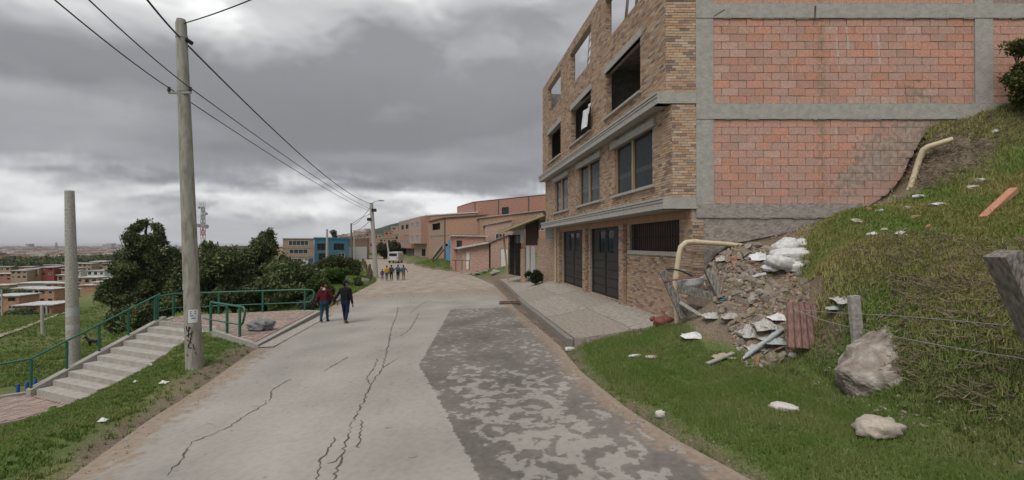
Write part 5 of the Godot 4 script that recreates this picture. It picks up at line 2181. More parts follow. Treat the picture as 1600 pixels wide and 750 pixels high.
func build_valley() -> void:
	var walls := {
		"orange": brick_mat("valley orange brick", [0.47, 0.26, 0.16], 14.0), "tan": brick_mat("valley tan brick", [0.44, 0.31, 0.21], 14.0), "red": brick_mat("valley red brick", [0.42, 0.19, 0.13], 14.0),
		"grey": nmat("valley grey wall", [[0.30, 0.30, 0.30], [0.42, 0.42, 0.41]], 4.0), "maroon": nmat("valley maroon", [[0.20, 0.05, 0.04], [0.27, 0.07, 0.055]], 4.0), "blue": nmat("valley blue", [[0.07, 0.19, 0.36], [0.10, 0.25, 0.45]], 4.0), "white": nmat("valley white", [[0.48, 0.48, 0.47], [0.6, 0.6, 0.58]], 4.0)}
	var tin := nmat("valley tin", [[0.32, 0.32, 0.32], [0.48, 0.48, 0.48], [0.58, 0.58, 0.58]], 5.0, {"rough": 0.5})
	# rows: name, then [column left, width, row of the foot, height in px, depth, colour]
	var rows := [
		["nearest valley row by the earth path", [[-14, 40, 488, 25, 92, "orange"], [24, 50, 500, 22, 86, "red"]]],
		["middle valley row above the earth path", [[20, 22, 469, 18, 118, "grey"], [42, 18, 472, 20, 116, "white"], [61, 24, 476, 24, 112, "orange"], [87, 20, 475, 21, 116, "tan"], [126, 22, 456, 10, 128, "orange"], [146, 24, 452, 11, 130, "grey"]]],
		["long valley row on the green", [[-16, 26, 456, 10, 146, "tan"], [28, 40, 453, 10, 140, "grey"], [72, 32, 455, 12, 138, "orange"], [90, 18, 442, 12, 150, "tan"], [120, 30, 446, 12, 146, "tan"], [146, 28, 447, 11, 148, "grey"], [176, 16, 446, 14, 144, "blue"]]],
		["upper valley row below the dark wood", [[-12, 28, 439, 11, 185, "red"], [17, 22, 437, 14, 180, "tan"], [41, 20, 434, 14, 185, "orange"], [62, 20, 432, 14, 186, "maroon"], [82, 14, 430, 14, 190, "tan"], [96, 14, 432, 12, 188, "orange"], [110, 14, 433, 10, 186, "white"], [122, 20, 424, 12, 200, "tan"], [142, 18, 422, 13, 205, "orange"], [160, 18, 423, 11, 205, "tan"], [136, 26, 433, 10, 180, "white"], [162, 18, 432, 11, 185, "tan"], [180, 22, 428, 10, 200, "red"]]],
		["farthest valley row near the wood", [[-10, 24, 425, 8, 232, "tan"], [30, 18, 424, 7, 230, "red"], [70, 20, 421, 7, 232, "orange"], [100, 18, 419, 8, 230, "tan"], [196, 18, 408, 6, 330, "orange"], [214, 18, 407, 6, 340, "white"], [188, 18, 400, 5, 420, "blue"], [232, 18, 406, 6, 340, "tan"], [250, 16, 405, 6, 345, "orange"], [268, 18, 404, 6, 350, "red"]]],
		["row behind the trees by the mast", [[256, 20, 398, 8, 230, "tan"], [282, 22, 398, 9, 220, "orange"], [318, 20, 396, 10, 190, "tan"], [386, 20, 396, 9, 180, "red"]]]]
	for row in rows:
		row[1].sort_custom(func(a, b): return a[0] < b[0])
		for i in row[1].size():
			var q: Array = row[1][i]
			var d: float = q[4]
			var p := at(q[0], q[2], d)
			var w: float = q[1] / F * d
			var h: float = q[3] / F * d
			var turn := 0.12 + 0.1 * sin(i * 2.3)
			var dx := Vector3(cos(turn), 0, -sin(turn))
			var dz := Vector3(-sin(turn), 0, -cos(turn))
			var fl: int = 1 if h < 2.6 else 2
			var f1 := []
			if h > 2.2:
				for s in fl:
					for k in 2 if w < 5.0 else 3:
						var n := 2.0 if w < 5.0 else 3.0
						f1.append([(k + 0.22) / n, (s + 0.38) / fl, (k + 0.74) / n, (s + 0.80) / fl, ["window_dark", "window_curtain", "window_dark"][(k + s + i) % 3]])
			var colour: String = q[5]
			var word := {"orange": "orange brick", "tan": "tan brick", "red": "red brick", "grey": "grey-walled", "maroon": "dark red", "blue": "blue", "white": "white"}[colour] as String
			house_at("valley_house", "%s house, %s from the left in the %s" % [word, ORDINALS[i], row[0]], "house", p, p + dx * w, p + dz * (4.6 + 1.2 * sin(i * 1.7)), h, walls[colour], walls["tan"] if colour != "tan" else walls["orange"], f1, [], {"m": tin, "over": 0.35, "thick": 0.15, "rise2": 0.3 * sin(i * 3.1)}, "houses in the valley", {"down": 6.0})
	# far town on the plain: too far to tell apart
	var bm := BoxMesh.new()
	bm.material = vmat("far town", 40.0, 0.9)
	var list := []
	for i in 5200:
		var d := 430.0 * pow(9.0, rng.randf())
		var u := rng.randf_range(-1.25, -0.30)
		var x := u * d
		if d < 560.0 and u < -0.78:
			continue
		if nz2.get_noise_2d(x * 0.10, d * 0.10) < -0.12:
			continue
		var w := rng.randf_range(7.0, 14.0) * (1.0 + d / 3000.0)
		var h := rng.randf_range(4.0, 8.5)
		var t := Transform3D(Basis(Vector3.UP, rng.randf_range(-0.4, 0.4)).scaled_local(Vector3(w, h, w * rng.randf_range(0.8, 1.6))), Vector3(x, ground_y(x, d) + h * 0.45, -d))
		var c: Color = [Color(0.38, 0.22, 0.15), Color(0.42, 0.29, 0.20), Color(0.33, 0.17, 0.12), Color(0.5, 0.48, 0.45), Color(0.6, 0.59, 0.57), Color(0.34, 0.30, 0.27)][rng.randi() % 6]
		list.append([t, c])
	scatter_mm("far_town", bm, list, self, "hazy town of small houses spread over the far plain")
	# taller blocks near the horizon
	list = []
	for q in [[168, 386, 2600, 30, 16], [174, 384, 2600, 26, 20], [180, 386, 2700, 22, 15], [47, 387, 2500, 14, 18], [186, 386, 2500, 24, 14]]:
		var p := at(q[0], 392, q[2])
		list.append([Transform3D(Basis.from_scale(Vector3(q[3], q[4] + 14.0, 30)), Vector3(p.x, -22.0 + q[4] * 0.5, p.z)), Color(0.4, 0.38, 0.36)])
	scatter_mm("far_towers", bm, list, self, "pale tower blocks on the hazy horizon")
	# earth path across the green slope
	var st := new_st()
	var way := [[-40, 542], [0, 527], [40, 513], [70, 501], [100, 490], [122, 480], [150, 472], [190, 464], [235, 456]]
	var pts := []
	for q in way:
		pts.append(ground_at(q[0], q[1], 30.0))
	var prev := []
	for i in pts.size() - 1:
		for j in 8:
			var p: Vector3 = pts[i].lerp(pts[i + 1], j / 8.0)
			var s := Vector3(0.55, 0, 0.84) * (2.2 + 0.5 * nz.get_noise_1d(i * 8.0 + j))
			var cur := [on_ground(p.x - s.x, -(p.z - s.z), 0.14), on_ground(p.x, -p.z, 0.16), on_ground(p.x + s.x, -(p.z + s.z), 0.14)]
			if prev.size():
				for k in 2:
					quad(st, prev[k], prev[k + 1], cur[k + 1], cur[k])
			prev = cur
	structure(st, "dirt_path", nmat("path earth", [[0.30, 0.245, 0.185], [0.40, 0.335, 0.26]], 3.0), "pale earth path crossing the green slope")
	# radio mast
	build_mast(at(317, 402, 170.0), 170.0 / F * 80.0, "red and white lattice radio mast with drum antennas behind the trees", true, 1.5)
	build_mast(at(88, 396, 1500.0), 1500.0 / F * 17.0, "lattice power pylon far off on the plain left of the pole", false, 9.0)
	# thin leaning poles on the slope
	var conc := nmat("pole concrete", [[0.27, 0.255, 0.23], [0.38, 0.365, 0.335], [0.45, 0.43, 0.40]], 0.9, {"bump": 0.5})
	for q in [[70, 560, 66, 476, 42.0, "thin leaning lamp pole on the slope left of the concrete pole"], [5, 505, 3, 452, 80.0, "short pale pole at the left edge by the red house"], [76, 505, 73, 478, 80.0, "small pole beside the red-roofed house on the slope"], [107, 492, 105, 458, 84.0, "slim pole just left of the concrete pole by the path"], [122, 478, 122, 460, 100.0, "slim pole just right of the concrete pole by the path"]]:
		st = new_st()
		var a := at(q[0], q[1], q[4])
		var b := at(q[2], q[3], q[4])
		a.y = minf(a.y, ground_y(a.x, q[4])) - 0.3
		tube(st, [a, b], [0.17, 0.11], 8)
		tag(part(st, "slope_pole", conc, self), q[5], "pole", "poles on the slope")
	# dog
	build_dog(ground_at(149, 544, 20.0))


func scatter_mm(called: String, mesh: Mesh, list: Array, parent: Node, label := "", colours := true) -> MultiMeshInstance3D:
	var mm := MultiMesh.new()
	mm.transform_format = MultiMesh.TRANSFORM_3D
	mm.use_colors = colours
	mm.mesh = mesh
	mm.instance_count = list.size()
	for i in list.size():
		mm.set_instance_transform(i, list[i][0])
		if colours:
			mm.set_instance_color(i, list[i][1])
	var o := MultiMeshInstance3D.new()
	o.multimesh = mm
	if parent == self:
		o.name = numbered(called)
		add_child(o)
	else:
		o.name = called
		parent.add_child(o, true)
		o.position = -origin_of(parent)
	o.set_meta("kind", "stuff")
	if label:
		o.set_meta("label", label)
	return o


func build_mast(foot: Vector3, h: float, label: String, red: bool, w: float) -> void:
	var root := thing("radio_mast" if red else "power_pylon", label, "mast" if red else "pylon", foot + Vector3(0, -6, 0))
	var white := pmat("mast white", [0.55, 0.55, 0.55], 0.6)
	var redm := pmat("mast red", [0.38, 0.045, 0.035], 0.6)
	var grey := pmat("mast grey", [0.22, 0.22, 0.23], 0.6)
	var n := 9 if red else 5
	var leg := 0.11 if red else 0.7
	for i in n:
		var y0 := -6.0 + (h + 6.0) * i / n
		var y1 := -6.0 + (h + 6.0) * (i + 1) / n
		var s0 := w * (1.0 - (0.45 if red else 0.85) * i / n) / 2
		var s1 := w * (1.0 - (0.45 if red else 0.85) * (i + 1) / n) / 2
		var st := new_st()
		var c0 := []
		var c1 := []
		for k in 4:
			var e := Vector3([-1, 1, 1, -1][k], 0, [-1, -1, 1, 1][k])
			c0.append(foot + e * s0 + Vector3(0, y0, 0))
			c1.append(foot + e * s1 + Vector3(0, y1, 0))
		for k in 4:
			bar(st, c0[k], c1[k], leg, leg)
			bar(st, c0[k], c1[(k + 1) % 4], leg * 0.7, leg * 0.7)
			bar(st, c1[k], c1[(k + 1) % 4], leg * 0.7, leg * 0.7)
			bar(st, c0[(k + 1) % 4], c1[k], leg * 0.7, leg * 0.7)
		part(st, "lattice_section", grey if not red else (redm if i % 2 == 1 and i < 6 else white if i < 6 else grey), root)
	if red:
		for q in [[0.62, 1.2, -1.0], [0.60, 1.3, 1.0], [0.85, 0.9, 1.0], [0.97, 0.7, -1.0]]:
			var st := new_st()
			var c := foot + Vector3(q[2] * (0.9 + q[1] * 0.4), h * q[0], 0.3)
			tube(st, [c + Vector3(0, 0, -0.25), c + Vector3(0, 0, 0.25)], [q[1] * 0.55], 14)
			bar(st, c, c + Vector3(-q[2] * 1.2, 0, 0), 0.1, 0.1)
			part(st, "drum_antenna", grey, root)
		for i in 4:
			var st := new_st()
			var c := foot + Vector3(-0.9 + i * 0.6, h + 0.1, 0.4)
			bar(st, c + Vector3(0, -0.6, 0), c + Vector3(0, 1.3, 0), 0.22, 0.22)
			part(st, "panel_antenna", white, root)
	else:
		for q in [0.72, 0.9]:
			var st := new_st()
			bar(st, foot + Vector3(-5.5, h * q, 0), foot + Vector3(5.5, h * q, 0), 0.8, 0.8)
			part(st, "cross_arm", grey, root)


func build_dog(p: Vector3) -> void:
	var bones := []
	var c := Color(0.02, 0.019, 0.018)
	var s := 1.15
	var f := func(x: float, y: float, z: float) -> Vector3: return Vector3(x, y, z) * s
	bones.append([f.call(-0.30, 0.42, 0), f.call(0.05, 0.40, 0), 0.10, 0.085, c])
	bones.append([f.call(0.05, 0.40, 0), f.call(0.28, 0.43, 0), 0.085, 0.095, c])
	bones.append([f.call(-0.34, 0.46, 0), f.call(-0.50, 0.60, 0), 0.075, 0.06, c])
	bones.append([f.call(-0.50, 0.62, 0), f.call(-0.62, 0.58, 0), 0.065, 0.035, c])
	bones.append([f.call(-0.62, 0.58, 0), f.call(-0.70, 0.56, 0), 0.035, 0.025, c])
	for z in [-0.05, 0.05]:
		bones.append([f.call(-0.48, 0.66, z), f.call(-0.47, 0.72, z * 1.2), 0.025, 0.012, c])
		bones.append([f.call(-0.28, 0.40, z), f.call(-0.27, 0.20, z), 0.055, 0.03, c])
		bones.append([f.call(-0.27, 0.20, z), f.call(-0.29, 0.02, z), 0.03, 0.025, c])
		bones.append([f.call(0.25, 0.42, z), f.call(0.20, 0.26, z), 0.075, 0.045, c])
		bones.append([f.call(0.20, 0.26, z), f.call(0.30, 0.15, z), 0.04, 0.026, c])
		bones.append([f.call(0.30, 0.15, z), f.call(0.29, 0.02, z), 0.024, 0.024, c])
	bones.append([f.call(0.33, 0.46, 0), f.call(0.50, 0.60, 0), 0.03, 0.012, c])
	var o := MeshInstance3D.new()
	o.mesh = sdf_mesh(bones, 0.025, 0.03)
	o.mesh.surface_set_material(0, vmat("dog coat", 0.3, 0.8))
	o.name = numbered("dog")
	add_child(o)
	o.position = p
	tag(o, "black dog standing on the green slope behind the railing", "dog")


# ---------------------------------------------------------------- poles and wires
func wire_pts(a: Vector3, b: Vector3, sag: float, n := 24) -> Array:
	var r := []
	for i in n + 1:
		var t := float(i) / n
		r.append(a.lerp(b, t) - Vector3(0, sag * 4.0 * t * (1.0 - t), 0))
	return r


func build_poles() -> void:
	var conc := nmat("pole concrete", [[0.27, 0.255, 0.23], [0.38, 0.365, 0.335], [0.45, 0.43, 0.40]], 0.9, {"bump": 0.5})
	var mossy := nmat("stained pole concrete", [[0.20, 0.19, 0.155], [0.315, 0.30, 0.262], [0.375, 0.36, 0.33]], 1.2, {"bump": 0.6, "stretch": Vector3(1.5, 0.3, 1.5), "freq": 0.012, "oct": 7})
	var steel := nmat("galvanised steel", [[0.25, 0.25, 0.25], [0.36, 0.36, 0.36]], 0.5, {"rough": 0.5})
	var black := pmat("cable sheath", [0.018, 0.018, 0.018], 0.6)
	# big near pole
	var d1 := 12.3
	var foot := at(305, 572, d1)
	foot.y = ground_y(foot.x, d1)
	var head := at(281, 29, d1)
	var p1 := thing("utility_pole", "tall stained concrete utility pole with scrawl beside the stairs", "pole", foot)
	var mid := foot.lerp(head, 0.5)
	var st := new_st()
	tube(st, [foot - Vector3(0, 0.4, 0), foot, foot.lerp(head, 0.25), mid, foot.lerp(head, 0.75), head - Vector3(0, 0.12, 0), head], [0.205, 0.20, 0.182, 0.165, 0.145, 0.128, 0.10], 16)
	part(st, "shaft", mossy, p1)
	for t in [0.79, 0.945]:
		st = new_st()
		var c := foot.lerp(head, t)
		var r := lerpf(0.20, 0.125, t) + 0.012
		tube(st, [c, c + Vector3(0, 0.06, 0)], [r], 14)
		part(st, "steel_band", steel, p1)
	st = new_st()
	var arm := foot.lerp(head, 0.785)
	bar(st, arm + Vector3(-0.32, 0, 0.1), arm + Vector3(0.26, 0, 0.12), 0.05, 0.05)
	part(st, "crossarm", steel, p1)
	for x in [-0.30, 0.24]:
		st = new_st()
		var c := arm + Vector3(x, 0.02, 0.12)
		tube(st, [c, c + Vector3(0, 0.05, 0), c + Vector3(0, 0.07, 0), c + Vector3(0, 0.12, 0)], [0.03, 0.045, 0.03, 0.04], 10)
		part(st, "insulator", pmat("brown porcelain", [0.06, 0.03, 0.02], 0.25), p1)
	# poster and sprayed scrawl wrapped on the shaft
	var axis := (head - foot).normalized()
	var on_pole := func(px: float, py: float) -> Vector3:
		var t := (572.0 - py) / 543.0
		var c := foot.lerp(head, t)
		var r := lerpf(0.20, 0.125, t) + 0.004
		var w: float = ((px - 800.0) / F * d1 - c.x)
		w = clampf(w, -r * 0.96, r * 0.96)
		return Vector3(c.x + w, c.y, c.z + sqrt(maxf(0.0, r * r - w * w)))
	var paper := func(x0: float, x1: float, y0: float, y1: float, m: Material, called: String) -> void:
		var s := new_st()
		for i in 6:
			for j in 6:
				var xa := lerpf(x0, x1, i / 6.0)
				var xb := lerpf(x0, x1, (i + 1) / 6.0)
				var ya := lerpf(y0, y1, j / 6.0)
				var yb := lerpf(y0, y1, (j + 1) / 6.0)
				quad(s, on_pole.call(xa, yb), on_pole.call(xb, yb), on_pole.call(xb, ya), on_pole.call(xa, ya))
		part(s, called, m, p1)
	paper.call(302.5, 312.5, 480, 500, pmat("white paper", [0.62, 0.64, 0.66], 0.7), "poster")
	paper.call(289, 294, 441, 450, pmat("grey paper", [0.45, 0.45, 0.45], 0.7), "sticker")
	st = new_st()
	for q in [[305, 483, 311, 483], [305, 486, 311, 486], [305, 489, 309, 489], [307, 493, 311, 493]]:
		var a: Vector3 = on_pole.call(q[0], q[1]) + Vector3(0, 0, 0.006)
		var b: Vector3 = on_pole.call(q[2], q[3]) + Vector3(0, 0, 0.006)
		bar(st, a, b, 0.006, 0.022)
	part(st, "poster_print", pmat("poster blue", [0.06, 0.14, 0.24], 0.7), p1)
	st = new_st()
	var marks := [[299, 505, 302, 513], [302, 513, 306, 506], [304, 505, 303, 522], [300, 520, 308, 515], [308, 512, 306, 528], [301, 525, 307, 530], [307, 523, 303, 536], [309, 532, 311, 541], [303, 537, 308, 538], [312, 545, 313, 548], [301, 548, 303, 549]]
	for q in marks:
		var prev: Vector3 = on_pole.call(q[0], q[1])
		for k in range(1, 5):
			var nx: Vector3 = on_pole.call(lerpf(q[0], q[2], k / 4.0) + rng.randf_range(-0.5, 0.5), lerpf(q[1], q[3], k / 4.0))
			bar(st, prev + Vector3(0, 0, 0.002), nx + Vector3(0, 0, 0.002), 0.016, 0.016)
			prev = nx
	part(st, "scrawl", pmat("black spray paint", [0.03, 0.03, 0.03], 0.7), p1)
	# second pole, cut off short
	st = new_st()
	var d2 := 20.5
	var f2 := at(117.5, 578, d2)
	f2.y = minf(f2.y, ground_y(f2.x, d2)) - 0.4
	var p2 := thing("utility_pole", "bare grey concrete pole with a flat top behind the stair railing", "pole", f2)
	var t2 := at(108, 298, d2)
	tube(st, [f2, f2.lerp(t2, 0.5), t2], [0.25, 0.215, 0.165], 16)
	part(st, "shaft", conc, p2)
	st = new_st()
	for k in [[0.365, 0.41], [0.30, 0.325]]:
		var a := f2.lerp(t2, k[0])
		var b := f2.lerp(t2, k[1])
		tube(st, [a, b], [0.25 - 0.08 * k[0] + 0.004], 16, false)
	part(st, "paper_wrap", nmat("torn paper", [[0.33, 0.33, 0.33], [0.55, 0.56, 0.57]], 0.4), p2)
	# lamp pole up the road
	var d3 := 52.0
	var f3 := at(588, 436, d3)
	f3.y = ground_y(f3.x, d3)
	var t3 := at(580, 317, d3)
	var p3 := thing("lamp_pole", "concrete street-lamp pole with short arm beside the group of people", "lamp pole", f3)
	st = new_st()
	tube(st, [f3 - Vector3(0, 0.3, 0), f3.lerp(t3, 0.5), t3], [0.27, 0.235, 0.19], 12)
	part(st, "shaft", conc, p3)
	st = new_st()
	tube(st, [t3 + Vector3(0, -0.1, 0), t3 + Vector3(0.5, 0.15, 0.2), t3 + Vector3(0.95, 0.2, 0.35)], [0.035], 6)
	part(st, "arm", steel, p3)
	st = new_st()
	lump(st, t3 + Vector3(1.2, 0.2, 0.45), Vector3(0.36, 0.07, 0.14), Basis(Vector3.UP, 0.35), 0.05, 3, 6)
	part(st, "lamp_head", pmat("lamp grey", [0.22, 0.22, 0.22], 0.5), p3)
	for q in [[0.9, 0.3], [0.78, -0.25]]:
		st = new_st()
		var c := f3.lerp(t3, q[0])
		fbox(st, [c, Vector3.RIGHT, Vector3.UP, Vector3.BACK], 0.05 if q[1] > 0 else -0.5, 0.5 if q[1] > 0 else -0.05, -0.14, 0.18, -0.1, 0.3)
		part(st, "junction_box", pmat("black box", [0.03, 0.03, 0.03], 0.6), p3)
	# further poles before the blue house
	for q in [[550, 408, 548.5, 349, 86.0, 0.17, "thin dark lamp pole at the roadside near the blue house"], [511, 408, 511, 358, 92.0, 0.24, "pale concrete pole standing in front of the blue house"], [554, 404, 553, 360, 105.0, 0.16, "thin pole just behind the dark lamp pole by the blue house"], [609.5, 398, 605, 379, 110.0, 0.24, "short far concrete pole left of the white van"]]:
		var p := at(q[0], q[1], q[4])
		p.y = minf(p.y, ground_y(p.x, q[4])) - 0.2
		var root := thing("utility_pole", q[6], "pole", p)
		st = new_st()
		tube(st, [p, at(q[2], q[3], q[4])], [q[5] * 1.2, q[5] * 0.8], 8)
		part(st, "shaft", conc if q[0] != 550 else nmat("dark pole", [[0.10, 0.10, 0.10], [0.17, 0.165, 0.16]], 1.0), root)
		if q[0] == 550:
			st = new_st()
			var t := at(q[2], q[3], q[4])
			tube(st, [t + Vector3(0, -0.2, 0), t + Vector3(1.8, 0.9, 0.5), t + Vector3(3.4, 1.5, 0.8)], [0.05], 6)
			part(st, "arm", steel, root)
			st = new_st()
			lump(st, t + Vector3(3.9, 1.6, 0.9), Vector3(0.6, 0.1, 0.2), Basis.IDENTITY, 0.05, 4, 5)
			part(st, "lamp_head", pmat("lamp grey", [0.22, 0.22, 0.22], 0.5), root)
	# wires
	var a1 := arm + Vector3(-0.30, 0.12, 0.12)
	var a2 := arm + Vector3(0.24, 0.12, 0.12)
	var top := foot.lerp(head, 0.945) + Vector3(0.02, 0, 0.16)
	var far1 := f3.lerp(t3, 0.93)
	var back := 4.6
	st = new_st()
	tube(st, wire_pts(at(80, -4, 7.0), a1, 0.05), [0.012], 6, false)
	tube(st, wire_pts(a1, far1 + Vector3(-0.2, -0.3, 0), 0.30), [0.013], 6, false)
	tag(part(st, "overhead_wire", black, self), "thin lower overhead wire left of the near pole's crossarm", "wire", "overhead wires")
	st = new_st()
	tube(st, wire_pts(at(134, -4, 7.4), a2, 0.05), [0.012], 6, false)
	tube(st, wire_pts(a2, far1 + Vector3(0.0, -0.15, 0), 0.30), [0.013], 6, false)
	tag(part(st, "overhead_wire", black, self), "thin upper overhead wire passing right of the near pole's crossarm", "wire", "overhead wires")
	st = new_st()
	tube(st, wire_pts(at(226, -4, 9.2), top, 0.02), [0.021], 8, false)
	tube(st, wire_pts(top, f3.lerp(t3, 0.99), 0.75, 40), [0.021, 0.021], 8, false)
	var tw := wire_pts(top, f3.lerp(t3, 0.99), 0.75, 400)
	var tw2 := []
	for i in tw.size():
		tw2.append(tw[i] + Vector3(0, cos(i * 0.9), sin(i * 0.9)) * 0.018)
	tube(st, tw2.slice(0, 160), [0.012], 5, false)
	tag(part(st, "power_cable", black, self), "thick twisted black cable from the pole head to the lamp pole", "cable", "overhead wires")
	st = new_st()
	var cl := at(303, 73, 12.6)
	bar(st, top + Vector3(0.12, -0.04, -0.1), top + Vector3(0.20, -0.10, -0.25), 0.06, 0.08)
	part(st, "cable_clamp", black, p1)
	st = new_st()
	tube(st, wire_pts(head + Vector3(0.12, -0.12, 0.05), at(400, -6, 10.5), 0.03), [0.014], 6, false)
	tag(part(st, "service_wire", black, self), "short wire rising from the pole head to the upper right", "wire", "overhead wires")
	st = new_st()
	tube(st, wire_pts(f3.lerp(t3, 0.80), at(550, 360, 86.0), 0.5), [0.03], 5, false)
	tube(st, wire_pts(f3.lerp(t3, 0.97), at(549, 352, 86.0), 0.5), [0.03], 5, false)
	tag(part(st, "overhead_wire", black, self), "far wires running from the lamp pole towards the blue house", "wire", "overhead wires")
	# stake fence on the left border of the earth road
	var stakes := thing("stake_fence", "row of short weathered wooden stakes along the earth road's left bank", "fence", on_ground(-14.5, 55.0))
	var wood := nmat("weathered stake", [[0.07, 0.05, 0.035], [0.15, 0.11, 0.075]], 0.5)
	for i in 22:
		var d := 47.0 + i * 2.0 + 0.5 * sin(i * 5.1)
		var x := lin(LEFT_EDGE, d) - 0.7 + 0.25 * sin(i * 2.7)
		var p := on_ground(x, d)
		st = new_st()
		var lean := Vector3(0.12 * sin(i * 3.3), 0, 0.1 * cos(i * 1.9))
		tube(st, [p - Vector3(0, 0.3, 0), p + lean + Vector3(0, 0.75 + 0.35 * sin(i * 1.3), 0)], [0.15 + 0.05 * sin(i * 4.0), 0.10], 7)
		part(st, "stake", wood, stakes)


# ---------------------------------------------------------------- trees, shrubs, grass
func leaf_clump(seed_: int, leaves: int, leaf: float, m: Material) -> ArrayMesh:
	var r := RandomNumberGenerator.new()
	r.seed = seed_
	var st := new_st()
	for i in leaves:
		var dir := Vector3(r.randfn(), r.randfn(), r.randfn()).normalized()
		var c := dir * pow(r.randf(), 0.5)
		var ax := (dir + Vector3(r.randfn(), r.randfn() + 0.3, r.randfn()) * 0.7).normalized()
		var side := ax.cross(Vector3(r.randfn(), r.randfn(), r.randfn())).normalized()
		var l := leaf * r.randf_range(0.7, 1.3)
		var w := l * 0.42
		var nrm := ax.cross(side)
		var v := r.randf_range(0.75, 1.2)
		st.set_color(Color(v, v, v))
		var a := c - ax * l * 0.5
		var b := c + side * w * 0.5 + nrm * l * 0.06
		var d := c - side * w * 0.5 + nrm * l * 0.06
		var e := c + ax * l * 0.5
		for p in [a, b, e, a, e, d]:
			st.add_vertex(p)
	st.generate_normals()
	var me := st.commit()
	me.surface_set_material(0, m)
	return me


func leaf_mat() -> StandardMaterial3D:
	if not mats.has("leaf"):
		var m := StandardMaterial3D.new()
		m.resource_name = "leaf"
		m.vertex_color_use_as_albedo = true
		m.roughness = 0.7
		m.metallic_specular = 0.35
		m.backlight_enabled = true
		m.backlight = Color(0.45, 0.45, 0.25)
		mats["leaf"] = m
	return mats["leaf"]


# lobes: [centre, radii] in world; leaves gather in clumps with gaps between them
func tree(called: String, label: String, category: String, foot: Vector3, lobes: Array, n: int, size: float, dark: Color, light: Color, seed_: int, group := "", trunk_r := 0.16) -> void:
	var r := RandomNumberGenerator.new()
	r.seed = seed_
	var root := thing(called, label, category, foot, group)
	var bark := nmat("bark", [[0.05, 0.04, 0.03], [0.11, 0.09, 0.07]], 0.5, {"bump": 1.0})
	var st := new_st()
	var fork: Vector3 = foot + (lobes[0][0] - foot) * 0.45
	tube(st, [foot - Vector3(0, 0.3, 0), foot.lerp(fork, 0.5) + Vector3(0.05, 0, 0), fork], [trunk_r * 1.25, trunk_r, trunk_r * 0.8], 8)
	for l in lobes:
		var mid: Vector3 = fork.lerp(l[0], 0.55) + Vector3(r.randf_range(-0.2, 0.2), 0.15, r.randf_range(-0.2, 0.2))
		tube(st, [fork, mid, l[0]], [trunk_r * 0.55, trunk_r * 0.35, trunk_r * 0.15], 6)
		for k in 3:
			var e: Vector3 = l[0] + Vector3(r.randfn(), r.randf() * 0.8, r.randfn()) * l[1] * 0.45
			tube(st, [mid, e], [trunk_r * 0.22, 0.012], 5)
	part(st, "trunk", bark, root)
	var f := FastNoiseLite.new()
	f.seed = seed_
	f.frequency = 0.55 / size * 0.30
	f.fractal_octaves = 3
	var total := 0.0
	for l in lobes:
		total += pow(l[1].x * l[1].y * l[1].z, 0.67)
	var list := []
	for l in lobes:
		var m := int(n * pow(l[1].x * l[1].y * l[1].z, 0.67) / total)
		var tries := 0
		while m > 0 and tries < 60000:
			tries += 1
			var dir := Vector3(r.randfn(), r.randfn(), r.randfn()).normalized()
			var bump := 1.0 + 0.38 * f.get_noise_3dv(dir * 6.0 * size / 0.3 + l[0])
			var p: Vector3 = l[0] + dir * l[1] * pow(r.randf(), 0.42) * bump
			if p.y < foot.y + 0.15:
				continue
			if f.get_noise_3dv(p) < (0.05 if seed_ == 101 else 0.0):
				continue
			m -= 1
			var s := size * r.randf_range(0.7, 1.35)
			var c := dark.lerp(light, clampf(0.35 + 0.9 * f.get_noise_3dv(p * 1.7 + Vector3(9, 0, 0)) + r.randf_range(-0.25, 0.25), 0.0, 1.0))
			list.append([Transform3D(Basis.from_euler(Vector3(r.randf() * TAU, r.randf() * TAU, r.randf() * TAU)).scaled_local(Vector3(s, s * 0.8, s)), p), c])
	var key := "_clump%d" % (seed_ % 3)
	if not mats.has(key):
		mats[key] = leaf_clump(40 + seed_ % 3, 20, 0.72, leaf_mat())
	scatter_mm("crown", mats[key], list, root, "")


func V(px: float, py: float, d: float) -> Vector3:
	return at(px, py, d)


func lobes_from(spec: Array, d: float) -> Array:
	var r := []
	for q in spec:      # [px, py, rx px, ry px, depth offset]
		var dd: float = d + q[4]
		var rx: float = q[2] / F * dd
		var ry: float = q[3] / F * dd
		r.append([at(q[0], q[1], dd), Vector3(rx, ry, rx * 0.95)])
	return r


func tree_px(called: String, label: String, px: float, py: float, d: float, spec: Array, n: int, size: float, dark: Color, light: Color, seed_: int, group: String, trunk_r := 0.16, category := "tree") -> void:
	var x := (px - 800.0) / F * d
	var foot := Vector3(x, minf(ground_y(x, d), at(px, py, d).y), -d)
	tree(called, label, category, foot, lobes_from(spec, d), n, size, dark, light, seed_, group, trunk_r)


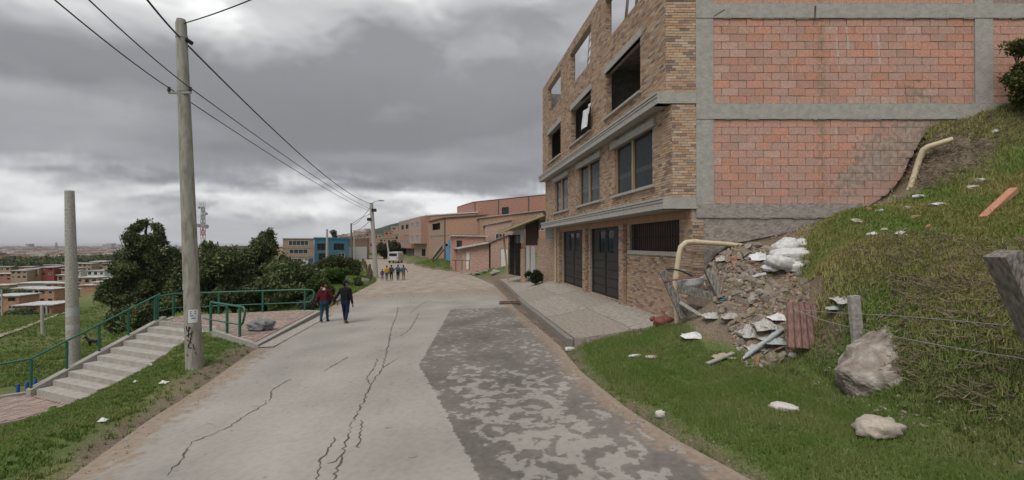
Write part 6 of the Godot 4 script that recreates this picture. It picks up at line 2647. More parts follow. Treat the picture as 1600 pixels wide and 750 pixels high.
func build_trees() -> void:
	var dk := Color(0.055, 0.076, 0.035)
	var md := Color(0.165, 0.205, 0.086)
	var lt := Color(0.075, 0.115, 0.032)
	var ol := Color(0.085, 0.098, 0.030)
	var g := "trees behind the platform railing"
	tree_px("tree", "airy dark tree left of the near pole, its top against the sky", 225, 520, 27.0, [[222, 376, 22, 13, 0.0], [203, 371, 14, 6, -0.5], [240, 382, 18, 12, 0.3], [226, 360, 9, 11, 0.0], [228, 350, 5, 7, 0.1], [243, 362, 8, 11, 0.2], [246, 368, 9, 7, 0.0], [192, 368, 12, 5, 0.2], [212, 362, 10, 7, 0.0], [252, 398, 20, 14, 0.4], [222, 396, 22, 9, 0.0], [200, 420, 22, 9, -0.5], [180, 446, 20, 10, -0.8], [162, 464, 20, 8, -1.0], [240, 440, 36, 20, 0.5], [212, 468, 34, 14, 0.0], [262, 425, 26, 24, 0.6], [190, 398, 10, 5, 0.0]], 2100, 0.23, dk, md, 101, g, 0.15)
	tree_px("bush", "low dark bush in front of the airy tree behind the stair railing", 225, 520, 24.0, [[215, 492, 38, 14, 0.0], [195, 505, 22, 12, -0.3], [250, 478, 24, 14, 0.4], [232, 506, 26, 14, 0.0]], 900, 0.22, dk, md, 102, g, 0.08, "bush")
	tree_px("tree", "round dark tree just right of the near pole behind the railing", 330, 500, 27.0, [[330, 425, 36, 26, 0.0], [318, 395, 20, 14, 0.3], [350, 405, 22, 16, -0.4], [300, 450, 30, 26, -0.5], [338, 462, 40, 22, 0.0], [290, 420, 22, 28, 1.0]], 2200, 0.27, dk, Color(0.178, 0.212, 0.088), 103, g)
	tree_px("tree", "tall pointed tree in the middle of the mass with a feathery tip", 412, 500, 29.0, [[417, 372, 9, 12, 0.0], [412, 385, 20, 10, 0.0], [400, 382, 12, 6, 0.2], [408, 402, 30, 14, 0.0], [395, 425, 44, 22, 0.2], [385, 455, 46, 22, -0.8], [425, 440, 36, 22, 0.0]], 2500, 0.27, Color(0.055, 0.076, 0.036), Color(0.178, 0.212, 0.090), 104, g)
	tree_px("tree", "broad dark tree at the right of the mass above the rail end", 460, 498, 28.0, [[455, 425, 34, 17, 0.0], [478, 436, 26, 16, 0.2], [440, 450, 38, 22, -0.8], [465, 462, 30, 18, 0.0], [430, 412, 20, 10, 0.4]], 2000, 0.26, dk, md, 105, g)
	tree_px("tree", "dark tree filling the gap behind the other trees", 370, 480, 35.0, [[350, 420, 40, 20, 0.0], [300, 425, 36, 22, 0.0], [420, 430, 46, 18, 0.0], [470, 440, 30, 16, 0.0], [380, 450, 90, 22, 1.0], [280, 455, 40, 26, 0.0]], 2400, 0.36, dk, md, 106, g)
	var s := "shrubs on the left bank of the road"
	tree_px("shrub", "olive green rounded shrub in front of the blue house", 530, 440, 50.0, [[525, 416, 26, 14, 0.0], [545, 420, 16, 13, 0.0], [508, 420, 18, 12, 0.2], [530, 430, 26, 10, -0.5]], 1500, 0.36, Color(0.045, 0.058, 0.018), ol, 107, s, 0.1, "shrub")
	tree_px("shrub", "bright green shrub on the bank just above the couple's heads", 525, 445, 40.0, [[524, 432, 16, 12, 0.0], [537, 430, 12, 8, 0.0], [512, 440, 12, 9, 0.0]], 800, 0.26, Color(0.035, 0.075, 0.015), Color(0.09, 0.16, 0.03), 108, s, 0.07, "shrub")
	tree_px("shrub", "yellow-green shrub left of the woman in the dark red jacket", 500, 478, 26.5, [[500, 446, 15, 13, 0.0], [488, 452, 10, 9, 0.0], [510, 455, 10, 9, 0.0], [500, 465, 16, 12, 0.0]], 1000, 0.17, Color(0.035, 0.06, 0.015), Color(0.10, 0.15, 0.032), 109, s, 0.05, "shrub")
	tree_px("shrub", "greyish low shrub behind the end of the green railing", 484, 485, 24.5, [[484, 472, 12, 9, 0.0], [494, 476, 10, 8, 0.0], [476, 477, 9, 7, 0.0]], 600, 0.13, Color(0.07, 0.085, 0.06), Color(0.14, 0.165, 0.12), 110, s, 0.04, "shrub")
	tree_px("shrub", "small dark shrub on the bank beside the grey rock", 561, 447, 40.0, [[560, 441, 9, 6, 0.0], [553, 443, 5, 4, 0.0]], 350, 0.17, Color(0.03, 0.05, 0.018), md, 111, s, 0.05, "shrub")
	tree_px("shrub", "dark trimmed shrub growing beside the brick building's far end", 836, 440, 28.6, [[836, 428, 11, 9, 0.0], [829, 432, 8, 7, 0.0], [843, 433, 8, 6, 0.1], [836, 436, 11, 5, 0.0]], 900, 0.13, Color(0.014, 0.032, 0.010), Color(0.04, 0.07, 0.02), 112, "", 0.04, "shrub")
	tree_px("bank_shrub", "leafy shrub overhanging the earth bank at the upper right", 1605, 160, 11.7, [[1600, 78, 14, 8, 0.0], [1606, 128, 24, 8, -0.1], [1630, 90, 20, 34, 0.0], [1584, 122, 12, 4, 0.0], [1588, 70, 12, 4, 0.0], [1600, 105, 12, 7, 0.1], [1612, 150, 20, 14, 0.0]], 380, 0.13, Color(0.05, 0.07, 0.02), Color(0.15, 0.17, 0.055), 113, "", 0.035, "shrub")
	tree_px("far_tree", "dark tree beside the far end of the road left of the van", 600, 402, 118.0, [[601, 391, 10, 8, 0.0], [622, 388, 16, 9, 8.0], [636, 391, 10, 8, 10.0]], 700, 0.9, Color(0.025, 0.035, 0.016), Color(0.065, 0.07, 0.035), 114, "far trees", 0.2)
	tree_px("far_tree", "lone small tree rising above the blue house roof", 522, 378, 160.0, [[521, 364, 4, 4, 0.0], [523, 368, 3, 4, 0.0]], 130, 0.5, dk, md, 115, "far trees", 0.25)
	tree_px("far_tree", "rounded tree between the valley houses at the left edge", 5, 470, 110.0, [[6, 463, 13, 9, 0.0], [30, 465, 12, 8, 0.0]], 350, 0.8, dk, md, 116, "far trees", 0.2)
	tree_px("far_tree", "dark bush under the red house in the valley", 38, 500, 84.0, [[34, 492, 20, 7, 0.0], [20, 497, 12, 5, 0.0]], 300, 0.6, dk, md, 117, "far trees", 0.15)
	tree_px("far_tree", "small bare bush standing alone on the green slope", 36, 537, 52.0, [[36, 530, 9, 7, 0.0]], 170, 0.3, Color(0.06, 0.055, 0.035), Color(0.10, 0.10, 0.05), 118, "far trees", 0.08)
	# the dark wood across the valley reads as one mass
	var r := RandomNumberGenerator.new()
	r.seed = 55
	var list := []
	for i in 5200:
		var px := r.randf_range(-60, 310)
		var d := lerpf(235.0, 300.0, r.randf()) + maxf(0.0, px - 120.0) * 0.8
		var top := lerpf(407.0, 401.0, clampf(px / 200.0, 0, 1)) + 3.0 * nz2.get_noise_1d(px * 1.5)
		var x := (px - 800.0) / F * d
		var p := Vector3(x, lerpf(ground_y(x, d) - 0.5, at(px, top, d).y, r.randf()), -d)
		var sz := r.randf_range(1.0, 2.3)
		list.append([Transform3D(Basis.from_euler(Vector3(r.randf() * TAU, r.randf() * TAU, 0)).scaled_local(Vector3(sz, sz, sz)), p), dk.lerp(md, r.randf() * 0.8)])
	scatter_mm("wood", mats["_clump1"], list, self, "dark belt of woodland across the valley")


func grass_tuft(seed_: int, blades: int, m: Material) -> ArrayMesh:
	var r := RandomNumberGenerator.new()
	r.seed = seed_
	var st := new_st()
	for i in blades:
		var an := r.randf() * TAU
		var o := Vector3(cos(an), 0, sin(an)) * r.randf() * 0.55
		var lean := Vector3(r.randfn(), 0, r.randfn()) * 0.42
		var h := r.randf_range(0.5, 1.1)
		var s := Vector3(cos(an + 1.3), 0, sin(an + 1.3)) * r.randf_range(0.035, 0.06)
		var v := r.randf_range(0.75, 1.25)
		st.set_color(Color(v, v, v * 0.95))
		var m0 := o + lean * 0.35 + Vector3(0, h * 0.6, 0)
		var tip := o + lean + Vector3(0, h * (1.0 - 0.25 * lean.length()), 0)
		for p in [o - s, o + s, m0 + s * 0.7, o - s, m0 + s * 0.7, m0 - s * 0.7, m0 - s * 0.7, m0 + s * 0.7, tip]:
			st.add_vertex(p)
	st.generate_normals()
	var me := st.commit()
	me.surface_set_material(0, m)
	return me


func build_grass() -> void:
	var m := StandardMaterial3D.new()
	m.resource_name = "grass blade"
	m.vertex_color_use_as_albedo = true
	m.roughness = 0.75
	m.metallic_specular = 0.25
	m.backlight_enabled = true
	m.backlight = Color(0.4, 0.4, 0.2)
	var r := RandomNumberGenerator.new()
	r.seed = 99
	var tufts := [grass_tuft(1, 12, m), grass_tuft(2, 14, m), grass_tuft(3, 9, m)]
	var fresh := Color(0.130, 0.205, 0.050)
	var pale := Color(0.20, 0.235, 0.085)
	var dry := Color(0.30, 0.255, 0.125)
	# areas: x0, x1, d0, d1, count
	for area in [[1.2, 6.3, 3.0, 12.6, 30000, "verge_grass", "short bright grass on the right verge"], [5.5, 14.5, 3.0, 12.25, 52000, "mound_grass", "long yellowish grass growing over the earth mound"], [-17.0, -4.8, 4.0, 18.5, 36000, "bank_grass", "green grass on the left verge beside the stairs"], [-30.0, -8.8, 19.0, 62.0, 26000, "slope_grass", "grass on the slope below and beyond the platform"], [-95.0, -26.0, 28.0, 100.0, 22000, "valley_grass", "rough grass over the lower green slope"], [-30.0, 1.5, 50.0, 92.0, 14000, "far_verge_grass", "grass mound before the far brick houses"]]:
		var list := []
		for i in area[4]:
			var x := r.randf_range(area[0], area[1])
			var d := r.randf_range(area[2], area[3])
			var big: bool = area[3] > 30.0
			if not big and r.randf() > 9.0 / maxf(d, 6.0):
				continue
			var l := lin(LEFT_EDGE, d)
			var e := lin(RIGHT_EDGE, d)
			if x > l - 0.15 and x < e + 0.08:
				continue
			if area[5] == "far_verge_grass" and x < e + 0.8:
				continue
			var n := nz.get_noise_2d(x * 1.3, d * 1.3)
			if x < l and d < 22.0:
				var s := on_stairs(x, d)
				if s.x > -0.1 and s.x < STAIR_N * TREAD + 0.1 and s.y > -0.5 and s.y < STAIR_W + 0.1:
					continue
				if s.x >= STAIR_N * TREAD and s.y < 2.7 - 0.27 * (s.x - STAIR_N * TREAD) + 0.1 and s.y > -2.6:
					continue
				if s.x < 0.0 and s.y < STAIR_W + 0.2 and d < 22.0 and d > 17.0:
					continue
				# keep off the platform
				if Geometry2D.is_point_in_polygon(Vector2(x, d), PackedVector2Array([Vector2(-7.1, 14.5), Vector2(-8.2, 22.2), Vector2(-9.6, 22.4), Vector2(-14.5, 20.5), Vector2(-14.0, 19.0), Vector2(-11.3, 17.7), Vector2(-10.7, 16.9)])):
					continue
				var off := l - x
				if off < 0.75 - 0.45 * n or (d > 9.0 and d < 15.5 and off < 1.1 - 0.8 * n):
					if r.randf() < 0.88:
						continue
			var y := ground_y(x, d)
			var steep := absf(ground_y(x + 0.15, d) - ground_y(x - 0.15, d)) / 0.3 + absf(ground_y(x, d + 0.15) - ground_y(x, d - 0.15)) / 0.3 if d < 12.6 and x > 0 else 0.0
			if x > 0.0 and d < 12.7:
				if x - e < 0.42 - 0.35 * n and r.randf() < 0.8:
					continue
				var rub := x > 4.05 and x < 6.75 - 0.25 * (12.0 - d) and d > 9.3 and y > 0.5
				if rub and r.randf() < 0.97:
					continue
				if d > 11.45 + 0.3 * n and x > 4.0 and y < 5.2 and r.randf() < 0.93:
					continue
				if x < 6.1 and d < 9.0 and steep > 2.0 and r.randf() < 0.5:
					continue
				if x > 9.4 and d > 11.3 and steep > 1.6 and r.randf() < 0.55:
					continue
			var long := smoothstep(0.5, 1.6, y) if x > 5.0 and d < 12.7 else 0.0
			var s2 := r.randf_range(0.055, 0.095) * (1.0 + 0.45 * long + (0.6 * maxf(0.0, n) if x > 0 else 0.2))
			if big:
				s2 = r.randf_range(0.12, 0.24) * (1.0 if d < 40 else 1.5)
			var c := fresh.lerp(pale, clampf(0.4 + 1.2 * n + r.randf_range(-0.3, 0.3), 0, 1))
			c = c.lerp(dry, clampf(long * (0.42 + 0.8 * nz2.get_noise_2d(x * 9.0, d * 9.0)) + (0.12 if r.randf() < 0.15 else 0.0), 0, 0.9))
			c = c * (1.0 + 0.45 * long)
			list.append([Transform3D(Basis(Vector3.UP, r.randf() * TAU).scaled_local(Vector3(s2 * 1.25, s2, s2 * 1.25)), Vector3(x, y - 0.012, -d)), c])
		scatter_mm(area[5], tufts[list.size() % 3], list, self, area[6])


# ---------------------------------------------------------------- rubble, sacks, fence scraps, litter
func rock_mesh(seed_: int, flat: float, n := 4) -> ArrayMesh:
	var st := new_st()
	lump(st, Vector3.ZERO, Vector3(0.5, 0.5 * flat, 0.38), Basis.IDENTITY, 0.75, seed_, n, 0.8)
	st.generate_normals()
	return st.commit()


func build_rubble() -> void:
	var r := RandomNumberGenerator.new()
	r.seed = 17
	var shapes := []
	for i in 7:
		shapes.append(rock_mesh(200 + i * 7, [0.5, 0.65, 0.4, 0.8, 0.3, 0.55, 0.35][i]))
	var tones := [[0.30, 0.255, 0.21], [0.36, 0.31, 0.26], [0.24, 0.20, 0.165], [0.42, 0.38, 0.33], [0.40, 0.23, 0.16], [0.33, 0.27, 0.20], [0.27, 0.225, 0.20]]
	var ms := []
	for t in tones:
		ms.append(nmat("rubble %d" % ms.size(), [[t[0] * 0.6, t[1] * 0.6, t[2] * 0.6], [t[0], t[1], t[2]]], 0.35, {"px": 256, "bump": 1.0}))
	var pile := thing("rubble_pile", "heap of broken brick and stone rubble sliding down beside the building", "rubble", on_ground(5.3, 10.6))
	var small := []
	var count := 0
	for i in 2600:
		# the heap lies between the corner of the building, the sacks and the rusty sheet
		var t := r.randf()
		var d := lerpf(9.2, 12.1, t)
		var x0 := lerpf(4.5, 4.75, t)
		var x1 := lerpf(5.75, 7.3, t)
		var x := lerpf(x0, x1, r.randf())
		if d > 11.75 and x > 6.2:
			continue
		var big := count < 250 and i % 6 == 0
		var s := r.randf_range(0.10, 0.27) if big else r.randf_range(0.03, 0.09)
		if d < 9.8:
			s *= 0.8
		var p := on_ground(x, d, s * 0.10)
		var slope := Vector3(-(ground_y(x + 0.2, d) - ground_y(x - 0.2, d)) / 0.4, 1.0, (ground_y(x, d + 0.2) - ground_y(x, d - 0.2)) / 0.4).normalized()
		var b := Basis(Quaternion(Vector3.UP, slope)) * Basis.from_euler(Vector3(r.randfn() * 0.35, r.randf() * TAU, r.randfn() * 0.35))
		b = b.scaled_local(Vector3(s * r.randf_range(0.9, 1.8), s * r.randf_range(0.6, 1.0), s))
		if big:
			var o := MeshInstance3D.new()
			o.mesh = shapes[r.randi() % 7]
			o.material_override = ms[r.randi() % 7]
			o.name = "stone" if count == 0 else "stone_%03d" % count
			pile.add_child(o, true)
			o.transform = Transform3D(b, p - pile.position)
			count += 1
		else:
			var q: Array = tones[r.randi() % 7]
			var v := r.randf_range(0.7, 1.15)
			small.append([Transform3D(b, p), Color(q[0] * v, q[1] * v, q[2] * v)])
	var sm := rock_mesh(301, 0.6, 3)
	sm.surface_set_material(0, vmat("rubble bits", 0.3, 0.95))
	scatter_mm("rubble_bits", sm, small, pile)
	# gravel and soil crumbs: gutter, apron foot, road borders, path of bare soil under the wall
	var crumbs := []
	for q in [[0.2, 1.5, 13.4, 23.0, 900, 0.012, 0.04], [2.2, 4.2, 12.1, 13.4, 700, 0.012, 0.05], [6.5, 9.6, 11.6, 12.25, 500, 0.015, 0.06], [1.3, 2.9, 4.5, 12.5, 700, 0.008, 0.025], [-8.6, -5.3, 5.0, 14.5, 900, 0.008, 0.025], [-12.0, -1.5, 27.0, 44.0, 260, 0.02, 0.06], [5.3, 6.2, 5.0, 9.0, 300, 0.02, 0.07]]:
		for i in q[4]:
			var x := r.randf_range(q[0], q[1])
			var d := r.randf_range(q[2], q[3])
			var l := lin(LEFT_EDGE, d)
			var e := lin(RIGHT_EDGE, d)
			if q[2] == 4.5 and (x < e - 0.25 or x > e + 0.45):
				continue
			if q[2] == 5.0 and x < 0 and (x > l + 0.35 or x < l - 0.7):
				continue
			if q[2] == 13.4 and (x < e - 0.1 or x > lin(KERB_LINE, d) - 0.02):
				continue
			var s := r.randf_range(q[5], q[6])
			var y := maxf(ground_y(x, d), road_y(x, d) if x > l - 0.1 and x < e + 0.1 else -99.0)
			var k: Array = tones[r.randi() % 7]
			crumbs.append([Transform3D(Basis.from_euler(Vector3(r.randf() * 3, r.randf() * 6, 0)).scaled_local(Vector3(s * 1.3, s, s)), Vector3(x, y + s * 0.2, -d)), Color(k[0], k[1], k[2])])
	scatter_mm("gravel", sm, crumbs, self, "loose gravel and soil crumbs along the borders")
	build_sacks(r)
	build_fence_scraps(r)
	# boulder with pale faces under the mound's edge
	var bo := new_st()
	lump(bo, Vector3(6.12, 0.68, -7.72), Vector3(0.74, 0.40, 0.66), Basis.from_euler(Vector3(0.25, 0.35, 0.62)), 0.30, 64, 18, 0.66, true)
	tag(part(bo, "boulder", nmat("pale boulder", [[0.16, 0.13, 0.105], [0.27, 0.235, 0.20], [0.47, 0.45, 0.42]], 1.6, {"bump": 2.0, "freq": 0.012}), self), "large angular grey boulder jutting out of the grassy mound", "boulder")
	# dead straw hanging over the boulder
	var straw := []
	var sb := BoxMesh.new()
	sb.size = Vector3(0.009, 0.009, 1.0)
	sb.material = vmat("straw", 0.2, 0.9)
	for i in 3200:
		var d := r.randf_range(5.6, 8.3)
		var x := r.randf_range(5.75, 6.9)
		if r.randf() < 0.3:
			x = r.randf_range(6.5, 8.0)
			d = r.randf_range(7.0, 9.4)
		elif r.randf() < 0.45:
			x = r.randf_range(9.9, 13.5)
			d = r.randf_range(11.3, 12.2)
		var p := on_ground(x, d, 0.05)
		var s := r.randf_range(0.15, 0.42)
		var v := r.randf_range(0.6, 1.1)
		straw.append([Transform3D(Basis.from_euler(Vector3(r.randf_range(-0.7, 0.7), r.randf() * TAU, 0)).scaled_local(Vector3(1, 1, s)), p), Color(0.34 * v, 0.28 * v, 0.19 * v)])
	scatter_mm("dead_straw", sb, straw, self, "dead straw lying over the mound's broken edge")


func build_sacks(r: RandomNumberGenerator) -> void:
	var cloth := nmat("woven sack", [[0.42, 0.42, 0.42], [0.58, 0.58, 0.585], [0.68, 0.68, 0.68]], 0.6, {"rough": 0.6})
	var list := [
		[1246, 416, 11.0, 0.36, 0.12, 0.24, 0.1, "dusty white sack lowest at the front of the sack heap"],
		[1222, 411, 11.05, 0.42, 0.15, 0.25, -0.15, "long white sack lying at the left of the sack heap"],
		[1240, 398, 11.25, 0.46, 0.155, 0.26, 0.05, "white sack in the middle of the heap, laid flat"],
		[1226, 385, 11.55, 0.28, 0.16, 0.26, 0.5, "upright white sack at the upper left of the sack heap"],
		[1262, 383, 11.5, 0.40, 0.16, 0.26, 0.2, "topmost white sack on the right of the heap below the red board"],
		[1268, 404, 11.1, 0.22, 0.14, 0.22, -0.4, "small white sack at the right end of the heap by the grass"],
		[1256, 428, 10.8, 0.28, 0.08, 0.22, 0.3, "flattened grey-white sack in front of the heap"],
		[1205, 418, 11.1, 0.22, 0.07, 0.2, 0.2, "small flat sack left of the long one on the rubble"]]
	for i in list.size():
		var q: Array = list[i]
		var p := at(q[0], q[1], q[2])
		var st := new_st()
		lump(st, p, Vector3(q[3], q[4], q[5]), Basis.from_euler(Vector3(0.15, 0.4 * sin(i * 2.0), q[6])), 0.32, 400 + i * 3, 12, 0.72, true)
		tag(smooth_part(st, "sack", cloth, self), q[7], "sack", "white sacks on the rubble")
	# support under the heap
	var st := new_st()
	lump(st, at(1250, 420, 11.35), Vector3(0.75, 0.42, 0.45), Basis.IDENTITY, 0.4, 77, 8)
	tag(part(st, "debris_mound", mats["rubble 0"], self), "brown lump of debris under the white sacks", "debris")
	st = new_st()
	bar(st, at(1238, 378, 11.75), at(1284, 371, 11.6), 0.34, 0.07)
	tag(part(st, "red_board", nmat("red clay board", [[0.30, 0.17, 0.13], [0.42, 0.25, 0.19]], 0.5), self), "flat reddish board lying above the white sacks", "board")
	st = new_st()
	lump(st, at(1036, 502, 12.45), Vector3(0.27, 0.12, 0.18), Basis.from_euler(Vector3(0, 0.2, 0.1)), 0.35, 88, 10, 0.8, true)
	lump(st, at(1019, 498, 12.5), Vector3(0.08, 0.06, 0.06), Basis.from_euler(Vector3(0, 0, 0.9)), 0.3, 89, 6, 1.0, true)
	tag(smooth_part(st, "red_sack", nmat("red sack", [[0.15, 0.05, 0.04], [0.24, 0.085, 0.07]], 0.4, {"rough": 0.6}), self), "dark red tied sack lying at the foot of the brick wall", "sack")


func crumple(c: Vector3, u: Vector3, v: Vector3, w: float, h: float, amp: float, seed_: int, n := 14) -> SurfaceTool:
	var f := FastNoiseLite.new()
	f.seed = seed_
	f.frequency = 0.8
	f.fractal_octaves = 3
	f.fractal_type = FastNoiseLite.FRACTAL_RIDGED
	var st := new_st(0)
	u = u.normalized()
	v = v.normalized()
	var nn := v.cross(u).normalized()
	if nn.y < 0:
		nn = -nn
	var g := []
	for j in n + 1:
		var row := []
		for i in n + 1:
			var s := i / float(n) - 0.5
			var t := j / float(n) - 0.5
			var edge := 1.0 - 0.25 * absf(sin(atan2(t, s) * 1.5 + seed_)) + 0.06 * nz.get_noise_2d(s * 8.0, t * 8.0)
			var hgt := amp * (0.45 + 0.55 * f.get_noise_2d(s * 2.2, t * 2.2) + 0.25 * nz.get_noise_2d(s * 16.0 + seed_, t * 16.0)) * smoothstep(0.60, 0.1, sqrt(s * s + t * t))
			row.append(c + u * s * w * edge + v * t * h * edge + nn * (hgt + 0.01))
		g.append(row)
	for j in n:
		for i in n:
			quad(st, g[j][i], g[j][i + 1], g[j + 1][i + 1], g[j + 1][i])
	return st


func build_fence_scraps(r: RandomNumberGenerator) -> void:
	var wood := nmat("grey weathered wood", [[0.10, 0.09, 0.08], [0.19, 0.175, 0.155], [0.29, 0.27, 0.245]], 0.7, {"stretch": Vector3(1, 0.35, 1), "bump": 1.0, "freq": 0.02})
	var pale := nmat("pale weathered wood", [[0.28, 0.26, 0.23], [0.42, 0.40, 0.37]], 0.6)
	var planks := [
		[1034, 422, 11.4, 1068, 492, 11.3, 0.17, 0.06, wood, "dark leaning fence plank at the left end of the broken fence"],
		[1040, 438, 11.5, 1078, 488, 11.2, 0.12, 0.04, wood, "long grey slat slanting behind the leaning fence plank"],
		[1062, 472, 11.2, 1094, 488, 11.0, 0.07, 0.05, pale, "short pale batten lying against the leaning plank"],
		[1106, 420, 11.3, 1138, 486, 10.9, 0.19, 0.11, wood, "thick grey fence post with blue string, leaning left"],
		[1060, 450, 11.4, 1152, 470, 11.0, 0.05, 0.20, wood, "wide upper board of the broken fence behind the thick post"],
		[1074, 466, 11.35, 1150, 482, 10.95, 0.05, 0.20, nmat("brown weathered wood", [[0.12, 0.095, 0.075], [0.21, 0.17, 0.135]], 0.7), "brown lower board of the broken fence"],
		[1142, 478, 10.9, 1192, 484, 10.6, 0.05, 0.16, wood, "dark board running right from the thick fence post"]]
	for q in planks:
		var st := new_st()
		bar(st, at(q[0], q[1], q[2]), at(q[3], q[4] + 4, q[5]), q[6], q[7], Vector3.BACK if q[7] < q[6] else Vector3.UP)
		tag(part(st, "fence_plank", q[8], self), q[9], "plank", "pieces of the broken fence")
	var st := new_st()
	var kn := at(1131, 467, 10.86)
	for k in 3:
		bar(st, kn + Vector3(-0.11, 0.05 - k * 0.06, 0.04), kn + Vector3(0.11, 0.02 - k * 0.02, 0.05), 0.015, 0.015)
	tag(part(st, "string", pmat("turquoise string", [0.06, 0.26, 0.27], 0.7), self), "turquoise string tied around the thick fence post", "string")
	st = new_st()
	tube(st, wire_pts(at(1040, 421, 11.4), at(1082, 432, 11.5), -0.06, 10), [0.022], 6)
	tag(part(st, "bent_strip", pmat("rubber strip", [0.05, 0.045, 0.04], 0.8), self), "dark bent strip between fence plank and pipe", "strip")
	# white basin and red slat
	var basin := thing("basin", "broken white basin wedged behind the leaning fence planks", "basin", at(1078, 452, 11.55))
	st = new_st()
	var bc := at(1078, 443, 11.6)
	var prev := []
	for q in [[0.30, 0.12], [0.27, -0.02], [0.20, -0.12], [0.05, -0.14]]:
		var ring := []
		for k in 18:
			var an := TAU * k / 18
			ring.append(bc + Basis(Vector3.BACK, 0.12) * Vector3(cos(an) * q[0] * 1.15, q[1], sin(an) * q[0] * 0.7))
		if prev.size():
			for k in 18:
				quad(st, ring[k], ring[(k + 1) % 18], prev[(k + 1) % 18], prev[k])
		prev = ring
	part(st, "bowl", nmat("chipped enamel", [[0.42, 0.44, 0.48], [0.62, 0.63, 0.66]], 0.5, {"rough": 0.4}), basin)
	st = new_st()
	bar(st, at(1037, 439, 11.35), at(1093, 433, 11.45), 0.06, 0.035)
	tag(part(st, "painted_strip", nmat("red painted slat", [[0.20, 0.08, 0.07], [0.32, 0.16, 0.14]], 0.4), self), "thin reddish strip across the leaning fence planks", "strip")
	# rusty corrugated sheet
	st = new_st(0)
	var c := [at(1226, 472, 9.3), at(1279, 474, 9.3), at(1298, 548, 9.0), at(1226, 541, 9.0)]
	var n := 48
	var rows := 10
	var g := []
	for j in rows + 1:
		var row := []
		for i in n + 1:
			var s := i / float(n)
			var t := j / float(rows)
			var p: Vector3 = c[0].lerp(c[1], s).lerp(c[3].lerp(c[2], s), t)
			p.z += 0.022 * cos(s * TAU * 6.0) + 0.03 * sin(t * 2.0 + s * 3.0)
			p.y += 0.012 * nz.get_noise_1d(s * 30.0) * (1.0 if j == 0 else 0.0)
			row.append(p)
		g.append(row)
	for j in rows:
		for i in n:
			quad(st, g[j + 1][i], g[j + 1][i + 1], g[j][i + 1], g[j][i])
	tag(smooth_part(st, "corrugated_sheet", nmat("rust red tin", [[0.11, 0.062, 0.05], [0.21, 0.125, 0.105], [0.32, 0.23, 0.21]], 0.55, {"rough": 0.7, "stretch": Vector3(3.0, 0.4, 1), "freq": 0.015}), self), "rusty red corrugated tin sheet propped upright in the grass", "tin sheet")
	# posts and barbed wire
	var p1 := at(1338, 520, 8.35)
	st = new_st()
	bar(st, at(1340, 540, 8.35), at(1333, 462, 8.35), 0.17, 0.09, Vector3.BACK)
	tag(part(st, "fence_post", pale, self), "short pale fence post standing left of the large boulder", "fence post", "fence posts on the mound")
	st = new_st()
	var q0 := at(1640, 560, 5.4)
	var q1 := at(1565, 396, 5.4)
	bar(st, q0, q1, 0.20, 0.26, Vector3.BACK)
	tag(part(st, "fence_post", wood, self), "thick dark fence post leaning left at the right edge", "fence post", "fence posts on the mound")
	var wire := pmat("old wire", [0.27, 0.27, 0.26], 0.5)
	for w in [[at(1140, 468, 10.8), at(1334, 490, 8.35), at(1603, 512, 5.45), "upper rusty fence wire from broken fence to the leaning post"], [at(1230, 478, 9.3), at(1336, 512, 8.35), at(1612, 562, 5.42), "lower fence wire drooping over the mound to the leaning post"]]:
		st = new_st()
		var pts := wire_pts(w[0], w[1], 0.05, 10) + wire_pts(w[1], w[2], -0.02 if w[3].begins_with("u") else 0.03, 14).slice(1)
		tube(st, pts, [0.006], 5, false)
		for i in range(1, pts.size() - 1):
			bar(st, pts[i] + Vector3(0, -0.018, 0), pts[i] + Vector3(0.005, 0.018, 0.012), 0.005, 0.005)
		tag(part(st, "fence_wire", wire, self), w[3], "wire", "fence wires")


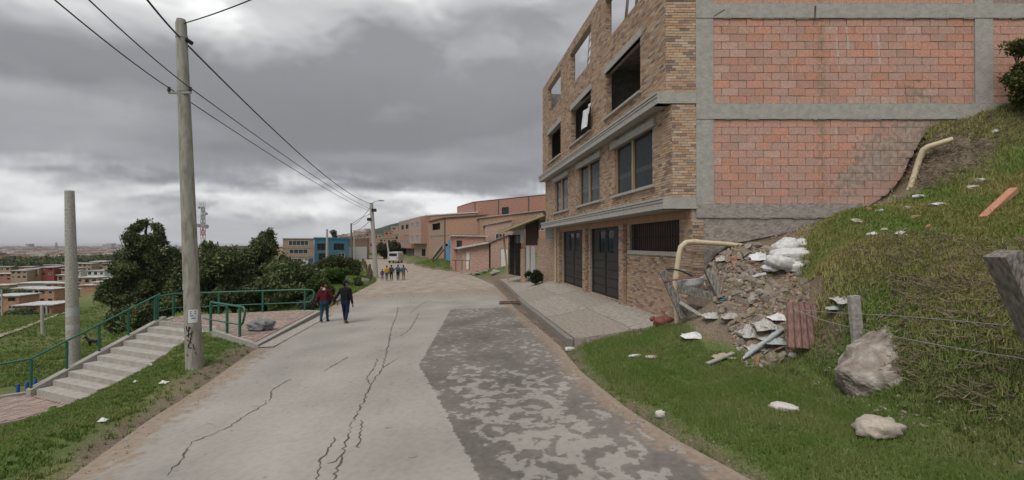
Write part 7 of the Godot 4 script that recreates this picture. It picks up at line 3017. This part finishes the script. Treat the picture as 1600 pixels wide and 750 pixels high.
func build_litter() -> void:
	var white := nmat("white plastic", [[0.36, 0.36, 0.355], [0.58, 0.585, 0.585]], 0.35, {"rough": 0.5})
	var dirty := nmat("dirty white plastic", [[0.22, 0.20, 0.18], [0.42, 0.41, 0.39], [0.56, 0.56, 0.55]], 0.35, {"rough": 0.5})
	var bluish := nmat("bluish plastic", [[0.28, 0.32, 0.32], [0.44, 0.49, 0.49]], 0.5, {"rough": 0.4})
	var stone := nmat("pale field stone", [[0.38, 0.33, 0.27], [0.55, 0.49, 0.42]], 0.4, {"bump": 1.0})
	var st: SurfaceTool
	# plastic and bags by the rubble foot
	for q in [[1084, 528, 0.62, 0.34, 0.10, white, "crumpled white plastic lying in the grass below the broken fence", 1], [1168, 524, 0.42, 0.4, 0.26, dirty, "bunched white bag in the grass left of the rusty sheet", 2], [1196, 515, 0.6, 0.5, 0.18, dirty, "muddy white sheeting between bag and rusty tin sheet", 3], [1130, 556, 0.5, 0.22, 0.08, nmat("scrap wood chips", [[0.30, 0.22, 0.15], [0.48, 0.39, 0.30]], 0.3), "scatter of broken wood scraps in the grass", 4], [1112, 498, 0.5, 0.3, 0.12, dirty, "grey-white cement crust below the fence boards", 5], [1316, 478, 0.4, 0.35, 0.1, dirty, "grey slab of broken plaster behind the rusty sheet", 6], [1310, 498, 0.55, 0.2, 0.06, bluish, "bluish plastic strip behind the rusty sheet", 7], [1212, 540, 0.7, 0.45, 0.12, bluish, "bluish crumpled plastic sheet at the foot of the rusty tin", 8], [1180, 545, 0.45, 0.3, 0.1, dirty, "dirty white scrap between the bag and the plastic roll", 9], [1142, 500, 0.5, 0.35, 0.1, nmat("pale plaster", [[0.30, 0.28, 0.25], [0.46, 0.44, 0.41]], 0.3), "slab of pale plaster under the thick fence post", 10], [1216, 500, 0.5, 0.3, 0.12, white, "white plastic lump right under the rubble by the tin sheet", 11]]:
		var p := ground_at(q[0], q[1] + 3, 5.0)
		st = crumple(p + Vector3(0, 0.02, 0), Vector3.RIGHT, Vector3(0, 0.25, -1), q[2], q[3], q[4], 500 + q[7])
		tag(part(st, "plastic_scrap" if q[7] != 4 else "wood_scraps", q[5], self), q[6], "litter", "litter by the rubble")
	st = new_st()
	var a := ground_at(1160, 568, 5.0) + Vector3(0, 0.06, 0)
	var b := ground_at(1224, 532, 5.0) + Vector3(0, 0.12, 0)
	tube(st, wire_pts(a, b, -0.02, 8), [0.02, 0.05, 0.045, 0.055, 0.04, 0.05, 0.055, 0.05, 0.02], 9)
	tag(part(st, "plastic_roll", bluish, self), "long bluish roll of plastic slanting through the grass", "plastic roll", "litter by the rubble")
	st = new_st()
	bar(st, ground_at(1104, 572, 5.0) + Vector3(0, 0.04, 0), ground_at(1145, 560, 5.0) + Vector3(0, 0.06, 0), 0.09, 0.03)
	tag(part(st, "slat", nmat("pale weathered wood", [[0.28, 0.26, 0.23], [0.42, 0.40, 0.37]], 0.6), self), "pale wooden slat beside the wood scraps in the grass", "slat", "litter by the rubble")
	st = new_st()
	bar(st, ground_at(1152, 448, 5.0) + Vector3(0, 0.08, 0), ground_at(1196, 441, 5.0) + Vector3(0, 0.14, 0), 0.10, 0.04)
	tag(part(st, "white_slat", white, self), "white slat lying on top of the rubble heap", "slat")
	st = crumple(ground_at(1186, 408, 5.0) + Vector3(0, 0.05, 0), Vector3.RIGHT, Vector3(0, 0.4, -1), 0.6, 0.35, 0.16, 540)
	tag(part(st, "plastic_scrap", white, self), "white plastic left of the sack heap on the rubble", "litter")
	st = crumple(ground_at(1130, 410, 5.0) + Vector3(0, 0.05, 0), Vector3.RIGHT, Vector3(0, 0.4, -1), 0.45, 0.25, 0.1, 541)
	tag(part(st, "plastic_scrap", dirty, self), "grey plastic under the cream pipe near the wall", "litter")
	# stones in the verge
	for q in [[1370, 682, 0.30, 0.13, 0.20, 0.25, stone, "tan rounded stone lying in the right verge grass"], [1224, 642, 0.20, 0.06, 0.12, -0.5, nmat("white shard", [[0.45, 0.43, 0.40], [0.6, 0.58, 0.55]], 0.3), "flat white shard lying in the middle of the right verge"], [1031, 655, 0.07, 0.06, 0.06, 0.2, nmat("white shard", [], 0.3), "small white lump at the road border"], [890, 549, 0.12, 0.06, 0.09, 0.2, nmat("white shard", [], 0.3), "small white stone in the grass by the gutter end"], [1018, 560, 0.13, 0.03, 0.08, 0.1, stone, "tan chip of stone in the upper verge grass"], [992, 558, 0.16, 0.03, 0.05, 0.3, nmat("white shard", [], 0.3), "thin pale stick of stone left of the tan chip"], [1238, 566, 0.09, 0.05, 0.06, 0.3, nmat("white shard", [], 0.3), "white crumb of plaster below the rusty sheet"]]:
		var p := ground_at(q[0], q[1], 4.0)
		st = new_st()
		lump(st, p + Vector3(0, q[3] * 0.55 + 0.015, 0), Vector3(q[2], q[3], q[4]), Basis(Vector3.UP, q[5]), 0.35, int(q[0]), 12, 0.85, true)
		tag(part(st, "stone", q[6], self), q[7], "stone", "stones in the verge")
	# bits scattered over the mound
	var bits := [[1375, 335, 0.10, "white crumb"], [1362, 372, 0.14, "pale flat chip"], [1408, 373, 0.16, "long white shard"], [1417, 330, 0.12, "tan chip"], [1436, 315, 0.22, "white bundle of scraps"], [1467, 327, 0.24, "white flat stone"], [1382, 365, 0.08, "small tan chip"], [1432, 345, 0.13, "reddish chip"], [1452, 359, 0.10, "red brick crumb"], [1358, 332, 0.11, "pinkish chip"], [1340, 352, 0.18, "patch of bare pale chips"], [1530, 292, 0.2, "pale stone near the bank foot"], [1556, 215, 0.13, "white plastic scrap on the bank"], [1520, 300, 0.16, "tan lump near the bank foot"]]
	for q in bits:
		var p := ground_at(q[0], q[1], 5.0)
		st = new_st()
		lump(st, p + Vector3(0, 0.05, 0), Vector3(q[2] * 0.8, 0.045, q[2] * 0.5), Basis.from_euler(Vector3(0.3, q[0], 0.1)), 0.6, int(q[0]) + 5, 6, 0.85)
		var red: bool = "red" in q[3] or "pink" in q[3]
		var tan: bool = "tan" in q[3] or "bare" in q[3]
		tag(part(st, "debris_chip", nmat("red chip", [[0.30, 0.14, 0.10], [0.42, 0.22, 0.16]], 0.3) if red else (stone if tan else white), self), q[3] + " in the mound grass, %s" % ("near the pipe foot" if q[0] > 1410 and q[0] < 1470 else "by the upper bank" if q[0] >= 1500 else "above the sacks"), "debris", "debris on the mound")
	st = new_st()
	bar(st, ground_at(1536, 347, 5.0) + Vector3(0, 0.05, 0), ground_at(1585, 316, 5.0) + Vector3(0, 0.22, 0), 0.13, 0.10)
	tag(part(st, "clay_beam", nmat("orange clay beam", [[0.42, 0.17, 0.10], [0.55, 0.27, 0.18]], 0.5, {"bump": 0.6}), self), "orange clay beam lying on the mound grass", "beam")
	# left side
	var bag := thing("rubbish_bag", "grey plastic rubbish bag lying on the brick platform", "bag", at(409, 512, 17.2))
	st = new_st()
	var bp := at(407, 503, 17.0)
	bp.y = PLAT_Y + 0.17
	lump(st, bp, Vector3(0.36, 0.20, 0.26), Basis(Vector3.UP, 0.2), 0.7, 31, 16, 0.9, true)
	smooth_part(st, "bag_body", nmat("grey bag film", [[0.17, 0.18, 0.20], [0.31, 0.32, 0.34], [0.48, 0.49, 0.51]], 0.5, {"rough": 0.28, "spec": 0.6, "freq": 0.03, "bump": 4.0}), bag)
	st = new_st()
	lump(st, bp + Vector3(0.30, 0.06, -0.1), Vector3(0.16, 0.12, 0.16), Basis(Vector3.UP, 0.9), 0.5, 36, 9, 0.8, true)
	smooth_part(st, "knotted_end", mats["grey bag film"], bag)
	for q in [[257, 601, 0.11, "white wrapper in the grass beside the near pole"], [163, 660, 0.09, "white scrap low on the left verge"], [213, 599, 0.06, "tiny white scrap by the stair edge"], [238, 572, 0.07, "white scrap beside the upper steps"]]:
		var p := ground_at(q[0], q[1], 5.0)
		st = crumple(p + Vector3(0, 0.035, 0), Vector3.RIGHT, Vector3(0, 0.2, -1), q[2] * 2.0, q[2] * 1.2, 0.06, int(q[0]), 7)
		tag(part(st, "paper_scrap", white, self), q[3], "litter", "scraps on the left verge")
	st = new_st()
	lump(st, ground_at(570, 443, 30.0) + Vector3(0, 0.15, 0), Vector3(0.5, 0.3, 0.4), Basis(Vector3.UP, 0.3), 0.4, 91, 8, 0.8)
	tag(part(st, "grey_rock", nmat("grey rock", [[0.12, 0.12, 0.125], [0.22, 0.22, 0.225]], 0.8), self), "grey rock on the grassy bank below the lamp pole", "rock")
	# broken cement pieces at the roadside by the low bar fence
	for i in 9:
		var px := 722.0 + i * 7.0 + 4.0 * sin(i * 3.0)
		var p := ground_at(px, 428.0 + 3.0 * sin(i * 1.9) - i * 0.4, 30.0)
		st = new_st()
		lump(st, p + Vector3(0, 0.1, 0), Vector3(0.55, 0.14, 0.4), Basis.from_euler(Vector3(0.1, i, 0.15)), 0.5, 600 + i, 6, 0.75)
		tag(part(st, "cement_chunk", nmat("broken cement", [[0.20, 0.185, 0.165], [0.33, 0.31, 0.285]], 0.8, {"bump": 1.5}), self), "broken cement chunk by the roadside, %s from the left before the low houses" % ORDINALS[i], "debris", "broken cement before the low houses")


# ---------------------------------------------------------------- people
# bones [a, b, ra, rb, colour] -> one continuous skin by surface nets
func sdf_mesh(bones: Array, cell: float, k: float) -> ArrayMesh:
	var lo := Vector3(INF, INF, INF)
	var hi := -lo
	for b in bones:
		var r: float = maxf(b[2], b[3]) + k + cell * 2.0
		lo = lo.min(b[0] - Vector3(r, r, r)).min(b[1] - Vector3(r, r, r))
		hi = hi.max(b[0] + Vector3(r, r, r)).max(b[1] + Vector3(r, r, r))
	var nx := int((hi.x - lo.x) / cell) + 2
	var ny := int((hi.y - lo.y) / cell) + 2
	var nzz := int((hi.z - lo.z) / cell) + 2
	var field := PackedFloat32Array()
	field.resize(nx * ny * nzz)
	field.fill(1.0)
	var best := PackedFloat32Array()
	best.resize(nx * ny * nzz)
	best.fill(9.0)
	var who := PackedInt32Array()
	who.resize(nx * ny * nzz)
	for bi in bones.size():
		var b: Array = bones[bi]
		var pa: Vector3 = b[0]
		var ab: Vector3 = b[1] - pa
		var ll := maxf(ab.length_squared(), 1e-9)
		var ra: float = b[2]
		var rb: float = b[3]
		var m := maxf(ra, rb) + k + cell * 2.0
		var l2 := (pa.min(b[1]) - Vector3(m, m, m) - lo) / cell
		var h2 := (pa.max(b[1]) + Vector3(m, m, m) - lo) / cell
		for z in range(maxi(0, int(l2.z)), mini(nzz, int(h2.z) + 1)):
			for y in range(maxi(0, int(l2.y)), mini(ny, int(h2.y) + 1)):
				for x in range(maxi(0, int(l2.x)), mini(nx, int(h2.x) + 1)):
					var p := lo + Vector3(x, y, z) * cell
					var t := clampf((p - pa).dot(ab) / ll, 0.0, 1.0)
					var d := p.distance_to(pa + ab * t) - lerpf(ra, rb, t)
					var i := (z * ny + y) * nx + x
					var f := field[i]
					var h := maxf(k - absf(f - d), 0.0) / k
					field[i] = minf(f, d) - h * h * k * 0.25
					if d < best[i]:
						best[i] = d
						who[i] = bi
	var index := {}
	var verts := PackedVector3Array()
	var cols := PackedColorArray()
	var off := [0, 1, nx, nx + 1, nx * ny, nx * ny + 1, nx * ny + nx, nx * ny + nx + 1]
	var edges := [[0, 1], [2, 3], [4, 5], [6, 7], [0, 2], [1, 3], [4, 6], [5, 7], [0, 4], [1, 5], [2, 6], [3, 7]]
	for z in nzz - 1:
		for y in ny - 1:
			for x in nx - 1:
				var i := (z * ny + y) * nx + x
				var s := 0
				for c in 8:
					if field[i + off[c]] < 0.0:
						s += 1
				if s == 0 or s == 8:
					continue
				var sum := Vector3.ZERO
				var n := 0
				for e in edges:
					var fa := field[i + off[e[0]]]
					var fb := field[i + off[e[1]]]
					if (fa < 0.0) != (fb < 0.0):
						var t := fa / (fa - fb)
						var ca := Vector3(e[0] & 1, (e[0] >> 1) & 1, (e[0] >> 2) & 1)
						var cb := Vector3(e[1] & 1, (e[1] >> 1) & 1, (e[1] >> 2) & 1)
						sum += ca.lerp(cb, t)
						n += 1
				index[i] = verts.size()
				verts.append(lo + (Vector3(x, y, z) + sum / n) * cell)
				cols.append(bones[who[i]][4])
	var st := new_st(0)
	var steps := [[1, nx, nx * ny], [nx, nx * ny, 1], [nx * ny, 1, nx]]
	for i in index:
		for ax in steps:
			var fa := field[i]
			var fb := field[i + ax[0]]
			if (fa < 0.0) == (fb < 0.0):
				continue
			var q := [i, i - ax[1], i - ax[1] - ax[2], i - ax[2]]
			var ok := true
			for c in q:
				if not index.has(c):
					ok = false
			if not ok:
				continue
			if fa < 0.0:
				q.reverse()
			for c in [0, 1, 2, 0, 2, 3]:
				st.set_color(cols[index[q[c]]])
				st.add_vertex(verts[index[q[c]]])
	st.index()
	st.generate_normals()
	return st.commit()


# local axes: x right, y up, facing -z. o: options of pose and colours
func person(label: String, pos: Vector3, h: float, turn: float, o: Dictionary, cell := 0.02) -> void:
	var root := thing("person", label, "person", pos, o.get("group", ""))
	root.rotation.y = turn
	var s := h / 1.65
	var skin: Color = o.get("skin", Color(0.30, 0.17, 0.115))
	var coat: Color = o.coat
	var legs: Color = o.legs
	var shoe: Color = o.shoe
	var sole: Color = o.get("sole", shoe)
	var bones := []
	var add := func(a: Vector3, b: Vector3, ra: float, rb: float, c: Color) -> void:
		bones.append([a * s, b * s, ra * s, rb * s, c])
	var bulk: float = o.get("bulk", 1.0)
	# legs in stride
	for side in [-1.0, 1.0]:
		var st: float = o.get("stride", 0.16) * side * o.get("lead", 1.0)
		var hip := Vector3(0.085 * side, 0.86, 0.0)
		var ankle := Vector3(0.08 * side, 0.09 + (0.05 if st > 0 else 0.0), st)
		var knee := Vector3(0.09 * side, 0.47, st * 0.35 - 0.035)
		add.call(hip, knee, 0.092 * bulk, 0.062, legs)
		add.call(knee, ankle + Vector3(0, 0.02, 0), 0.064, 0.052, legs)
		var heel := ankle + Vector3(0, -0.055, 0.035)
		var toe := ankle + Vector3(0.01 * side, -0.06 - (0.03 if st > 0 else 0.0), -0.155)
		add.call(heel, toe, 0.042, 0.036, shoe)
		add.call(heel + Vector3(0, -0.022, 0), toe + Vector3(0, -0.018, 0), 0.028, 0.024, sole)
	# trunk: two parallel columns for breadth
	for side in [-1.0, 1.0]:
		add.call(Vector3(0.075 * side, 0.88, 0.01), Vector3(0.07 * side, 0.80, 0.01), 0.098 * bulk, 0.095 * bulk, legs if not o.get("long", false) else coat)
		add.call(Vector3(0.072 * side, 0.92, 0.005), Vector3(0.075 * side, 1.10, 0.0), 0.105 * bulk, 0.105 * bulk, coat)
		add.call(Vector3(0.075 * side, 1.10, 0.0), Vector3(0.095 * side, 1.27, 0.005), 0.108 * bulk, 0.10 * bulk, coat)
		add.call(Vector3(0.06 * side, 1.33, 0.005), Vector3(0.165 * side, 1.315, 0.01), 0.07, 0.07 * bulk, coat)
	add.call(Vector3(0, 1.30, 0), Vector3(0, 1.38, -0.005), 0.09, 0.06, coat)
	add.call(Vector3(0, 1.36, -0.005), Vector3(0, 1.45, -0.02), 0.052, 0.05, skin)
	# arms: o.hands = [left, right] hand places
	var hands: Array = o.hands
	for i in 2:
		var side := -1.0 if i == 0 else 1.0
		var sh := Vector3(0.175 * side, 1.305, 0.01)
		var hand: Vector3 = hands[i]
		var midp := (sh + hand) / 2.0
		var slack := sqrt(maxf(0.0, 0.27 * 0.27 - pow(sh.distance_to(hand) / 2.0, 2.0)))
		var el := midp + Vector3(0.35 * side, -0.1, 0.9).normalized() * slack
		add.call(sh, el, 0.066 * bulk, 0.054 * bulk, coat)
		add.call(el, hand.lerp(el, 0.18), 0.053 * bulk, 0.042, coat)
		var dir := (hand - el).normalized()
		add.call(hand.lerp(el, 0.16), hand, 0.03, 0.032, skin)
		var cross := dir.cross(Vector3(side, 0, 0.2)).normalized()
		for k in 4:
			var base := hand + dir * 0.045 + cross * (0.028 - 0.0185 * k)
			var l: float = [0.055, 0.07, 0.066, 0.05][k]
			var m := base + dir * l * 0.6
			add.call(base, m, 0.0105, 0.010, skin)
			add.call(m, m + (dir + Vector3(-side * 0.7, 0, 0)).normalized() * l * 0.55, 0.010, 0.0085, skin)
		var tb := hand + cross * 0.03
		add.call(tb, tb + (dir + cross * 0.8).normalized() * 0.05, 0.012, 0.010, skin)
	# head, turned by o.look
	var lk: float = o.get("look", 0.0)
	var hb := Basis(Vector3.UP, lk)
	var hc := Vector3(0, 1.535, -0.02)
	var headb := func(a: Vector3, b: Vector3, ra: float, rb: float, c: Color) -> void:
		add.call(hc + hb * a, hc + hb * b, ra, rb, c)
	headb.call(Vector3(0, 0.03, 0.015), Vector3(0, 0.0, -0.01), 0.083, 0.08, skin)
	headb.call(Vector3(0, -0.05, -0.03), Vector3(0, -0.075, -0.05), 0.058, 0.036, skin)
	headb.call(Vector3(0, 0.0, -0.085), Vector3(0, -0.03, -0.10), 0.010, 0.016, skin)
	headb.call(Vector3(-0.02, -0.062, -0.082), Vector3(0.02, -0.062, -0.082), 0.008, 0.008, skin * 0.75)
	for side in [-1.0, 1.0]:
		headb.call(Vector3(0.08 * side, 0.0, 0.01), Vector3(0.084 * side, -0.03, 0.005), 0.016, 0.012, skin)
		headb.call(Vector3(0.03 * side, 0.005, -0.078), Vector3(0.032 * side, 0.005, -0.08), 0.010, 0.010, Color(0.05, 0.035, 0.03))
	var body := MeshInstance3D.new()
	body.name = "body"
	body.mesh = sdf_mesh(bones, cell, 0.028)
	body.mesh.surface_set_material(0, vmat("cloth and skin", 0.25, 0.85, {"lo": 0.75, "freq": 0.03}))
	root.add_child(body)
	var extra := func(called: String, bs: Array, c: float) -> void:
		var bb := []
		for b in bs:
			bb.append([(hc + hb * b[0]) * s, (hc + hb * b[1]) * s, b[2] * s, b[3] * s, b[4]])
		var e := MeshInstance3D.new()
		e.name = called
		e.mesh = sdf_mesh(bb, c, 0.02)
		e.mesh.surface_set_material(0, mats["cloth and skin"])
		root.add_child(e, true)
	var hair: Color = o.get("hair", Color(0.012, 0.010, 0.009))
	extra.call("hair", [[Vector3(0, 0.06, 0.025), Vector3(0, 0.0, 0.05), 0.082, 0.066, hair], [Vector3(0, 0.075, -0.02), Vector3(0, 0.06, 0.02), 0.062, 0.075, hair], [Vector3(0, 0.0, 0.055), Vector3(0, -0.07 - o.get("hair_len", 0.0), 0.055), 0.06, 0.04, hair]], cell * 0.7)
	if o.has("cap"):
		var cc: Color = o.cap
		extra.call("cap", [[Vector3(0, 0.07, 0.02), Vector3(0, 0.06, -0.02), 0.088, 0.084, cc], [Vector3(0, 0.10, 0.01), Vector3(0, 0.105, 0.0), 0.07, 0.07, cc], [Vector3(-0.04, 0.055, -0.12), Vector3(0.04, 0.055, -0.12), 0.014, 0.014, cc], [Vector3(0, 0.06, -0.07), Vector3(0, 0.05, -0.16), 0.03, 0.012, cc]], cell * 0.7)
	if o.has("hood"):
		var hd: Color = o.hood
		var trim: Color = o.trim
		extra.call("hood", [[Vector3(-0.10, -0.155, 0.06), Vector3(0.10, -0.155, 0.06), 0.055, 0.055, hd], [Vector3(-0.12, -0.12, 0.04), Vector3(-0.05, -0.09, 0.115), 0.03, 0.034, trim], [Vector3(-0.05, -0.09, 0.115), Vector3(0.05, -0.09, 0.115), 0.034, 0.034, trim], [Vector3(0.05, -0.09, 0.115), Vector3(0.12, -0.12, 0.04), 0.034, 0.03, trim]], cell * 0.7)
	if o.has("pack"):
		var pk: Color = o.pack
		extra.call("backpack", [[Vector3(-0.09, -0.32, 0.17), Vector3(-0.08, -0.56, 0.19), 0.085, 0.095, pk], [Vector3(0.09, -0.32, 0.17), Vector3(0.08, -0.56, 0.19), 0.085, 0.095, pk]], cell)


func road_point(px: float, py: float) -> Vector3:
	var u := (px - 800.0) / F
	var v := (py - HOR) / F
	var d := EYE / (v + 0.04 * u - 0.009)
	if d > 50.0:
		d = 50.0
		for i in 400:
			if EYE - v * d <= road_y(u * d, d):
				break
			d += 0.1
	return Vector3(u * d, road_y(u * d, d), -d)


func build_people() -> void:
	var pw := road_point(507, 503)
	var pm := road_point(540, 504.5)
	var gap := pm - pw
	var holdx := gap.length() / 2.0
	person("person in dark red hooded jacket and blue jeans walking away, holding hands", pw, 1.60, 0.05, {"coat": Color(0.085, 0.010, 0.018), "legs": Color(0.018, 0.055, 0.095), "shoe": Color(0.03, 0.03, 0.06), "sole": Color(0.55, 0.55, 0.55), "hood": Color(0.60, 0.59, 0.57), "trim": Color(0.20, 0.145, 0.075), "hands": [Vector3(-0.27, 0.80, 0.02), Vector3(holdx - 0.075, 0.80, 0.0)], "look": -0.75, "bulk": 1.12, "lead": -1.0, "hair_len": 0.02, "group": "couple walking hand in hand"}, 0.017)
	person("person in black jacket and blue cap walking away, holding hands", pm, 1.66, -0.05, {"coat": Color(0.010, 0.011, 0.012), "legs": Color(0.012, 0.022, 0.06), "shoe": Color(0.16, 0.085, 0.03), "sole": Color(0.03, 0.025, 0.02), "cap": Color(0.008, 0.018, 0.06), "hands": [Vector3(-holdx + 0.075, 0.80, 0.0), Vector3(0.30, 0.74, 0.03)], "look": -0.55, "bulk": 1.05, "group": "couple walking hand in hand"}, 0.017)
	# white carrier bag between them
	var st := new_st()
	var bp := (pw + pm) / 2.0 + Vector3(0.05, 1.02, -0.25)
	lump(st, bp, Vector3(0.10, 0.17, 0.08), Basis(Vector3.BACK, -0.4), 0.35, 51, 8, 0.85, true)
	tag(smooth_part(st, "carrier_bag", nmat("white plastic", [[0.5, 0.51, 0.52], [0.72, 0.73, 0.74]], 0.6), self), "small white carrier bag held between the couple", "bag")
	var far := "people walking up the road in the distance"
	var q := [
		[597.5, 437.5, 1.10, {"coat": Color(0.11, 0.05, 0.10), "legs": Color(0.16, 0.10, 0.14), "shoe": Color(0.3, 0.3, 0.3)}, "small child in purple leftmost of the distant group"],
		[604.5, 438.5, 1.48, {"coat": Color(0.48, 0.28, 0.02), "legs": Color(0.04, 0.09, 0.17), "shoe": Color(0.35, 0.35, 0.35)}, "person in yellow top and jeans in the distant group"],
		[611.5, 438, 1.52, {"coat": Color(0.06, 0.06, 0.07), "legs": Color(0.012, 0.012, 0.014), "shoe": Color(0.30, 0.05, 0.05)}, "person in dark clothes beside the one in yellow"],
		[622, 438, 1.52, {"coat": Color(0.035, 0.10, 0.17), "legs": Color(0.02, 0.02, 0.022), "shoe": Color(0.06, 0.14, 0.22), "pack": Color(0.05, 0.055, 0.07), "bulk": 1.2}, "person in blue jacket with a dark backpack in the distant group"],
		[630.5, 437.5, 1.46, {"coat": Color(0.08, 0.10, 0.15), "legs": Color(0.20, 0.15, 0.11), "shoe": Color(0.12, 0.1, 0.09)}, "person in grey-blue top and tan trousers rightmost of the distant group"]]
	for i in q.size():
		var p := road_point(q[i][0], q[i][1])
		var o: Dictionary = q[i][3]
		o["hands"] = [Vector3(-0.27, 0.80, 0.05), Vector3(0.28, 0.80, -0.05)] if i < 3 else ([Vector3(-0.42, 1.02, 0.0), Vector3(0.30, 0.85, 0.0)] if i == 3 else [Vector3(-0.27, 0.80, 0), Vector3(0.45, 0.95, 0.0)])
		o["stride"] = 0.12
		o["lead"] = 1.0 if i % 2 else -1.0
		o["group"] = far
		person(q[i][4], p, q[i][2], 0.15, o, 0.03)
